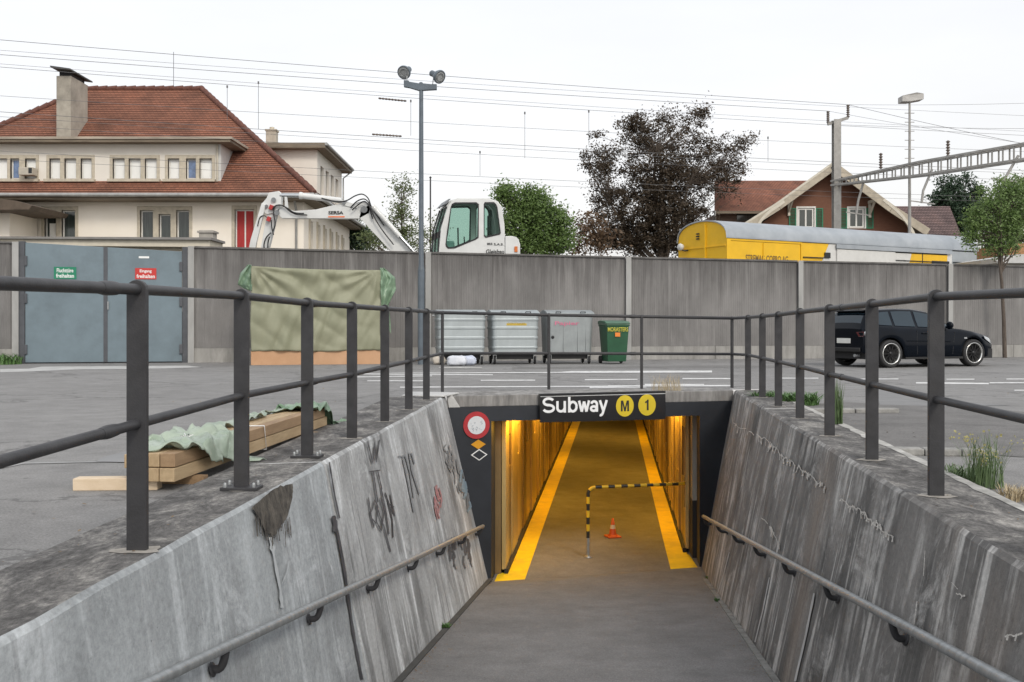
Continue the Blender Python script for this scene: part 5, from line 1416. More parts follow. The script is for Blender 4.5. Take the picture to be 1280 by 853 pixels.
        mb.add(vs, [(3 * i + k, 3 * i + 3 + k, 3 * i + 4 + k, 3 * i + 1 + k) for i in range(4) for k in (0, 1)], True); mb.build('headlight', clr, t)
        mb = MB(); mb.lathe([(0, .11), (.05, .10), (.085, .05), (.09, 0), (.07, -.02), (0, -.02)], (2.42, s * .93, .95), (1, 0, .0), 16); mb.box((2.46, s * .86, .91), (.08, .1, .04)); mb.build('door_mirror', paint, t)
        for x in (1.52, 1.02):
            if x == 1.02: continue
            mb = MB(); mb.bar(sidept(x, .30, s, .001), sidept(x + .0, .84, s, -.012), .006, .010, up=(1, 0, 0)); mb.build('door_seam', dark, t)
        mb = MB(); mb.bar(sidept(2.62, .30, s, .001), sidept(2.70, .80, s, -.012), .006, .010, up=(1, 0, 0)); mb.build('door_seam', dark, t)
        mb = MB(); mb.bar(sidept(1.20, .60, s, -.0), sidept(2.55, .58, s, -.0), .012, .022); mb.build('side_moulding', paint, t)
        for x in (1.66,):
            mb = MB(); mb.tube([sidept(x, .775, s, -.01), sidept(x + .03, .775, s, .02), sidept(x + .16, .773, s, .02), sidept(x + .19, .773, s, -.01)], .011, 8); mb.build('door_handle', paint, t)
        mb = MB(); mb.bar(sidept(2.98, .66, s, .0), sidept(3.06, .66, s, .0), .012, .035); mb.build('side_repeater', clr, t)
        mb = MB(); mb.bar(sidept(1.14, .215, s, .012), sidept(2.92, .215, s, .012), .03, .05); mb.build('side_skirt', trim, t)
    mb = MB(); mb.box((-.012, 0, .60), (.012, .48, .115)); mb.build('number_plate', mat('plate_white', (.72, .72, .68), .4, var=.05), t, bevel=.004)
    mb = MB(); mb.box((-.01, 0, .40), (.06, 1.15, .10)); mb.build('rear_valance', trim, t, bevel=.02)
    mb = MB(); mb.tube([(-.05, -.42, .27), (.15, -.42, .27)], .035, 14); mb.build('exhaust_pipe', galv, t)
    mb = MB(); mb.box((4.09, 0, .38), (.05, .40, .07)); mb.build('grille', trim, t, bevel=.01)
    mb = MB(); mb.tube([(.62, 0, 1.32), (.52, 0, 1.42)], .006, 6); mb.build('aerial', trim, t)
    def mx_(x):
        if x < .38: return x * .22 / .38
        if x < 1.18: return x - .16
        if x < 2.88: return 1.02 + (x - 1.18) * 1.55 / 1.70
        return x - .31
    for o in t.children:
        d_ = None
        if o.name.startswith('wheel'):
            c_ = RXc if sum(v.co.x for v in o.data.vertices) / len(o.data.vertices) < 2 else FXc
            for q in [o] + list(o.children):
                for v in q.data.vertices: v.co.x += mx_(c_) - c_
        else:
            for v in o.data.vertices: v.co.x = mx_(v.co.x) if v.co.x > 0 else v.co.x
    return t
car = build_car()
cd = Vector((math.cos(math.radians(19.5)), math.sin(math.radians(19.5)), 0))
# rear right wheel contact seen near (1114, 460)
cw = Vector(((1114.5 - CX) / F * 22.35, 22.35, 0)); cl = Vector((-cd.y, cd.x, 0))
car.location = cw - cd * .62 + cl * .845
car.rotation_euler = (0, 0, math.radians(19.5))

# ================================================================ trees
barkm = mat('grey_brown_bark', (.10, .08, .065), .9, var=.4, scale=8, stretch=(3, 3, .6), bump=1.0, bscale=20)
def leafmat(name, c1, c2):
    if name in MATS: return MATS[name]
    m = bpy.data.materials.new(name); m.use_nodes = True; t = m.node_tree; n = t.nodes; l = t.links; b = n['Principled BSDF']
    g_ = n.new('ShaderNodeTexCoord'); a = n.new('ShaderNodeTexNoise'); a.inputs['Scale'].default_value = 1.6; a.inputs['Detail'].default_value = 8; a.inputs['Roughness'].default_value = .8
    l.new(g_.outputs['Object'], a.inputs['Vector']); r = ramp(n, [(.32, c1), (.68, c2)]); l.new(a.outputs['Fac'], r.inputs['Fac']); l.new(r.outputs['Color'], b.inputs['Base Color'])
    b.inputs['Roughness'].default_value = .55
    tl = n.new('ShaderNodeBsdfTranslucent'); l.new(r.outputs['Color'], tl.inputs['Color']); mx = n.new('ShaderNodeMixShader'); mx.inputs[0].default_value = .3
    l.new(b.outputs[0], mx.inputs[1]); l.new(tl.outputs[0], mx.inputs[2]); l.new(mx.outputs[0], n['Material Output'].inputs['Surface'])
    MATS[name] = m; return m
def tree(name, label, base, lobes, Y, m, seed, n_clump, n_leaf, lsize, csig, trunk_r, fork=.35, depth=.8, limb_r=.03, density=None, vert=False):
    """lobes: (px, py, rx, ry) ellipses in the photograph; crown volume is built at distance Y with real depth"""
    rr = random.Random(seed); t = thing(name, label, 'tree', base, 'trees beyond the wall' if base[2] > .5 else None)
    S_ = Y / F; cl_ = []
    area = [rx * ry for (_, _, rx, ry) in lobes]; tot = sum(area)
    for k in range(n_clump):
        q = rr.random() * tot; i = 0
        while q > area[i]: q -= area[i]; i += 1
        px, py, rx, ry = lobes[i]
        while True:
            u, v, w_ = rr.uniform(-1, 1), rr.uniform(-1, 1), rr.uniform(-1, 1)
            r2 = u * u + v * v + w_ * w_
            if r2 < 1 and (r2 > .12 or rr.random() < .5): break
        c_ = P(px + u * rx, py + v * ry, Y) + Vector((0, w_ * min(rx, ry) * 1.1 * S_ * depth, 0)); cl_.append(c_)
    base = Vector(base); top_z = max(c.z for c in cl_); h = top_z - base.z
    tb_ = MB(); 
    fx = sum(c.x for c in cl_) / len(cl_); fz = base.z + h * fork
    fp = Vector((base.x * .6 + fx * .4, base.y, fz)); 
    tp_ = Vector((fx, base.y, base.z + h * .82))
    tb_.tube([base, base.lerp(fp, .5) + Vector((rr.uniform(-.05, .05) * h * .1, 0, 0)), fp, fp.lerp(tp_, .5) + Vector((rr.uniform(-1, 1) * h * .02, 0, 0)), tp_], trunk_r, 10, radii=[trunk_r * 1.15, trunk_r * .95, trunk_r * .8, trunk_r * .5, trunk_r * .12])
    tb_.build('trunk', barkm, t)
    lb = MB()
    # main limbs, then a twig to each clump
    mains = []
    for k in range(9):
        c_ = cl_[rr.randrange(len(cl_))]; s0 = fp.lerp(tp_, rr.uniform(0, .5)); m1 = s0.lerp(c_, .5) + Vector((0, 0, -.04 * h)) + Vector((rr.uniform(-1, 1), rr.uniform(-1, 1), 0)) * .03 * h
        pts = [s0, m1, c_.lerp(m1, .25)]; lb.tube(pts, .1, 7, radii=[trunk_r * .45, trunk_r * .28, trunk_r * .1]); mains += [s0.lerp(m1, f) for f in (.3, .6, 1)] + [m1.lerp(pts[2], f) for f in (.4, .8)]
    mains += [fp.lerp(tp_, f) for f in (0, .2, .4, .6, .8)]
    for c_ in cl_:
        s0 = min(mains, key=lambda q: (q - c_).length + max(0, q.z - c_.z) * .8); mm = s0.lerp(c_, .55) + Vector((rr.uniform(-1, 1), rr.uniform(-1, 1), rr.uniform(-1, .2))) * (c_ - s0).length * .12
        lb.tube([s0, mm, c_], limb_r, 4, cap=False, radii=[limb_r, limb_r * .7, limb_r * .25])
    o = lb.build('limbs', barkm, t)
    mb = MB(); vs = []; fs = []
    for c_ in cl_:
        sg = csig * rr.uniform(.55, 1.35); nl = int(n_leaf * rr.uniform(.5, 1.4)); ax_ = Vector((rr.gauss(0, 1), rr.gauss(0, 1), rr.gauss(0, .6))).normalized()
        for _ in range(nl):
            p = c_ + Vector((rr.gauss(0, 1), rr.gauss(0, 1), rr.gauss(0, .75))) * sg + ax_ * rr.gauss(0, sg * .8)
            d = Vector((rr.gauss(0, 1), rr.gauss(0, 1), rr.gauss(0, .7) - .2)).normalized(); e = d.orthogonal().normalized(); e = (e + d.cross(e) * rr.uniform(-1.5, 1.5)).normalized()
            s = lsize * rr.uniform(.6, 1.3); k = len(vs); vs += [p - d * s, p + e * s * .5, p + d * s, p - e * s * .5]; fs.append((k, k + 1, k + 2, k + 3))
    mb.v = vs; mb.f = fs; mb.sm = [False] * len(fs); mb.mi = [0] * len(fs)
    mb.build('crown', m, t)
    return t
RZ = 1.3
def tb0(px, Y, z=RZ): return ((px - CX) / F * Y, Y, z)
beech = leafmat('copper_beech_leaves', (.035, .026, .016), (.098, .068, .040))
grn = leafmat('mid_green_leaves', (.075, .14, .035), (.19, .28, .08)); grn2 = leafmat('olive_green_leaves', (.08, .11, .04), (.18, .22, .09))
dgrn = leafmat('dark_conifer_needles', (.022, .050, .026), (.055, .095, .050)); ygr = leafmat('fresh_green_leaves', (.085, .15, .04), (.20, .29, .09)); brn = leafmat('brownish_leaves', (.10, .06, .035), (.17, .11, .06))
tree('copper_beech', 'large dark copper beech tree with gappy crown, left of the yellow wagon', tb0(828, 62),
     [(828, 215, 52, 62), (797, 168, 30, 26), (790, 150, 14, 12), (868, 152, 20, 24), (880, 140, 8, 8), (866, 215, 42, 46), (915, 184, 24, 14), (938, 178, 10, 8), (905, 222, 34, 28), (755, 205, 26, 24), (734, 200, 9, 20), (745, 170, 5, 5), (760, 240, 24, 20), (800, 272, 74, 40), (852, 285, 48, 36), (775, 300, 44, 20), (822, 250, 60, 50), (835, 150, 16, 16), (820, 302, 62, 20), (862, 305, 30, 16)], 62, beech, 11, 900, 70, .085, .24, .40, .20, limb_r=.022)
tree('slender_tree', 'slender light green tree with airy crown just left of the lamp post', tb0(502, 46),
     [(503, 245, 15, 30), (500, 280, 22, 28), (515, 300, 25, 20), (545, 285, 9, 22), (470, 300, 22, 18)], 46, grn2, 12, 170, 34, .06, .20, .09, .2, limb_r=.015)
tree('bushy_tree', 'dense mid green bushy tree between the excavator cab and the copper beech', tb0(662, 52),
     [(640, 247, 16, 15), (627, 240, 9, 9), (666, 262, 26, 20), (690, 274, 18, 18), (650, 285, 28, 24), (680, 300, 34, 20), (704, 292, 11, 18), (660, 240, 9, 10), (648, 305, 24, 14), (676, 246, 7, 8)], 52, grn, 13, 380, 70, .08, .25, .2, .2)
tree('brown_shrub_tree', 'thin brownish-leaved young tree left of the copper beech foot', tb0(742, 58),
     [(735, 290, 22, 26), (752, 300, 18, 18), (722, 305, 12, 12)], 58, brn, 14, 60, 34, .11, .3, .07, .2, limb_r=.015)
tree('dark_hedge_tree', 'dark green shrub behind the excavator arm beside the house', tb0(440, 55),
     [(440, 292, 18, 14), (428, 285, 10, 16), (452, 300, 14, 12)], 55, dgrn, 15, 90, 60, .11, .30, .1, .2)
tree('dark_conifer', 'dark conifer behind the purple-grey roof on the right', tb0(1200, 68),
     [(1190, 250, 22, 16), (1180, 234, 5, 13), (1193, 230, 5, 12), (1208, 228, 7, 9), (1218, 238, 10, 7), (1170, 246, 8, 5), (1200, 272, 32, 22), (1222, 264, 18, 20), (1176, 262, 12, 9)], 68, dgrn, 16, 300, 60, .10, .24, .22, .2)
tree('leafy_tree', 'leafy green tree beyond the wagon at the right edge', tb0(1265, 58),
     [(1262, 262, 26, 34), (1275, 240, 22, 26), (1290, 285, 30, 34), (1250, 295, 22, 22)], 58, ygr, 17, 260, 60, .085, .26, .2, .2)
yb = wp_(1240.5, 0, .55)
tree('street_tree', 'young green street tree with thin bare trunk standing before the wall behind the car', (yb.x, yb.y, 0),
     [(1243, 258, 20, 22), (1224, 280, 16, 18), (1258, 285, 20, 22), (1240, 308, 18, 14), (1264, 238, 12, 14), (1212, 300, 7, 12), (1277, 264, 9, 18), (1230, 240, 8, 8), (1252, 225, 6, 6), (1215, 262, 7, 6), (1268, 310, 8, 8)], yb.y, ygr, 18, 230, 40, .045, .115, .055, .42, limb_r=.010)

# ================================================================ excavator behind the wall
EY = 29.6
ex = thing('excavator', 'white excavator with folded jointed arm, its cab rising above the barrier wall', 'excavator', P(590, 360, EY))
exw = mat('excavator_white', (.66, .67, .66), .4, var=.06, scale=3, dirt=.25, dirtcol=(.36, .35, .32), coat=.2); exg = mat('excavator_grey', (.20, .21, .22), .5, var=.2)
hose = mat('hydraulic_hose', (.018, .018, .02), .5); chrome = mat('cylinder_rod', (.55, .57, .58), .2, .9)
def epoly(pts, nm, m, w_=.26, Y=EY, par=ex, holes=(), bev=.01): 
    mb = MB(); mb.prism([P(x, y, Y - w_ / 2) for x, y in pts], Vector((0, w_, 0)), [[P(x, y, Y - w_ / 2) for x, y in h] for h in holes]); return mb.build(nm, m, par, bevel=bev)
def epx(p, Y=EY): return P(p[0], p[1], Y)
arm = epoly([(349, 262), (354, 259), (367.5, 264), (395, 262), (424, 255), (441, 254), (456, 251), (463, 258), (462, 266.5), (449, 273.6), (352, 273), (348, 269)], 'dipper_arm', exw)
epoly([(449, 272), (452, 262), (462, 256), (470, 262), (520, 318), (492, 318)], 'boom', exw, .30, EY + .02)
epoly([(336, 241), (348.5, 239), (352, 243.5), (351, 258), (344, 266), (334, 268), (327, 264), (327, 255), (333, 248)], 'arm_head', exw, .24, EY - .02)
epoly([(327, 254), (332, 256), (320, 305), (318, 316), (310, 316), (313, 300)], 'link_bar', exw, .10, EY - .15)
epoly([(334, 266), (347, 262), (342, 285), (334, 316), (325, 316), (329, 292)], 'stick', exw, .22, EY + .02)
mb = MB(); mb.tube([epx((350, 244.5), EY - .1), epx((378, 244.8), EY - .1)], .055, 14); mb.build('cylinder_rod', chrome, ex)
mb = MB(); mb.tube([epx((376, 244.8), EY - .1), epx((427, 251), EY - .1)], .085, 14); mb.tube([epx((374.5, 244.6), EY - .1), epx((378, 245), EY - .1)], .105, 14); mb.build('cylinder_barrel', exw, ex)
epoly([(420, 249), (428, 250), (446, 256), (446, 261), (430, 257)], 'cylinder_bracket', exw, .12, EY - .1)
epoly([(355.5, 246), (358.5, 246), (360, 260), (356, 260)], 'guide_link', exw, .08, EY - .1)
for (a_, b_, r_, m_) in (((466, 258), (500, 296), .075, exw), ((500, 296), (520, 318), .05, chrome)):
    mb = MB(); mb.tube([epx(a_, EY - .24), epx(b_, EY - .24)], r_, 14); mb.build('boom_cylinder', m_, ex)
for c_, r_ in (((342, 250), .07), ((346, 266), .08), ((455, 262), .10), ((333, 258), .05), ((430, 254), .05)):
    mb = MB(); mb.tube([epx(c_, EY - .20), epx(c_, EY + .20)], r_, 16); mb.build('pivot_pin', exg, ex, bevel=.004)
for c_ in ((339, 259.5), (336, 274)):
    mb = MB(); mb.box(epx(c_, EY - .2), (.11, .10, .14), M=Matrix.Rotation(.4, 3, 'Y')); mb.build('red_clamp', mat('red_clamp', (.42, .03, .03), .5), ex, bevel=.01)
def hoserun(pts, Y, r_=.020, nm='hose'):
    # smooth the polyline
    q_ = []
    P_ = [epx(p, Y) for p in pts]
    for i in range(len(P_) - 1):
        p0, p1, p2, p3 = P_[max(i - 1, 0)], P_[i], P_[i + 1], P_[min(i + 2, len(P_) - 1)]
        for k in range(6):
            t_ = k / 6; q_.append(.5 * ((2 * p1) + (p2 - p0) * t_ + (2 * p0 - 5 * p1 + 4 * p2 - p3) * t_ * t_ + (3 * p1 - p0 - 3 * p2 + p3) * t_ ** 3))
    q_.append(P_[-1]); mb = MB(); mb.tube(q_, r_, 6); mb.build(nm, hose, ex)
hoserun([(402, 248), (420, 252), (433, 251), (444, 245), (453, 243), (460, 248), (464, 258), (470, 268), (480, 282)], EY - .2)
hoserun([(438, 260), (446, 252), (455, 249), (461, 254), (463, 264), (466, 274)], EY - .22)
hoserun([(440, 263), (448, 256), (456, 252), (463, 260), (468, 272), (478, 288), (492, 306)], EY - .26)
hoserun([(342, 268), (343, 259), (348, 256.5), (355, 258), (362, 264), (370, 268), (384, 269)], EY - .2)
hoserun([(340, 262), (345, 257.5), (352, 257), (360, 261), (368, 266), (380, 267)], EY - .23)
hoserun([(342, 268), (344, 280), (341, 290)], EY - .2); hoserun([(339, 275), (340, 286), (342, 294)], EY - .24)
hoserun([(339, 291), (333, 297), (330, 306), (331, 316)], EY - .2); hoserun([(337, 296), (335, 304), (335, 316)], EY - .2)
hoserun([(322, 283), (325, 272), (331, 270), (335, 274)], EY - .22, .016)
mb = MB(); q_ = [epx((334, 316), EY + .05), epx((329, 340), EY + .05), epx((318, 350), EY + .05), epx((300, 350), EY + .05), epx((302, 335), EY + .05), epx((315, 318), EY + .05)]; mb.prism(q_, Vector((0, .6, 0))); mb.build('bucket', exg, ex, bevel=.01)
tl_ = textpart('lettering', 'SERSA', epx((410.5, 268.2), EY - .145), (1, 0, 0), (0, 0, 1), .44, .10, mat('marking_black', (.02, .02, .02), .5), arm, bold=.03)
mb = MB(); mb.box(epx((420.5, 271.2), EY - .136), (.48, .012, .035)); mb.build('orange_stripe', mat('marking_orange', (.75, .16, .03), .5), arm)
# cab: two side frames, roof, glass
cside = [(548.3, 330), (548.8, 313), (551.3, 285.7), (559.5, 258.3), (564.5, 251.6), (572.7, 249), (611.3, 249), (621.4, 252.2), (626.5, 258.3), (630, 280.6), (631, 313), (631, 330)]
w1 = [(557.2, 305), (559.5, 288.7), (563.5, 260.3), (565, 256), (568.6, 254), (595, 253.7), (598, 256.2), (597.5, 296.9), (594, 299.5), (568.6, 310), (560.5, 310.6), (557.8, 308)]
w2 = [(606.2, 253.7), (617.3, 253.7), (620, 256.5), (621.4, 260.3), (625.5, 290.8), (624.5, 292.8), (607.2, 296.9), (605, 294.8), (605, 256.2)]
CV = Vector((-.27, .98, 0)); EC = EY - .45
def cpoly(pts, off, th, nm, m, holes=(), bev=.0):
    mb = MB(); o_ = CV * off; mb.prism([P(x, y, EC) + o_ for x, y in pts], CV.normalized() * th, [[P(x, y, EC) + o_ for x, y in h] for h in holes]); return mb.build(nm, m, ex, bevel=bev)
cpoly(cside, 0, .06, 'cab_side', exw, (w1, w2), .008); cpoly(cside, 1.0, .06, 'cab_side', exw, (w1, w2), .008)
rubm = mat('window_rubber', (.015, .016, .018), .5)
def ringpoly(w_, k):
    cx_ = sum(p[0] for p in w_) / len(w_); cy_ = sum(p[1] for p in w_) / len(w_)
    out = []
    for x, y in w_:
        d = math.hypot(x - cx_, y - cy_); out.append((x + (x - cx_) / d * k, y + (y - cy_) / d * k))
    return out
cgl = bpy.data.materials.new('cab_glass'); cgl.use_nodes = True
_n = cgl.node_tree.nodes; _l = cgl.node_tree.links; _n['Principled BSDF'].inputs['Base Color'].default_value = (.03, .05, .045, 1); _n['Principled BSDF'].inputs['Roughness'].default_value = .05
_t = _n.new('ShaderNodeBsdfTransparent'); _t.inputs[0].default_value = (.80, .90, .86, 1); _m = _n.new('ShaderNodeMixShader'); _m.inputs[0].default_value = .92
_l.new(_n['Principled BSDF'].outputs[0], _m.inputs[1]); _l.new(_t.outputs[0], _m.inputs[2]); _l.new(_m.outputs[0], _n['Material Output'].inputs['Surface'])
for w_ in (w1, w2):
    cpoly(ringpoly(w_, .8), -.012, .012, 'window_seal', rubm, (ringpoly(w_, -1.3),))
    cpoly(w_, .03, .008, 'window_glass', cgl); cpoly(w_, 1.03, .008, 'window_glass', cgl); cpoly(ringpoly(w_, .5), .99, .012, 'window_seal', rubm, (ringpoly(w_, -1.6),))
def strip_between(pts, nm, m, a0, a1, th=.03, bev=.006):
    mb = MB()
    for i in range(len(pts) - 1):
        p0, p1 = P(*pts[i], EC), P(*pts[i + 1], EC); d = (p1 - p0).normalized(); n_ = d.cross(CV).normalized() * th
        mb.add([p0 + CV * a0, p1 + CV * a0, p1 + CV * a1, p0 + CV * a1, p0 + CV * a0 + n_, p1 + CV * a0 + n_, p1 + CV * a1 + n_, p0 + CV * a1 + n_], [(0, 1, 2, 3), (7, 6, 5, 4), (0, 4, 5, 1), (2, 6, 7, 3), (1, 5, 6, 2), (0, 3, 7, 4)])
    return mb.build(nm, m, ex)
strip_between(cside[3:9], 'cab_roof', exw, .06, 1.0)
strip_between(cside[8:12], 'cab_rear_panel', exw, .06, 1.0)
strip_between([(549.5, 313), (552, 286), (560, 259)], 'front_glass', cgl, .06, 1.0, .01)
strip_between([(550.5, 297), (551.2, 289)], 'front_bar', rubm, .03, 1.02, .03)
for o_ in (0.02, .5, .98):
    mb = MB(); mb.tube([P(548.8, 316, EC) + CV * o_ + Vector((-.03, 0, 0)), P(551.0, 286, EC) + CV * o_ + Vector((-.04, 0, 0)), P(559.3, 258.5, EC) + CV * o_ + Vector((-.03, 0, 0))], .022, 8); mb.build('front_pillar', rubm, ex)
mb = MB(); p_ = [P(559, 257.5, EC), P(566, 249.8, EC), P(569, 249.5, EC), P(563, 256.5, EC)]; mb.prism([q + Vector((-.12, -.02, .02)) for q in p_], CV * 1.02); mb.build('sun_visor', exg, ex, bevel=.01)
cpoly([(598, 249), (605, 249), (606, 330), (599, 330)], -.004, .01, 'door_pillar', exw)
mb = MB(); mb.box(P(612, 300, EC) + CV * .5, (.5, .5, .16)); mb.box(P(617, 284, EC) + CV * .5, (.12, .46, .75)); mb.box(P(618, 265, EC) + CV * .5, (.10, .28, .22)); mb.build('driver_seat', rubm, ex, bevel=.04)
mb = MB(); mb.box(P(565, 306, EC) + CV * .35, (.28, .3, .26)); mb.build('console', mat('pale_teal_console', (.22, .34, .33), .5), ex, bevel=.04)
mb = MB(); mb.tube([P(578, 330, EC) + CV * .5, P(577, 283, EC) + CV * .5], .022, 8); mb.tube([P(585, 330, EC) + CV * .3, P(583, 295, EC) + CV * .3], .018, 8); mb.build('control_levers', rubm, ex)
mb = MB(); mb.prism([P(631.6, 330, EC) , P(631.6, 295.5, EC), P(640, 295.2, EC), P(645.5, 296.5, EC), P(648.5, 299.5, EC), P(650.4, 306, EC), P(650.4, 330, EC)], CV * 1.5); mb.build('counterweight', exw, ex, bevel=.05, seg=3)
mb = MB(); mb.box(P(645, 311.8, EC) + Vector((0, -.02, 0)), (.09, .02, .16)); mb.build('rear_lamp', mat('orange_lamp', (.6, .16, .03), .4), ex)
for (s_, x0, x1, y) in (('MKR', 609, 616, 306.5), ('S.A.S.', 617.5, 629.5, 307.0)):
    textpart('lettering', s_, P(x0, y, EC) + Vector((0, -.012, 0)), (1, 0, 0), (0, 0, 1), (x1 - x0) / F * EC, .065, mat('marking_black', (.02, .02, .02), .5), ex, bold=.02)
textpart('lettering', 'CAT 907', P(608, 316.2, EC) + Vector((0, -.012, 0)), (1, 0, 0), (0, 0, 1), .5, .12, mat('marking_black', (.02, .02, .02), .5), ex, bold=.02) if False else None
textpart('lettering', 'Gleisbau', P(607.5, 317.5, EC) + Vector((0, -.012, 0)), (1, 0, 0), (0, 0, 1), .53, .13, mat('marking_black', (.02, .02, .02), .5), ex, bold=.02)
# undercarriage (hidden by the wall from the plaza side)
mb = MB(); mb.box(P(560, 345, EC) + CV * .5 + Vector((.6, 0, -.1)), (2.2, 1.5, .5)); mb.build('engine_deck', exw, ex, bevel=.05)
for o_ in (-.3, 1.3):
    c_ = P(600, 0, EC) + CV * o_; c_.z = RZ + .33
    mb = MB(); pr = [(c_ + Vector((1.15 + .32 * math.cos(a_), 0, .32 * math.sin(a_)))) for a_ in [math.radians(-90 + 20 * k) for k in range(10)]] + [(c_ + Vector((-1.15 + .32 * math.cos(a_), 0, .32 * math.sin(a_)))) for a_ in [math.radians(90 + 20 * k) for k in range(10)]]
    mb.prism(pr, Vector((0, .45, 0))); mb.build('track', rubber, ex, bevel=.02)

# ================================================================ yellow railway wagon
wa = Vector(((908 - CX) / F * 38, 38, 0)); wd_ = Vector((.876, .482, 0)).normalized(); wn_ = Vector((-wd_.y, wd_.x, 0)); WL, WW = 14.6, 2.9
wg = thing('railway_wagon', 'old yellow and white railway wagon with grey arched roof and lettering, behind the barrier wall', 'railway wagon', wa + Vector((0, 0, RZ)))
wy = mat('wagon_yellow', (.78, .46, .012), .5, var=.08, scale=1.5, dirt=.35, dirtcol=(.55, .32, .03)); ww = mat('wagon_white', (.62, .62, .60), .55, var=.06, dirt=.25, dirtcol=(.42, .42, .40)); wgm = mat('wagon_grey_panel', (.33, .36, .38), .5, var=.08)
wrf = mat('wagon_roof_grey', (.27, .30, .33), .55, col2=(.38, .41, .44), scale=1.2, stretch=(1, 1, 1), dirt=.35, dirtcol=(.20, .23, .27))
zE, zT, zB = 4.28, 5.02, RZ + 1.15
wq = lambda s, o, z: wa + wd_ * s + wn_ * o + Vector((0, 0, z))
def arch(s, k=14, over=0.0):
    return [wq(s, WW / 2 - (WW / 2 + over) * math.cos(math.pi * i / k) , zE + (zT - zE) * math.sin(math.pi * i / k) ** .75) for i in range(k + 1)]
# end wall with its arched head
mb = MB(); mb.prism([wq(0, 0, zB), wq(0, 0, zE)] + arch(0)[1:-1] + [wq(0, WW, zE), wq(0, WW, zB)], wd_ * .06); mb.build('end_wall', wy, wg)
mb = MB(); mb.prism([wq(WL, 0, zB), wq(WL, 0, zE)] + arch(WL)[1:-1] + [wq(WL, WW, zE), wq(WL, WW, zB)], -wd_ * .06); mb.build('end_wall', wgm, wg)
mb = MB(); A0, A1 = arch(-.05, over=.05), arch(WL + .05, over=.05); k_ = len(A0); A0b = [p + Vector((0, 0, .05)) for p in A0]; A1b = [p + Vector((0, 0, .05)) for p in A1]
mb.add(A0 + A1, [(i, i + 1, k_ + i + 1, k_ + i) for i in range(k_ - 1)], True); mb.add(A0b + A1b, [(i, k_ + i, k_ + i + 1, i + 1) for i in range(k_ - 1)], True)
mb.add(A0 + A0b, [(i, k_ + i, k_ + i + 1, i + 1) for i in range(k_ - 1)]); mb.add(A1 + A1b, [(i, i + 1, k_ + i + 1, k_ + i) for i in range(k_ - 1)]); mb.add([A0[0], A0b[0], A1b[0], A1[0]], [(0, 3, 2, 1)])
mb.build('roof', wrf, wg)
def wpanel(s0, s1, z0, z1, m, nm, off=-.0, th=.05, bev=.006):
    mb = MB(); mb.prism([wq(s0, -off, z0), wq(s1, -off, z0), wq(s1, -off, z1), wq(s0, -off, z1)], wn_ * th); return mb.build(nm, m, wg, bevel=bev)
def wpoly(pts, m, nm, off, th):
    mb = MB(); mb.prism([wq(s, -off, z) for s, z in pts], wn_ * th); return mb.build(nm, m, wg)
def spx(px): # side coordinate under a photograph column
    r = (px - CX) / F; return (r * wa.y - wa.x) / (wd_.x - r * wd_.y)
s_ = [0, spx(913), spx(954), spx(1001), spx(1045), spx(1118), spx(1152.5), spx(1190), WL]
wpanel(0, s_[1], zB, zE - .02, wy, 'side_panel', .03, .08); wpanel(s_[1] + .01, s_[2] - .005, zB, zE - .10, wy, 'side_panel', 0); wpanel(s_[2] + .005, s_[3] - .02, zB, zE - .10, wy, 'side_panel', 0)
wpanel(s_[1], s_[3], zE - .09, zE - .0, wy, 'side_header', .02); wpanel(s_[3] - .01, s_[3] + .05, zB, zE - .02, wy, 'side_post', .03)
# the yellow ends on a slant, white beyond
sa, sb = spx(1036), spx(1022)
wpoly([(s_[3] + .06, zB), (sb - .35, zB), (sa, zE - .02), (s_[3] + .06, zE - .02)], wy, 'side_panel', 0, .05)
wpoly([(sb - .34, zB), (s_[4], zB), (s_[4], zE - .02), (sa + .01, zE - .02)], ww, 'side_panel', 0, .05)
wpanel(s_[4] + .01, s_[5] - .01, zB, zE - .22, ww, 'sliding_door', .06); wpanel(s_[4] - .05, s_[7] - .1, zE - .20, zE - .02, wrf, 'door_rail', .10)
wpoly([(s_[5] + .02, zB), (spx(1128), zB), (spx(1139), zE - .25), (s_[5] + .02, zE - .25)], ww, 'sliding_door', .02, .05)
wpoly([(spx(1128) + .01, zB), (spx(1180), zB), (spx(1184), zE - .25), (spx(1139) + .01, zE - .25)], wy, 'sliding_door', .02, .05)
wpanel(spx(1184) + .01, s_[7], zB, zE - .05, ww, 'side_panel', .0); wpanel(s_[7] + .01, WL, zB, zE - .05, wgm, 'side_panel', .0)
for (a_, b_, zz) in ((s_[3] + .1, sa - .3, zE - .62), (s_[5] + .05, spx(1185), zE - .58), (s_[7] + .05, WL - .1, zE - .55)): wpanel(a_, b_, zz, zz + .035, rubm, 'guide_rail', .06, .04, 0)
wpanel(spx(1030), spx(1037), zE - .60, zE - .38, rubm, 'small_hatch', .06, .05, .01); wpanel(spx(1164), spx(1186), zB + 1.0, zB + 1.32, rubm, 'window', .035, .03, .01)
for px in (954, 1152.5): wpanel(spx(px) - .02, spx(px) + .02, zB, zE - .12, wy if px < 1100 else rubm, 'batten', .035, .03, 0)
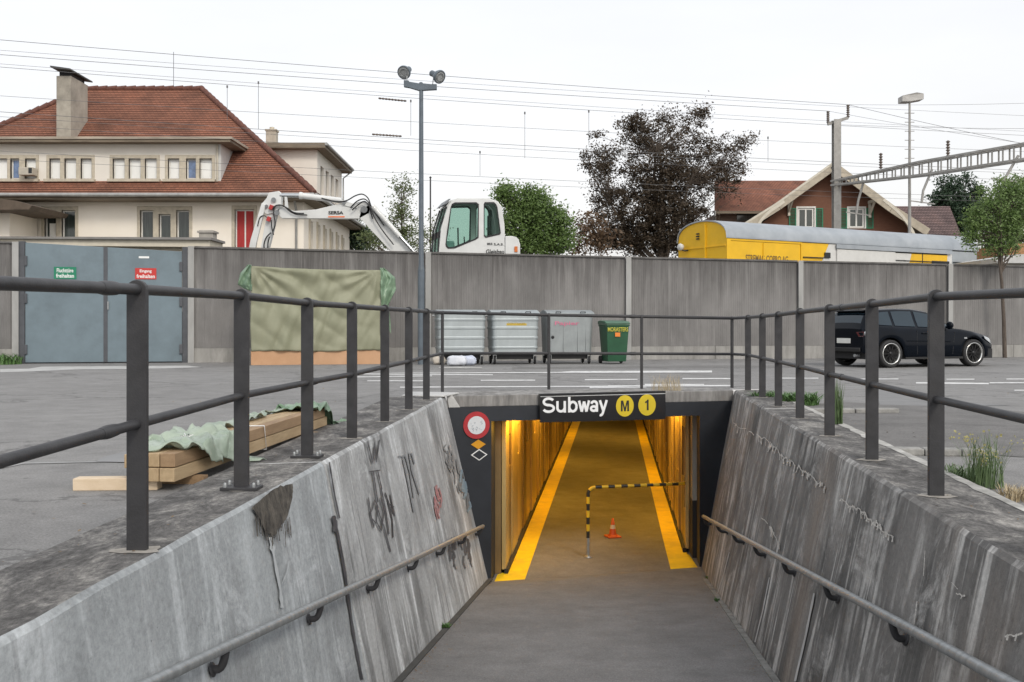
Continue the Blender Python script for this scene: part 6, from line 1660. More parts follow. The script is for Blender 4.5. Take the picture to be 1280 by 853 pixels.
# end details: door, vents, lamp, hand rail
for (o0, o1, z0, z1, dz) in ((1.25, 2.1, zB, 3.72, .04),):
    mb = MB(); mb.prism([wq(-.0, o0, z0), wq(0, o1, z0), wq(0, o1, z1), wq(0, o0, z1)], -wd_ * dz); mb.build('end_door', wy, wg, bevel=.008)
mb = MB(); mb.prism([wq(0, 1.18, zB), wq(0, 1.24, zB), wq(0, 1.24, 4.92), wq(0, 1.18, 4.92)], -wd_ * .06); mb.build('end_rib', wy, wg)
mb = MB(); mb.prism([wq(0, .02, 3.98), wq(0, 2.88, 3.98), wq(0, 2.88, 4.02), wq(0, .02, 4.02)], -wd_ * .03); mb.build('end_rib', wy, wg)
for k in range(3):
    mb = MB(); mb.box(wq(-.03, 1.66, 4.36 + .10 * k), (.04, .16, .045), rz=math.atan2(wd_.y, wd_.x)); mb.build('vent_slot', rubm, wg)
mb = MB(); mb.lathe([(0, .10), (.12, .10), (.15, .04), (.12, -.06), (0, -.06)], wq(-.25, 2.42, 4.08), -wd_, 18); mb.build('end_lamp', ww, wg)
mb = MB(); mb.tube([wq(0, 2.3, 3.95), wq(-.2, 2.3, 3.93), wq(-.25, 2.42, 4.0)], .03, 8); mb.build('lamp_bracket', rubm, wg)
textpart('lettering', 'STREMAG COPRO AG', wq(spx(932), -.006, 3.42), wd_, (0, 0, 1), spx(985) - spx(932), .26, mat('wagon_lettering', (.20, .12, .03), .6), wg, bold=.02)
mb = MB(); mb.box(wq(WL / 2, WW / 2, RZ + 1.0), (WL - .1, WW - .3, .3), rz=math.atan2(wd_.y, wd_.x)); mb.build('underframe', rubber, wg)
for s in (1.6, 3.8, WL - 3.8, WL - 1.6):
    for o in (.72, 2.18):
        mb = MB(); mb.lathe([(0, -.06), (.44, -.06), (.46, .0), (.49, .02), (.49, .05), (0, .05)], wq(s, o, RZ + .52), wn_, 24); mb.build('wheel', ironm, wg)
# ================================================================ large house on the left
HY = 42.0
hx = lambda px, Y=HY: (px - CX) / F * Y
hz_ = lambda py, Y=HY: EYE + (HOR - py) / F * Y
hs_ = thing('large_house', 'cream house with big red-brown hipped tile roof, long dormer and tall chimney, left background', 'house', (-16, 47, RZ))
cream = mat('cream_render', (.82, .76, .66), .85, col2=(.87, .81, .72), scale=.8, dirt=.25, dirtcol=(.66, .59, .50)); creamu = mat('grey_cream_render', (.74, .70, .63), .85, col2=(.79, .75, .68), scale=.8, dirt=.3, dirtcol=(.54, .50, .44))
stone = mat('beige_window_stone', (.50, .45, .36), .8, var=.15, scale=6); frame_ = mat('white_window_frame', (.74, .73, .69), .5, var=.05); shut = mat('white_roller_blind', (.90, .90, .87), .5, var=.03)
glassd = mat('dark_window_glass', (.035, .045, .042), .08, spec=.7, var=.5, scale=3, stretch=(8, 1, .4)); glassb = mat('blue_window_glass', (.16, .24, .42), .08, spec=.8, var=.4); curt = mat('red_curtain', (.33, .022, .022), .8, col2=(.45, .05, .05), scale=6, stretch=(8, 1, .3))
eavem = mat('weathered_eave_wood', (.19, .155, .115), .8, var=.35, scale=4, stretch=(.3, 2, 2)); gutter = mat('zinc_gutter', (.38, .38, .37), .45, .4, var=.2)
def tilemat(name, c1, c2, dk):
    m = bpy.data.materials.new(name); m.use_nodes = True; t = m.node_tree; n = t.nodes; l = t.links; b = n['Principled BSDF']
    uv = n.new('ShaderNodeUVMap'); uv.uv_map = 'UVMap'
    br = n.new('ShaderNodeTexBrick'); br.inputs['Scale'].default_value = 1.0; br.inputs['Brick Width'].default_value = .19; br.inputs['Row Height'].default_value = .17; br.inputs['Mortar Size'].default_value = .012
    br.inputs['Color1'].default_value = (*c1, 1); br.inputs['Color2'].default_value = (*c2, 1); br.inputs['Mortar'].default_value = (*dk, 1); br.inputs['Bias'].default_value = -.1
    l.new(uv.outputs[0], br.inputs['Vector'])
    nz = n.new('ShaderNodeTexNoise'); nz.inputs['Scale'].default_value = .6; nz.inputs['Detail'].default_value = 8; nz.inputs['Roughness'].default_value = .7; l.new(uv.outputs[0], nz.inputs['Vector'])
    r = ramp(n, [(.33, (.62, .62, .62)), (.5, (1, 1, 1)), (.68, (1.3, 1.22, 1.15))]); l.new(nz.outputs['Fac'], r.inputs['Fac'])
    mm = n.new('ShaderNodeMix'); mm.data_type = 'RGBA'; mm.blend_type = 'MULTIPLY'; mm.inputs['Factor'].default_value = 1; l.new(br.outputs['Color'], mm.inputs['A']); l.new(r.outputs['Color'], mm.inputs['B'])
    l.new(mm.outputs['Result'], b.inputs['Base Color']); b.inputs['Roughness'].default_value = .85
    bp = n.new('ShaderNodeBump'); bp.inputs['Strength'].default_value = .6; bp.inputs['Distance'].default_value = .03; l.new(br.outputs['Fac'], bp.inputs['Height']); bp.invert = True; l.new(bp.outputs[0], b.inputs['Normal'])
    MATS[name] = m; return m
tile1 = tilemat('red_brown_tiles', (.265, .112, .068), (.205, .085, .052), (.13, .058, .040)); tile2 = tilemat('orange_brown_tiles', (.32, .145, .095), (.24, .105, .072), (.08, .04, .03)); tile3 = tilemat('plum_grey_tiles', (.18, .125, .12), (.14, .097, .094), (.05, .035, .035))
def roofplane(quad, nm, m, par, course=.17, lift=.025):
    """quad: eave-left, eave-right, ridge-right, ridge-left; built as overlapping tile courses"""
    e0, e1, r1, r0 = [Vector(q) for q in quad]
    n = max(1, int(((r0 + r1) / 2 - (e0 + e1) / 2).length / course)); nn = (e1 - e0).cross(r0 - e0 if (r0 - e0).length > .01 else r1 - e0).normalized()
    if nn.z < 0: nn = -nn
    u = (e1 - e0).normalized(); up = nn.cross(u).normalized(); up = up if up.z > 0 else -up
    mb = MB(); uvs = []; vs = []; fs = []
    for i in range(n):
        a, b = i / n, (i + 1) / n
        p0, p1, p2, p3 = e0.lerp(r0, a) + nn * lift, e1.lerp(r1, a) + nn * lift, e1.lerp(r1, b) + nn * .002, e0.lerp(r0, b) + nn * .002
        p4, p5 = e0.lerp(r0, a), e1.lerp(r1, a)
        k = len(vs); vs += [p0, p1, p2, p3, p4, p5]; fs += [(k, k + 1, k + 2, k + 3), (k + 4, k + 5, k + 1, k)]
        for p in (p0, p1, p2, p3, p4, p5): uvs.append(((p - e0).dot(u), (p - e0).dot(up)))
    mb.add(vs, fs); return mb.build(nm, m, par, uvs=uvs)
# geometry of the main block
EL, ER, EF, EB, EZ = -27.5, -8.1, 41.0, 55.0, 6.33
RL, RRg, RY, RZr = -20.35, -14.9, 48.0, 12.28
roofplane([(EL, EF, EZ), (ER, EF, EZ), (RRg, RY, RZr), (RL, RY, RZr)], 'roof', tile1, hs_)
roofplane([(ER, EF, EZ), (ER, EB, EZ), (RRg, RY + .01, RZr), (RRg, RY, RZr)], 'roof', tile1, hs_)
roofplane([(EL, EB, EZ), (EL, EF, EZ), (RL, RY, RZr), (RL, RY + .01, RZr)], 'roof', tile1, hs_)
roofplane([(ER, EB, EZ), (EL, EB, EZ), (RL, RY, RZr), (RRg, RY, RZr)], 'roof', tile1, hs_)
ridgem = mat('ridge_tile', (.13, .055, .04), .85, var=.4, scale=9)
def ridgerun(a, b, nm='ridge_tiles'):
    a, b = Vector(a), Vector(b); n = int((b - a).length / .42); mb = MB()
    for i in range(n):
        p, q = a.lerp(b, i / n), a.lerp(b, (i + 1.05) / n); mb.tube([p + Vector((0, 0, .03)), q + Vector((0, 0, .06))], .13, 8, radii=[.115, .135])
    o = mb.build(nm, ridgem, hs_); o['kind'] = 'stuff'
ridgerun((RL, RY, RZr), (RRg, RY, RZr)); ridgerun((ER, EF, EZ + .03), (RRg, RY, RZr), 'hip_tiles'); ridgerun((EL, EF, EZ + .03), (RL, RY, RZr), 'hip_tiles')
mb = MB(); mb.box(((EL + ER) / 2, (EF + EB) / 2, EZ - .12), (ER - EL - .1, EB - EF - .1, .18)); mb.build('eave_soffit', eavem, hs_)
mb = MB(); mb.tube([(EL, EF - .07, EZ - .03), (ER, EF - .07, EZ - .03)], .085, 10); mb.build('gutter', gutter, hs_); mb = MB(); mb.tube([(ER + .07, EF, EZ - .03), (ER + .07, EB, EZ - .03)], .085, 10); mb.build('gutter', gutter, hs_)
# windows: openings cut in the front wall
def rect(x0, x1, zt, zb, Y): return [Vector((x0, Y, zb)), Vector((x1, Y, zb)), Vector((x1, Y, zt)), Vector((x0, Y, zt))]
low = [(55.8, 70.2, 266, 'd'), (77.2, 94, 263, 'd'), (175.3, 191.3, 263, 'd'), (198.5, 213.3, 268, 'd'), (220.5, 236.5, 263, 'd'), (293.5, 317.5, 262, 'c')]
ZB = RZ; XR = -8.75
lz = 3.35
holes = [rect(hx(a), hx(b), hz_(t), lz, HY) for a, b, t, k in low]
mb = MB(); mb.prism([Vector((EL + .8, HY, ZB)), Vector((XR - .355, HY, ZB)), Vector((XR - .355, HY, EZ - .2)), Vector((EL + .8, HY, EZ - .2))], Vector((0, .35, 0)), holes); mb.build('front_wall', cream, hs_)
def window(x0, x1, zt, zb, Y, kind, par, panes=1, fw=.055, hollow=True):
    mb = MB(); o = rect(x0 + .004, x1 - .004, zt - .004, zb + .004, Y + .14); hl = []
    pw = (x1 - x0 - fw * (panes + 1)) / panes
    for i in range(panes):
        a = x0 + fw + i * (pw + fw); hl.append(rect(a, a + pw, zt - fw, zb + fw, Y + .14))
    mb.prism(o, Vector((0, .05, 0)), hl); wn = mb.build('window', frame_, par)
    m = {'d': glassd, 'b': glassb, 'w': shut, 'c': curt}[kind]
    for h in hl:
        mb = MB(); mb.prism([p + Vector((0, .025 if kind != 'w' else .01, 0)) for p in h], Vector((0, .01, 0))); mb.build('pane' if kind != 'w' else 'roller_blind', m, wn)
    return wn
for i, (a, b, t, k) in enumerate(low):
    wn = window(hx(a), hx(b), hz_(t), lz, HY, k, hs_, 2 if k == 'c' else 1)
    if i == 0:
        mb = MB(); mb.prism(rect(hx(60), hx(70), hz_(279), lz + .06, HY + .15), Vector((0, .01, 0))); mb.build('white_blind', shut, wn)
# stone surrounds of the lower windows
def surround(xs, zt, zb, Y, par, proud=.03, top=.16, side=.13, sill=False, m=stone):
    """xs: list of (x0,x1,zt) openings sharing one frame"""
    x0, x1 = xs[0][0] - side, xs[-1][1] + side
    mb = MB(); mb.prism([Vector((x0, Y - proud, zb)), Vector((x1, Y - proud, zb)), Vector((x1, Y - proud, zt + top)), Vector((x0, Y - proud, zt + top))], Vector((0, proud + .12, 0)), [rect(a + .0, b - .0, t_, zb + .02, Y - proud) for a, b, t_ in xs]); mb.build('window_surround', m, par, bevel=.01, seg=1)
    if sill: mb = MB(); mb.box(((x0 + x1) / 2, Y - .09, zb - .06), (x1 - x0 + .1, .22, .12)); mb.build('window_sill', m, par, bevel=.01)
for grp in ((0, 1), (2, 3, 4), (5,)):
    surround([(hx(low[i][0]), hx(low[i][1]), hz_(low[i][2])) for i in grp], max(hz_(low[i][2]) for i in grp), lz - .1, HY, hs_, sill=True)
# right flank with its tall dark openings
mb = MB(); fl_ = []
side_open = [(43.2, 44.0), (44.9, 45.7), (46.5, 47.3), (48.1, 49.0), (49.8, 50.7), (51.4, 52.3)]
mb.prism([Vector((XR, HY, ZB)), Vector((XR, 53.8, ZB)), Vector((XR, 53.8, EZ - .2)), Vector((XR, HY, EZ - .2))], Vector((-.35, 0, 0)), [[Vector((XR, a, 2.6)), Vector((XR, b, 2.6)), Vector((XR, b, 5.5)), Vector((XR, a, 5.5))] for a, b in side_open]); mb.build('side_wall', cream, hs_)
for a, b in side_open:
    mb = MB(); mb.prism([Vector((XR - .2, a, 2.6)), Vector((XR - .2, b, 2.6)), Vector((XR - .2, b, 5.5)), Vector((XR - .2, a, 5.5))], Vector((-.02, 0, 0))); mb.build('window', glassd, hs_)
    mb = MB(); mb.box((XR + .02, a - .07, 4.05), (.10, .14, 3.1)); mb.build('pilaster', stone, hs_)
mb = MB(); mb.tube([(hx(371), HY - .08, 1.6), (hx(371), HY - .08, 5.7), (hx(371), HY - .5, 6.2)], .05, 8); mb.build('downpipe', gutter, hs_)
mb = MB(); mb.box((-18.1, 54.0, 3.8), (18.6, .3, 5)); mb.build('back_wall', cream, hs_)
# front dormer, the whole width
DY = 41.75; DX = hx(276, DY); DZB, DZT = hz_(229, DY), hz_(180.5, DY)
up_ = [(-9, 9.3, 'w'), (13.0, 24.2, 'b'), (31.5, 45, 'w'), (61.9, 75.3, 'w'), (80.7, 95.4, 'w'), (101, 114.7, 'w'), (141, 156, 'w'), (161, 176, 'w'), (181.2, 196, 'w'), (210, 224.2, 'w'), (232.7, 245, 'b'), (249.5, 265, 'w')]
zt_, zb_ = hz_(198.5, DY), hz_(223.8, DY)
ux = lambda px: hx(px, DY)
mb = MB(); mb.prism([Vector((EL + 1, DY, DZB)), Vector((DX - .204, DY, DZB)), Vector((DX - .204, DY, DZT)), Vector((EL + 1, DY, DZT))], Vector((0, .25, 0)), [rect(ux(a), ux(b), zt_, zb_, DY) for a, b, k in up_]); mb.build('dormer_front', creamu, hs_)
for (a, b, k) in up_:
    window(ux(a), ux(b), zt_ - .0, zb_, DY, k, hs_)
for g_ in ((0, 1, 2), (3, 4, 5), (6, 7, 8), (9, 10, 11)):
    surround([(ux(up_[i][0]), ux(up_[i][1]), zt_) for i in g_], zt_, zb_ - .02, DY, hs_, .035, .15, .12, True)
slp = (RZr - EZ) / (RY - EF); rY = lambda z: EF + (z - EZ) / slp
mb = MB(); mb.prism([Vector((DX, DY, DZB - .1)), Vector((DX, rY(DZT) + .1, DZT)), Vector((DX, DY, DZT))], Vector((-.2, 0, 0))); mb.build('dormer_cheek', mat('white_cheek', (.60, .60, .58), .8, var=.08), hs_)
oY = DY - .55; zc = DZT
mb = MB(); mb.prism([Vector((EL + .5, oY, zc)), Vector((DX + .55, oY, zc)), Vector((DX + .55, rY(zc) + .9, zc + .02)), Vector((EL + .5, rY(zc) + .9, zc + .02))], Vector((0, 0, .10))); mb.build('dormer_roof', eavem, hs_)
mb = MB(); mb.prism([Vector((EL + .5, oY - .05, zc + .11)), Vector((DX + .62, oY - .05, zc + .11)), Vector((DX + .62, rY(zc) + .9, zc + .14)), Vector((EL + .5, rY(zc) + .9, zc + .14))], Vector((0, 0, .10))); mb.build('dormer_cornice', mat('cornice_beige', (.36, .31, .25), .7, var=.3, scale=3, stretch=(.3, 1, 1)), hs_)
mb = MB(); mb.tube([(ux(272), DY - .06, zc - .02), (ux(272), DY - .06, DZB + .05)], .045, 8); mb.build('downpipe', mat('beige_pipe', (.5, .46, .38), .6), hs_)
# small air-conditioning box under the left window
mb = MB(); a_ = P(35, 215, DY - .3); mb.box(a_, (.58, .45, .32)); ac = mb.build('air_conditioner', mat('ac_beige', (.46, .42, .35), .5, var=.1), hs_, bevel=.02)
mb = MB(); mb.box(a_ + Vector((.20, -.23, .02)), (.14, .02, .22)); mb.build('ac_grille', rubm, ac)
# right dormer
QX, QY0, QY1, QT = -8.75, 44.9, 51.4, 8.82
sxx = (EZ - RZr) / (ER - RRg); rX = lambda z: ER + (z - EZ) / sxx
mb = MB(); mb.prism([Vector((QX, QY0, EZ + .3)), Vector((QX, QY0, QT)), Vector((rX(QT) - .2, QY0, QT))], Vector((0, .2, 0))); mb.build('dormer_cheek', creamu, hs_)
dw = [(45.7, 46.5), (47.0, 47.8), (48.3, 49.1), (49.6, 50.4)]
mb = MB(); mb.prism([Vector((QX, QY0 + .204, EZ + .2)), Vector((QX, QY1, EZ + .2)), Vector((QX, QY1, QT)), Vector((QX, QY0 + .204, QT))], Vector((-.2, 0, 0)), [[Vector((QX, a, 6.95)), Vector((QX, b, 6.95)), Vector((QX, b, 8.25)), Vector((QX, a, 8.25))] for a, b in dw]); mb.build('dormer_front', creamu, hs_)
for a, b in dw: mb = MB(); mb.prism([Vector((QX - .12, a, 6.95)), Vector((QX - .12, b, 6.95)), Vector((QX - .12, b, 8.25)), Vector((QX - .12, a, 8.25))], Vector((-.02, 0, 0))); mb.build('window', glassd, hs_)
mb = MB(); mb.prism([Vector((rX(QT) - .8, QY0 - .5, QT)), Vector((QX + .45, QY0 - .5, QT)), Vector((QX + .45, QY1 + .5, QT)), Vector((rX(QT) - .8, QY1 + .5, QT))], Vector((0, 0, .26))); mb.build('dormer_roof', eavem, hs_, bevel=.03)
mb = MB(); mb.tube([(QX + .5, QY0 - .5, QT + .2), (QX + .5, QY1 + .5, QT + .2)], .07, 8); mb.build('gutter', gutter, hs_); mb = MB(); mb.tube([(QX + .5, QY1 + .45, QT + .15), (QX + .06, QY1 + .1, QT - .3), (QX + .06, QY1 + .1, EZ)], .04, 8); mb.build('downpipe', gutter, hs_)
# chimneys
ch = thing('x', 'x', 'x') if False else None
mb = MB(); cA, cB = P(70.5, 165, 43.9), P(88.5, 165, 43.9); 
mb.prism([Vector((cA.x, 43.9, 8.6)), Vector((cB.x, 43.9, 8.6)), Vector((cB.x, 43.9, hz_(95, 43.9))), Vector((cA.x, 43.9, hz_(95, 43.9)))], Vector((0, 1.75, 0))); cm = mb.build('chimney', mat('chimney_render', (.36, .33, .28), .9, var=.2, scale=2, dirt=.4), hs_, bevel=.01)
mb = MB(); mb.box(((cA.x + cB.x) / 2, 44.75, hz_(93, 44)), (.5, 1.4, .3)); mb.build('chimney_neck', dark, cm)
mb = MB(); zc_ = hz_(90, 44); mb.prism([Vector((cA.x - .12, 43.55, zc_ + .10)), Vector((cB.x + .12, 43.55, zc_ - .02)), Vector((cB.x + .12, 45.9, zc_ - .02)), Vector((cA.x - .12, 45.9, zc_ + .10))], Vector((0, 0, .06))); mb.build('chimney_cap', mat('dark_slab', (.06, .065, .065), .7), cm)
mb = MB(); c_ = P(340, 175, 48); mb.box(c_ + Vector((0, 0, -.4)), (.48, .48, 1.6)); cm = mb.build('chimney', mat('chimney_beige', (.46, .42, .35), .9, var=.15), hs_, bevel=.01)
mb = MB(); mb.box(c_ + Vector((0, 0, .43)), (.56, .56, .08)); mb.lathe([(.10, .45), (.12, .6), (.0, .62)], c_, (0, 0, 1), 12); mb.build('chimney_cap', stone, cm)
mb = MB(); c_ = P(217, 112, 48); mb.tube([c_, c_ + Vector((0, 0, 1.8))], .012, 5); mb.build('lightning_rod', ironm, hs_)
# projecting porch roof at far left
mb = MB(); mb.prism([P(-80, 263, 38.5), P(36, 262, 38.5), P(40, 257, 38.5), P(20, 251, 38.5), P(-80, 240, 38.5)], Vector((0, 3.2, 0))); mb.build('porch_roof', mat('dark_brown_eave', (.10, .075, .055), .8, var=.3), hs_)
mb = MB(); mb.prism([Vector((hx(-80), HY - 2.4, ZB)), Vector((hx(12, HY - 2.4) , HY - 2.4, ZB)), Vector((hx(12, HY - 2.4), HY - 2.4, hz_(260, HY - 2.4))), Vector((hx(-80), HY - 2.4, hz_(260, HY - 2.4)))], Vector((0, 2.3, 0))); mb.build('porch_wall', cream, hs_)

# ================================================================ brick-brown chalet on the right
BY = 58.0; bx = lambda px, Y=BY: (px - CX) / F * Y; bz = lambda py, Y=BY: EYE + (HOR - py) / F * Y
bh = thing('gabled_house', 'brown gabled house with green shutters and curved white braces under its eaves, right background', 'house', (18.5, 60, RZ))
brown = mat('brown_shingle_wall', (.150, .066, .040), .85, col2=(.185, .085, .052), scale=3, stretch=(1, 1, 4), bump=.6, bscale=12); barge = mat('pale_bargeboard', (.42, .37, .29), .7, var=.2, scale=3); bargel = mat('cream_brace', (.60, .56, .47), .7, var=.1)
gsh = mat('green_shutter', (.02, .17, .085), .5, var=.12)
apx, apy = bx(1044), bz(212)
lo_ = Vector((bx(925), BY, bz(292))); ro_ = Vector((bx(1168), BY, bz(292)))
w1g = (997, 1017.6, 260.5, 278.5); w2g = (1060.5, 1080.5, 260.5, 280)
gh = [rect(bx(a), bx(b), bz(t), bz(285), BY) for a, b, t, _ in (w1g, w2g)]
mb = MB(); mb.prism([Vector((bx(955), BY, RZ)), Vector((bx(1135), BY, RZ)), Vector((bx(1135), BY, bz(279))), Vector((apx, BY, apy)), Vector((bx(953), BY, bz(279)))], Vector((0, .3, 0)), gh); mb.build('gable_wall', brown, bh)
for (a, b, t, _) in (w1g, w2g):
    wn = window(bx(a) + .02, bx(b) - .02, bz(t), bz(285), BY - .12, 'd', bh, 2, .09)
    surround([(bx(a), bx(b), bz(t))], bz(t), bz(286), BY, bh, .05, .10, .09, False, frame_)
    for (s0, s1) in ((a - 11, a - 2), (b + 2, b + 11)):
        mb = MB(); f0, f1 = bx(s0), bx(s1); o_ = rect(f0, f1, bz(t), bz(286), BY - .06); mb.prism(o_, Vector((0, .045, 0)), [rect(f0 + .06, f1 - .06, bz(t) - .07, bz(286) + .06, BY - .06)]); sh_ = mb.build('shutter', gsh, bh)
        zz = bz(286) + .1
        while zz < bz(t) - .1:
            mb = MB(); mb.bar((f0 + .05, BY - .04, zz), (f1 - .05, BY - .04, zz), .03, .03); mb.build('slat', gsh, sh_); zz += .085
# horizontal bar of window muntins
FY = BY - 1.1        # the roof comes forward of the gable wall
fx_ = lambda px: bx(px, FY); fz_ = lambda py: bz(py, FY)
ap = Vector((fx_(1042.5), FY, fz_(204)))
for sgn, lowp, nm in ((-1, (928, 282.5), 'l'), (1, (1162, 288), 'r')):
    e = Vector((fx_(lowp[0]), FY, fz_(lowp[1])))
    mid_ = ap.lerp(e, .62) + Vector((0, 0, -.12)); 
    for a, b in ((ap, mid_), (mid_, e)):
        d = (b - a).normalized(); nn = Vector((-d.z, 0, d.x)); nn = nn if nn.z > 0 else -nn
        mb = MB(); mb.prism([a - nn * .02, b - nn * .02, b - nn * .36, a - nn * .36], Vector((0, .08, 0))); mb.build('bargeboard', barge, bh, bevel=.01)
        mb = MB(); mb.prism([a + nn * .09, b + nn * .09, b - nn * .018, a - nn * .018], Vector((0, .16, 0)) + Vector((0, -.06, 0))); mb.build('verge_board', bargel if sgn < 0 else barge, bh)
        # the roof slope behind it
        DD = Vector((3.75, 11, 0)); q = [a + Vector((0, .1, 0)), b + Vector((0, .1, 0)), b + DD, a + DD]
        roofplane([b + Vector((0, .1, .08)), b + DD + Vector((0, 0, .08)), a + DD + Vector((0, 0, .08)), a + Vector((0, .1, .08))], 'roof', tile2 if sgn < 0 else tile3, bh)
        mb = MB(); mb.prism([p - Vector((0, 0, .22)) for p in q], Vector((0, 0, .1))); mb.build('roof_boarding', eavem, bh)
    # curved brace
    bp4 = [(980, 252), (972, 258), (964, 263), (957, 269), (951, 276), (947, 283), (943, 292)] if sgn < 0 else [(1104, 250), (1113, 257), (1121, 264), (1128, 271), (1134, 279), (1139, 287), (1143, 295)]
    pts = [P(x, y, FY + .05) for x, y in bp4]
    mb = MB()
    for k in range(6): mb.bar(pts[k], pts[k + 1], .14, .16)
    mb.build('curved_brace', bargel, bh)
    bp_ = ap.lerp(e, .44) + Vector((0, .1, -.42))
    mb = MB(); mb.box(bp_ + Vector((0, .5, 0)), (.16, 1.1, .16)); mb.box(bp_ + Vector((0, .9, -.45)), (.13, .13, .9)); mb.bar(bp_ + Vector((0, .1, -.05)), bp_ + Vector((0, .88, -.7)), .1, .1); mb.build('purlin_bracket', bargel, bh)
# left wing and right wing
WY = 62.0; vx = lambda px, Y=WY: (px - CX) / F * Y; vz = lambda py, Y=WY: EYE + (HOR - py) / F * Y
roofplane([(vx(893), WY, vz(264)), (vx(1010), WY, vz(264)), (vx(1010, 66), 66, vz(226, 66)), (vx(893, 66), 66, vz(226, 66))], 'roof', tile2, bh)
mb = MB(); mb.box(((vx(893) + vx(1010)) / 2, WY + .1, vz(265.5)), (vx(1010) - vx(893), .2, .16)); mb.build('eave_board', eavem, bh)
mb = MB(); mb.prism([Vector((vx(897), WY + .7, RZ)), Vector((vx(1000), WY + .7, RZ)), Vector((vx(1000), WY + .7, vz(266))), Vector((vx(897), WY + .7, vz(266)))], Vector((0, 4, 0))); mb.build('wing_wall', mat('wing_wall_brown', (.16, .11, .085), .85, var=.2), bh)
mb = MB(); mb.tube([(vx(893.5), WY - .1, vz(264)), (vx(892.5), WY - .1, RZ)], .06, 8); mb.build('downpipe', gutter, bh)
mb = MB(); mb.box((vx(940), WY + .62, vz(270)), (1.6, .1, .5)); mb.build('window', glassd, bh)
UY = 63.0
roofplane([(vx(1110, UY), UY, vz(306, UY)), (vx(1206, UY), UY, vz(306, UY)), (vx(1187, 66), 66, vz(258, 66)), (vx(1095, 66), 66, vz(258, 66))], 'roof', tile3, bh)
mb = MB(); mb.box(((vx(1115) + vx(1188)) / 2, 65.5, 3.9), (vx(1188) - vx(1115), 2.6, 5.2)); mb.build('wing_wall', mat('wing_wall_brown', (.16, .11, .085), .85), bh)
# low brown timber shed and pale roof at the right edge
es = thing('timber_shed', 'low brown timber shed with pale flat roof at the right edge, behind the young tree', 'shed', (27, 48, RZ))
mb = MB(); mb.prism([P(1262, 322, 46), P(1262, 305, 46), P(1420, 300, 46), P(1420, 322, 46)], Vector((0, 4, 0))); mb.build('plank_wall', mat('orange_brown_planks', (.34, .17, .07), .7, col2=(.42, .23, .11), scale=2, stretch=(.5, 1, 9)), es)
mb = MB(); mb.prism([P(1246, 329, 40), P(1244, 323, 40), P(1270, 318, 40), P(1420, 318, 40), P(1420, 329, 40)], Vector((0, 4, 0))); mb.build('flat_roof', mat('pale_sheet_roof', (.5, .5, .49), .6, var=.1), es)

# ================================================================ catenary: mast, lattice beam, floodlight pole, wires
MY = 50.0
cm_ = P(1045.5, 300, MY); cm_.z = RZ
catm = mat('catenary_steel', (.34, .33, .31), .6, .2, var=.2, scale=3, dirt=.3); insm = mat('brown_insulator', (.09, .065, .05), .3, coat=.5)
ms = thing('catenary_mast', 'grey steel catenary mast with forked head before the gabled house, carrying a long lattice beam', 'mast', cm_)
mz = EYE + (HOR - 150) / F * MY; hw = .17
for dy in (-.17, .17):
    mb = MB(); mb.box((cm_.x, cm_.y + dy, (RZ + mz) / 2), (.36, .03, mz - RZ)); mb.build('mast_flange', catm, ms)
mb = MB(); mb.box((cm_.x, cm_.y, (RZ + mz) / 2), (.03, .31, mz - RZ)); mb.build('mast_web', catm, ms)
bm0 = P(1041, 229.5, MY); bm0.z = 8.05; 
Yr = 39.5; bm1 = Vector(((1330 - CX) / F * Yr, Yr, 8.05))
bd = (bm1 - bm0).normalized(); bnn = Vector((-bd.y, bd.x, 0)); BL = (bm1 - bm0).length
def bsec(t): # chord spread grows from the mast outwards
    return .14 + .26 * min(1, t / .45)
for sg in (-1, 1):
    for zz in (-1, 1):
        mb = MB(); mb.bar(bm0 + Vector((0, 0, zz * .10)) + bnn * sg * .12, bm0 + bd * BL * .45 + Vector((0, 0, zz * .30)) + bnn * sg * .22, .09, .09); mb.bar(bm0 + bd * BL * .45 + Vector((0, 0, zz * .30)) + bnn * sg * .22, bm1 + Vector((0, 0, zz * .32)) + bnn * sg * .22, .09, .09); mb.build('beam_chord', catm, ms)
k = 1; n_ = 24
for k in range(1, n_):
    t_ = k / n_; h = .10 + .20 * min(1, t_ / .45); w_ = .12 + .10 * min(1, t_ / .45); p = bm0 + bd * BL * t_
    for sg in (-1, 1):
        mb = MB(); mb.bar(p + bnn * sg * w_ + Vector((0, 0, -h)), p + bnn * sg * w_ + Vector((0, 0, h)), .06, .05, up=(1, 0, 0)); mb.build('batten_plate', catm, ms)
    mb = MB(); mb.bar(p - bnn * w_ + Vector((0, 0, h)), p + bnn * w_ + Vector((0, 0, h)), .05, .04); mb.build('batten_plate', catm, ms)
mb = MB(); mb.bar(P(1034.5, 155.5, MY), P(1045, 152, MY), .12, .14); mb.bar(P(1045, 152, MY), P(1060, 147.5, MY), .12, .14); mb.build('fork_arm', catm, ms)
def insul(px, y0, y1, Y=MY, par=ms):
    a, b = P(px, y1, Y), P(px, y0, Y); n = 6; prof = [(.03, 0)]; L_ = (b - a).length
    for i in range(n): h = L_ * (i + .5) / n; prof += [(.05, h - L_ * .06), (.10, h), (.05, h + L_ * .06)]
    prof += [(.03, L_), (0, L_)]; mb = MB(); mb.lathe(prof, a, (0, 0, 1), 12); return mb.build('insulator', insm, par)
insul(1035, 139, 154); insul(1060, 131, 147.5)
bpt = lambda px: bm0 + bd * (((px - CX) / F * bm0.y - bm0.x) / (bd.x - (px - CX) / F * bd.y))
for px in (1101, 1185):
    q = bpt(px); insul(px, HOR - (q.z + .32 + .75 - EYE) / q.y * F, HOR - (q.z + .32 - EYE) / q.y * F, q.y)
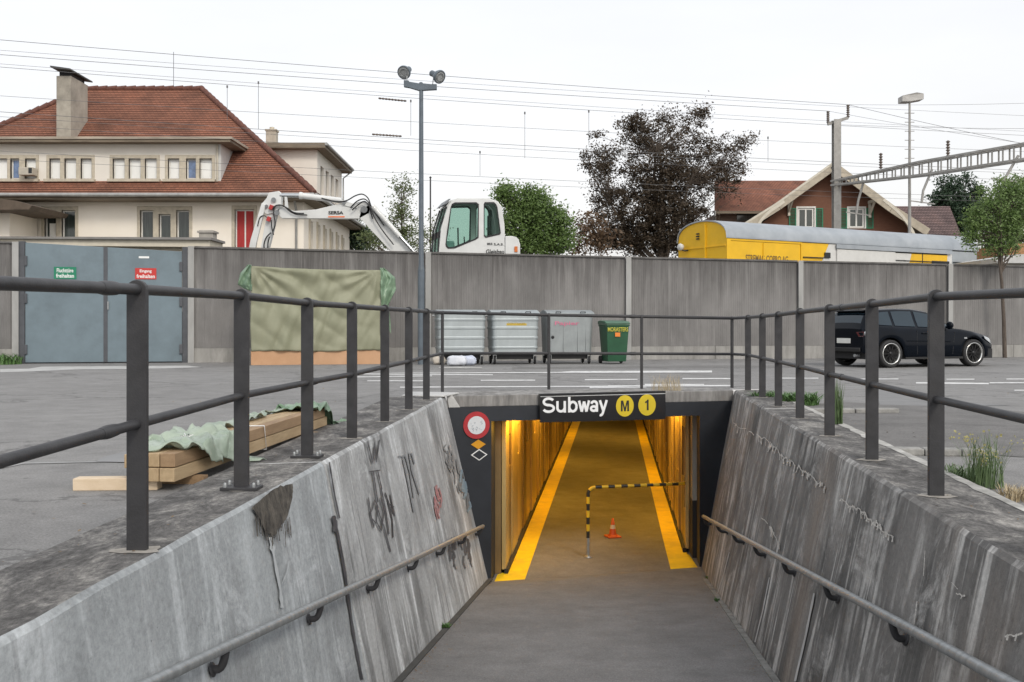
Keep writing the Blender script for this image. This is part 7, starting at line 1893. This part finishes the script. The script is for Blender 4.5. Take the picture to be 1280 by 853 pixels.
for (px, dx1, dx2, dyb) in ((1080, -7, -9.5, 268), (1165, -11, -13, 254), (1273, -17, -19, 226)):
    q = bpt(px); a = q + Vector((0, 0, -.1)); u_ = q.y / F; b = q + Vector((dx1 * u_, 0, -1.05)); c = Vector((q.x + dx2 * u_, q.y, EYE + (HOR - dyb) * u_))
    mb = MB(); mb.tube([a, b, b + Vector((dx2 - dx1, 0, 0)) * .01 + Vector((0, 0, -.15)), c], .055, 10); mb.build('drop_tube', catm, ms)
    mb = MB(); mb.bar(c + Vector((-.5, 0, .1)), c + Vector((.6, 0, -.05)), .04, .05); mb.build('registration_arm', catm, ms)
# floodlight pole
fpY = 46.5; fb = P(1137, 300, fpY); fb.z = RZ
fp_ = thing('floodlight_pole', 'thin climbing-rung pole topped by a flat box floodlight, right of the catenary mast', 'lamp post', fb)
ftz = EYE + (HOR - 124) / F * fpY
mb = MB(); mb.tube([fb, Vector((fb.x, fb.y, ftz))], .06, 10, radii=[.09, .05]); mb.build('pole', catm, fp_)
for k in range(7): mb = MB(); zz = 8.3 + k * .42; mb.bar((fb.x - .22, fb.y, zz), (fb.x + .22, fb.y, zz), .03, .03); mb.build('rung', catm, fp_)
mb = MB(); mb.prism([P(1128, 127, fpY - .3), P(1128, 119.5, fpY - .3), P(1146, 115.5, fpY - .1), P(1155, 117, fpY + .1), P(1155, 124, fpY + .1), P(1138, 127, fpY - .2)], Vector((.0, .55, 0))); mb.build('floodlight_box', mat('pale_grey_box', (.42, .41, .39), .6, var=.1), fp_, bevel=.02)
# overhead wires
wirem = mat('wire_copper_grey', (.16, .16, .165), .6, .3)
YL, YR = 38.7, 50.0
def wire(p0, p1, label, r_=.011, Ya=YL, Yb=YR, sag=.12, ext=(1.0, 1.0), drops=(), nm='overhead_wire', grp='overhead railway wires'):
    A, B = P(*p0, Ya), P(*p1, Yb); d = B - A; A2, B2 = A - d * ext[0], B + d * ext[1]
    t = thing(nm, label, 'wire', A, grp); n = 24; pts = []
    L_ = (B2 - A2)
    for i in range(n + 1):
        k = i / n; p = A2 + L_ * k; seg = (k * (1 + ext[0] + ext[1]) - ext[0]); s = sag * 4 * (seg - .5) ** 2 - sag; pts.append(p + Vector((0, 0, s)))
    mb = MB(); mb.tube(pts, r_ * .85, 5, cap=False); mb.build('wire', wirem, t)
    for (px, y0, y1) in drops:
        r = (px - CX) / F; k = (A.x - r * A.y) / (r * d.y - d.x); Y = A.y + d.y * k
        mb = MB(); mb.tube([P(px, y0, Y), P(px, y1, Y)], .010, 5); mb.tube([P(px, y0 - 1, Y), P(px, y0 + 2, Y)], .035, 6); mb.build('dropper', wirem, t)
    return t
W_ = [((0, 50), (1060, 131), 'topmost overhead wire, crossing the sky to the tall fork insulator', .013),
      ((0, 63), (1046, 133), 'second overhead wire from the top at the left edge of the sky', .008),
      ((0, 68.5), (1035, 139), 'dark third overhead wire, meeting the short fork insulator', .013),
      ((0, 80), (1046, 152), 'fourth overhead wire from the top at the left edge', .008),
      ((0, 84), (1046, 157), 'fifth overhead wire from the top, passing just below the mast fork', .011),
      ((0, 120), (1046, 180), 'sixth overhead wire, crossing above the tiled roof of the large house', .009),
      ((0, 140), (1046, 203), 'seventh overhead wire, crossing the middle of the tiled roof', .012),
      ((0, 146), (1046, 207), 'eighth overhead wire, close below the darker one across the tiled roof', .009),
      ((0, 156), (1046, 216), 'ninth overhead wire, just over the long dormer of the large house', .009),
      ((0, 189), (1046, 240), 'tenth overhead wire, crossing the upper windows of the large house', .009),
      ((0, 199), (1046, 246), 'eleventh and lowest overhead wire, crossing the dormer windows', .008)]
for i, (a, b, lab, r_) in enumerate(W_):
    wire(a, b, lab, r_, sag=.10, ext=(.6, 0) if i in (0, 2) else (.6, .8), drops={2: ((736, 139, 182), (513.5, 126, 170)), 3: ((656, 141, 198),), 4: ((323, 103, 162), (284, 108, 150)), 6: ((600, 190, 220), (960, 172, 202))}.get(i, ()))
wire((1060, 131), (1290, 182), 'wire sloping down right from the tall fork insulator', .012, 50, 47, .05, (0, .6)); wire((1035, 139), (1290, 181), 'wire sloping down right from the short fork insulator', .009, 50, 47, .05, (0, .6))
wire((1060, 131), (1290, 129), 'nearly level wire leading right from the tall fork insulator', .009, 50, 52, .05, (0, .6)); wire((1046, 156), (1290, 161), 'nearly level wire leading right from below the mast fork', .010, 50, 52, .05, (0, .6))
for (a, b, lab) in (((473, 123), (508, 126.5), 'upper dark rod insulator strung in the wires left of the lamp post'), ((465, 168), (502, 170.5), 'lower dark rod insulator strung in the wires left of the lamp post')):
    t = thing('rod_insulator', lab, 'insulator', P(*a, 43.5), 'rod insulators in the overhead wires'); A, B = P(*a, 43.4), P(*b, 43.8); n = 9; rd = []; pts = []
    for i in range(2 * n + 1): pts.append(A.lerp(B, i / (2 * n))); rd.append(.05 if i % 2 else .028)
    mb = MB(); mb.tube(pts, .03, 8, radii=rd); mb.build('insulator_rod', insm, t)
c_ = P(538, 222, 47); t = thing('thin_mast', 'thin dark rod with a small knob rising right of the lamp post behind the cab', 'rod', (c_.x, 47, RZ)); mb = MB(); mb.tube([(c_.x, 47, RZ), c_], .035, 6); mb.lathe([(0, .06), (.07, 0), (0, -.06)], c_, (0, 0, 1), 10); mb.build('rod', ironm, t)
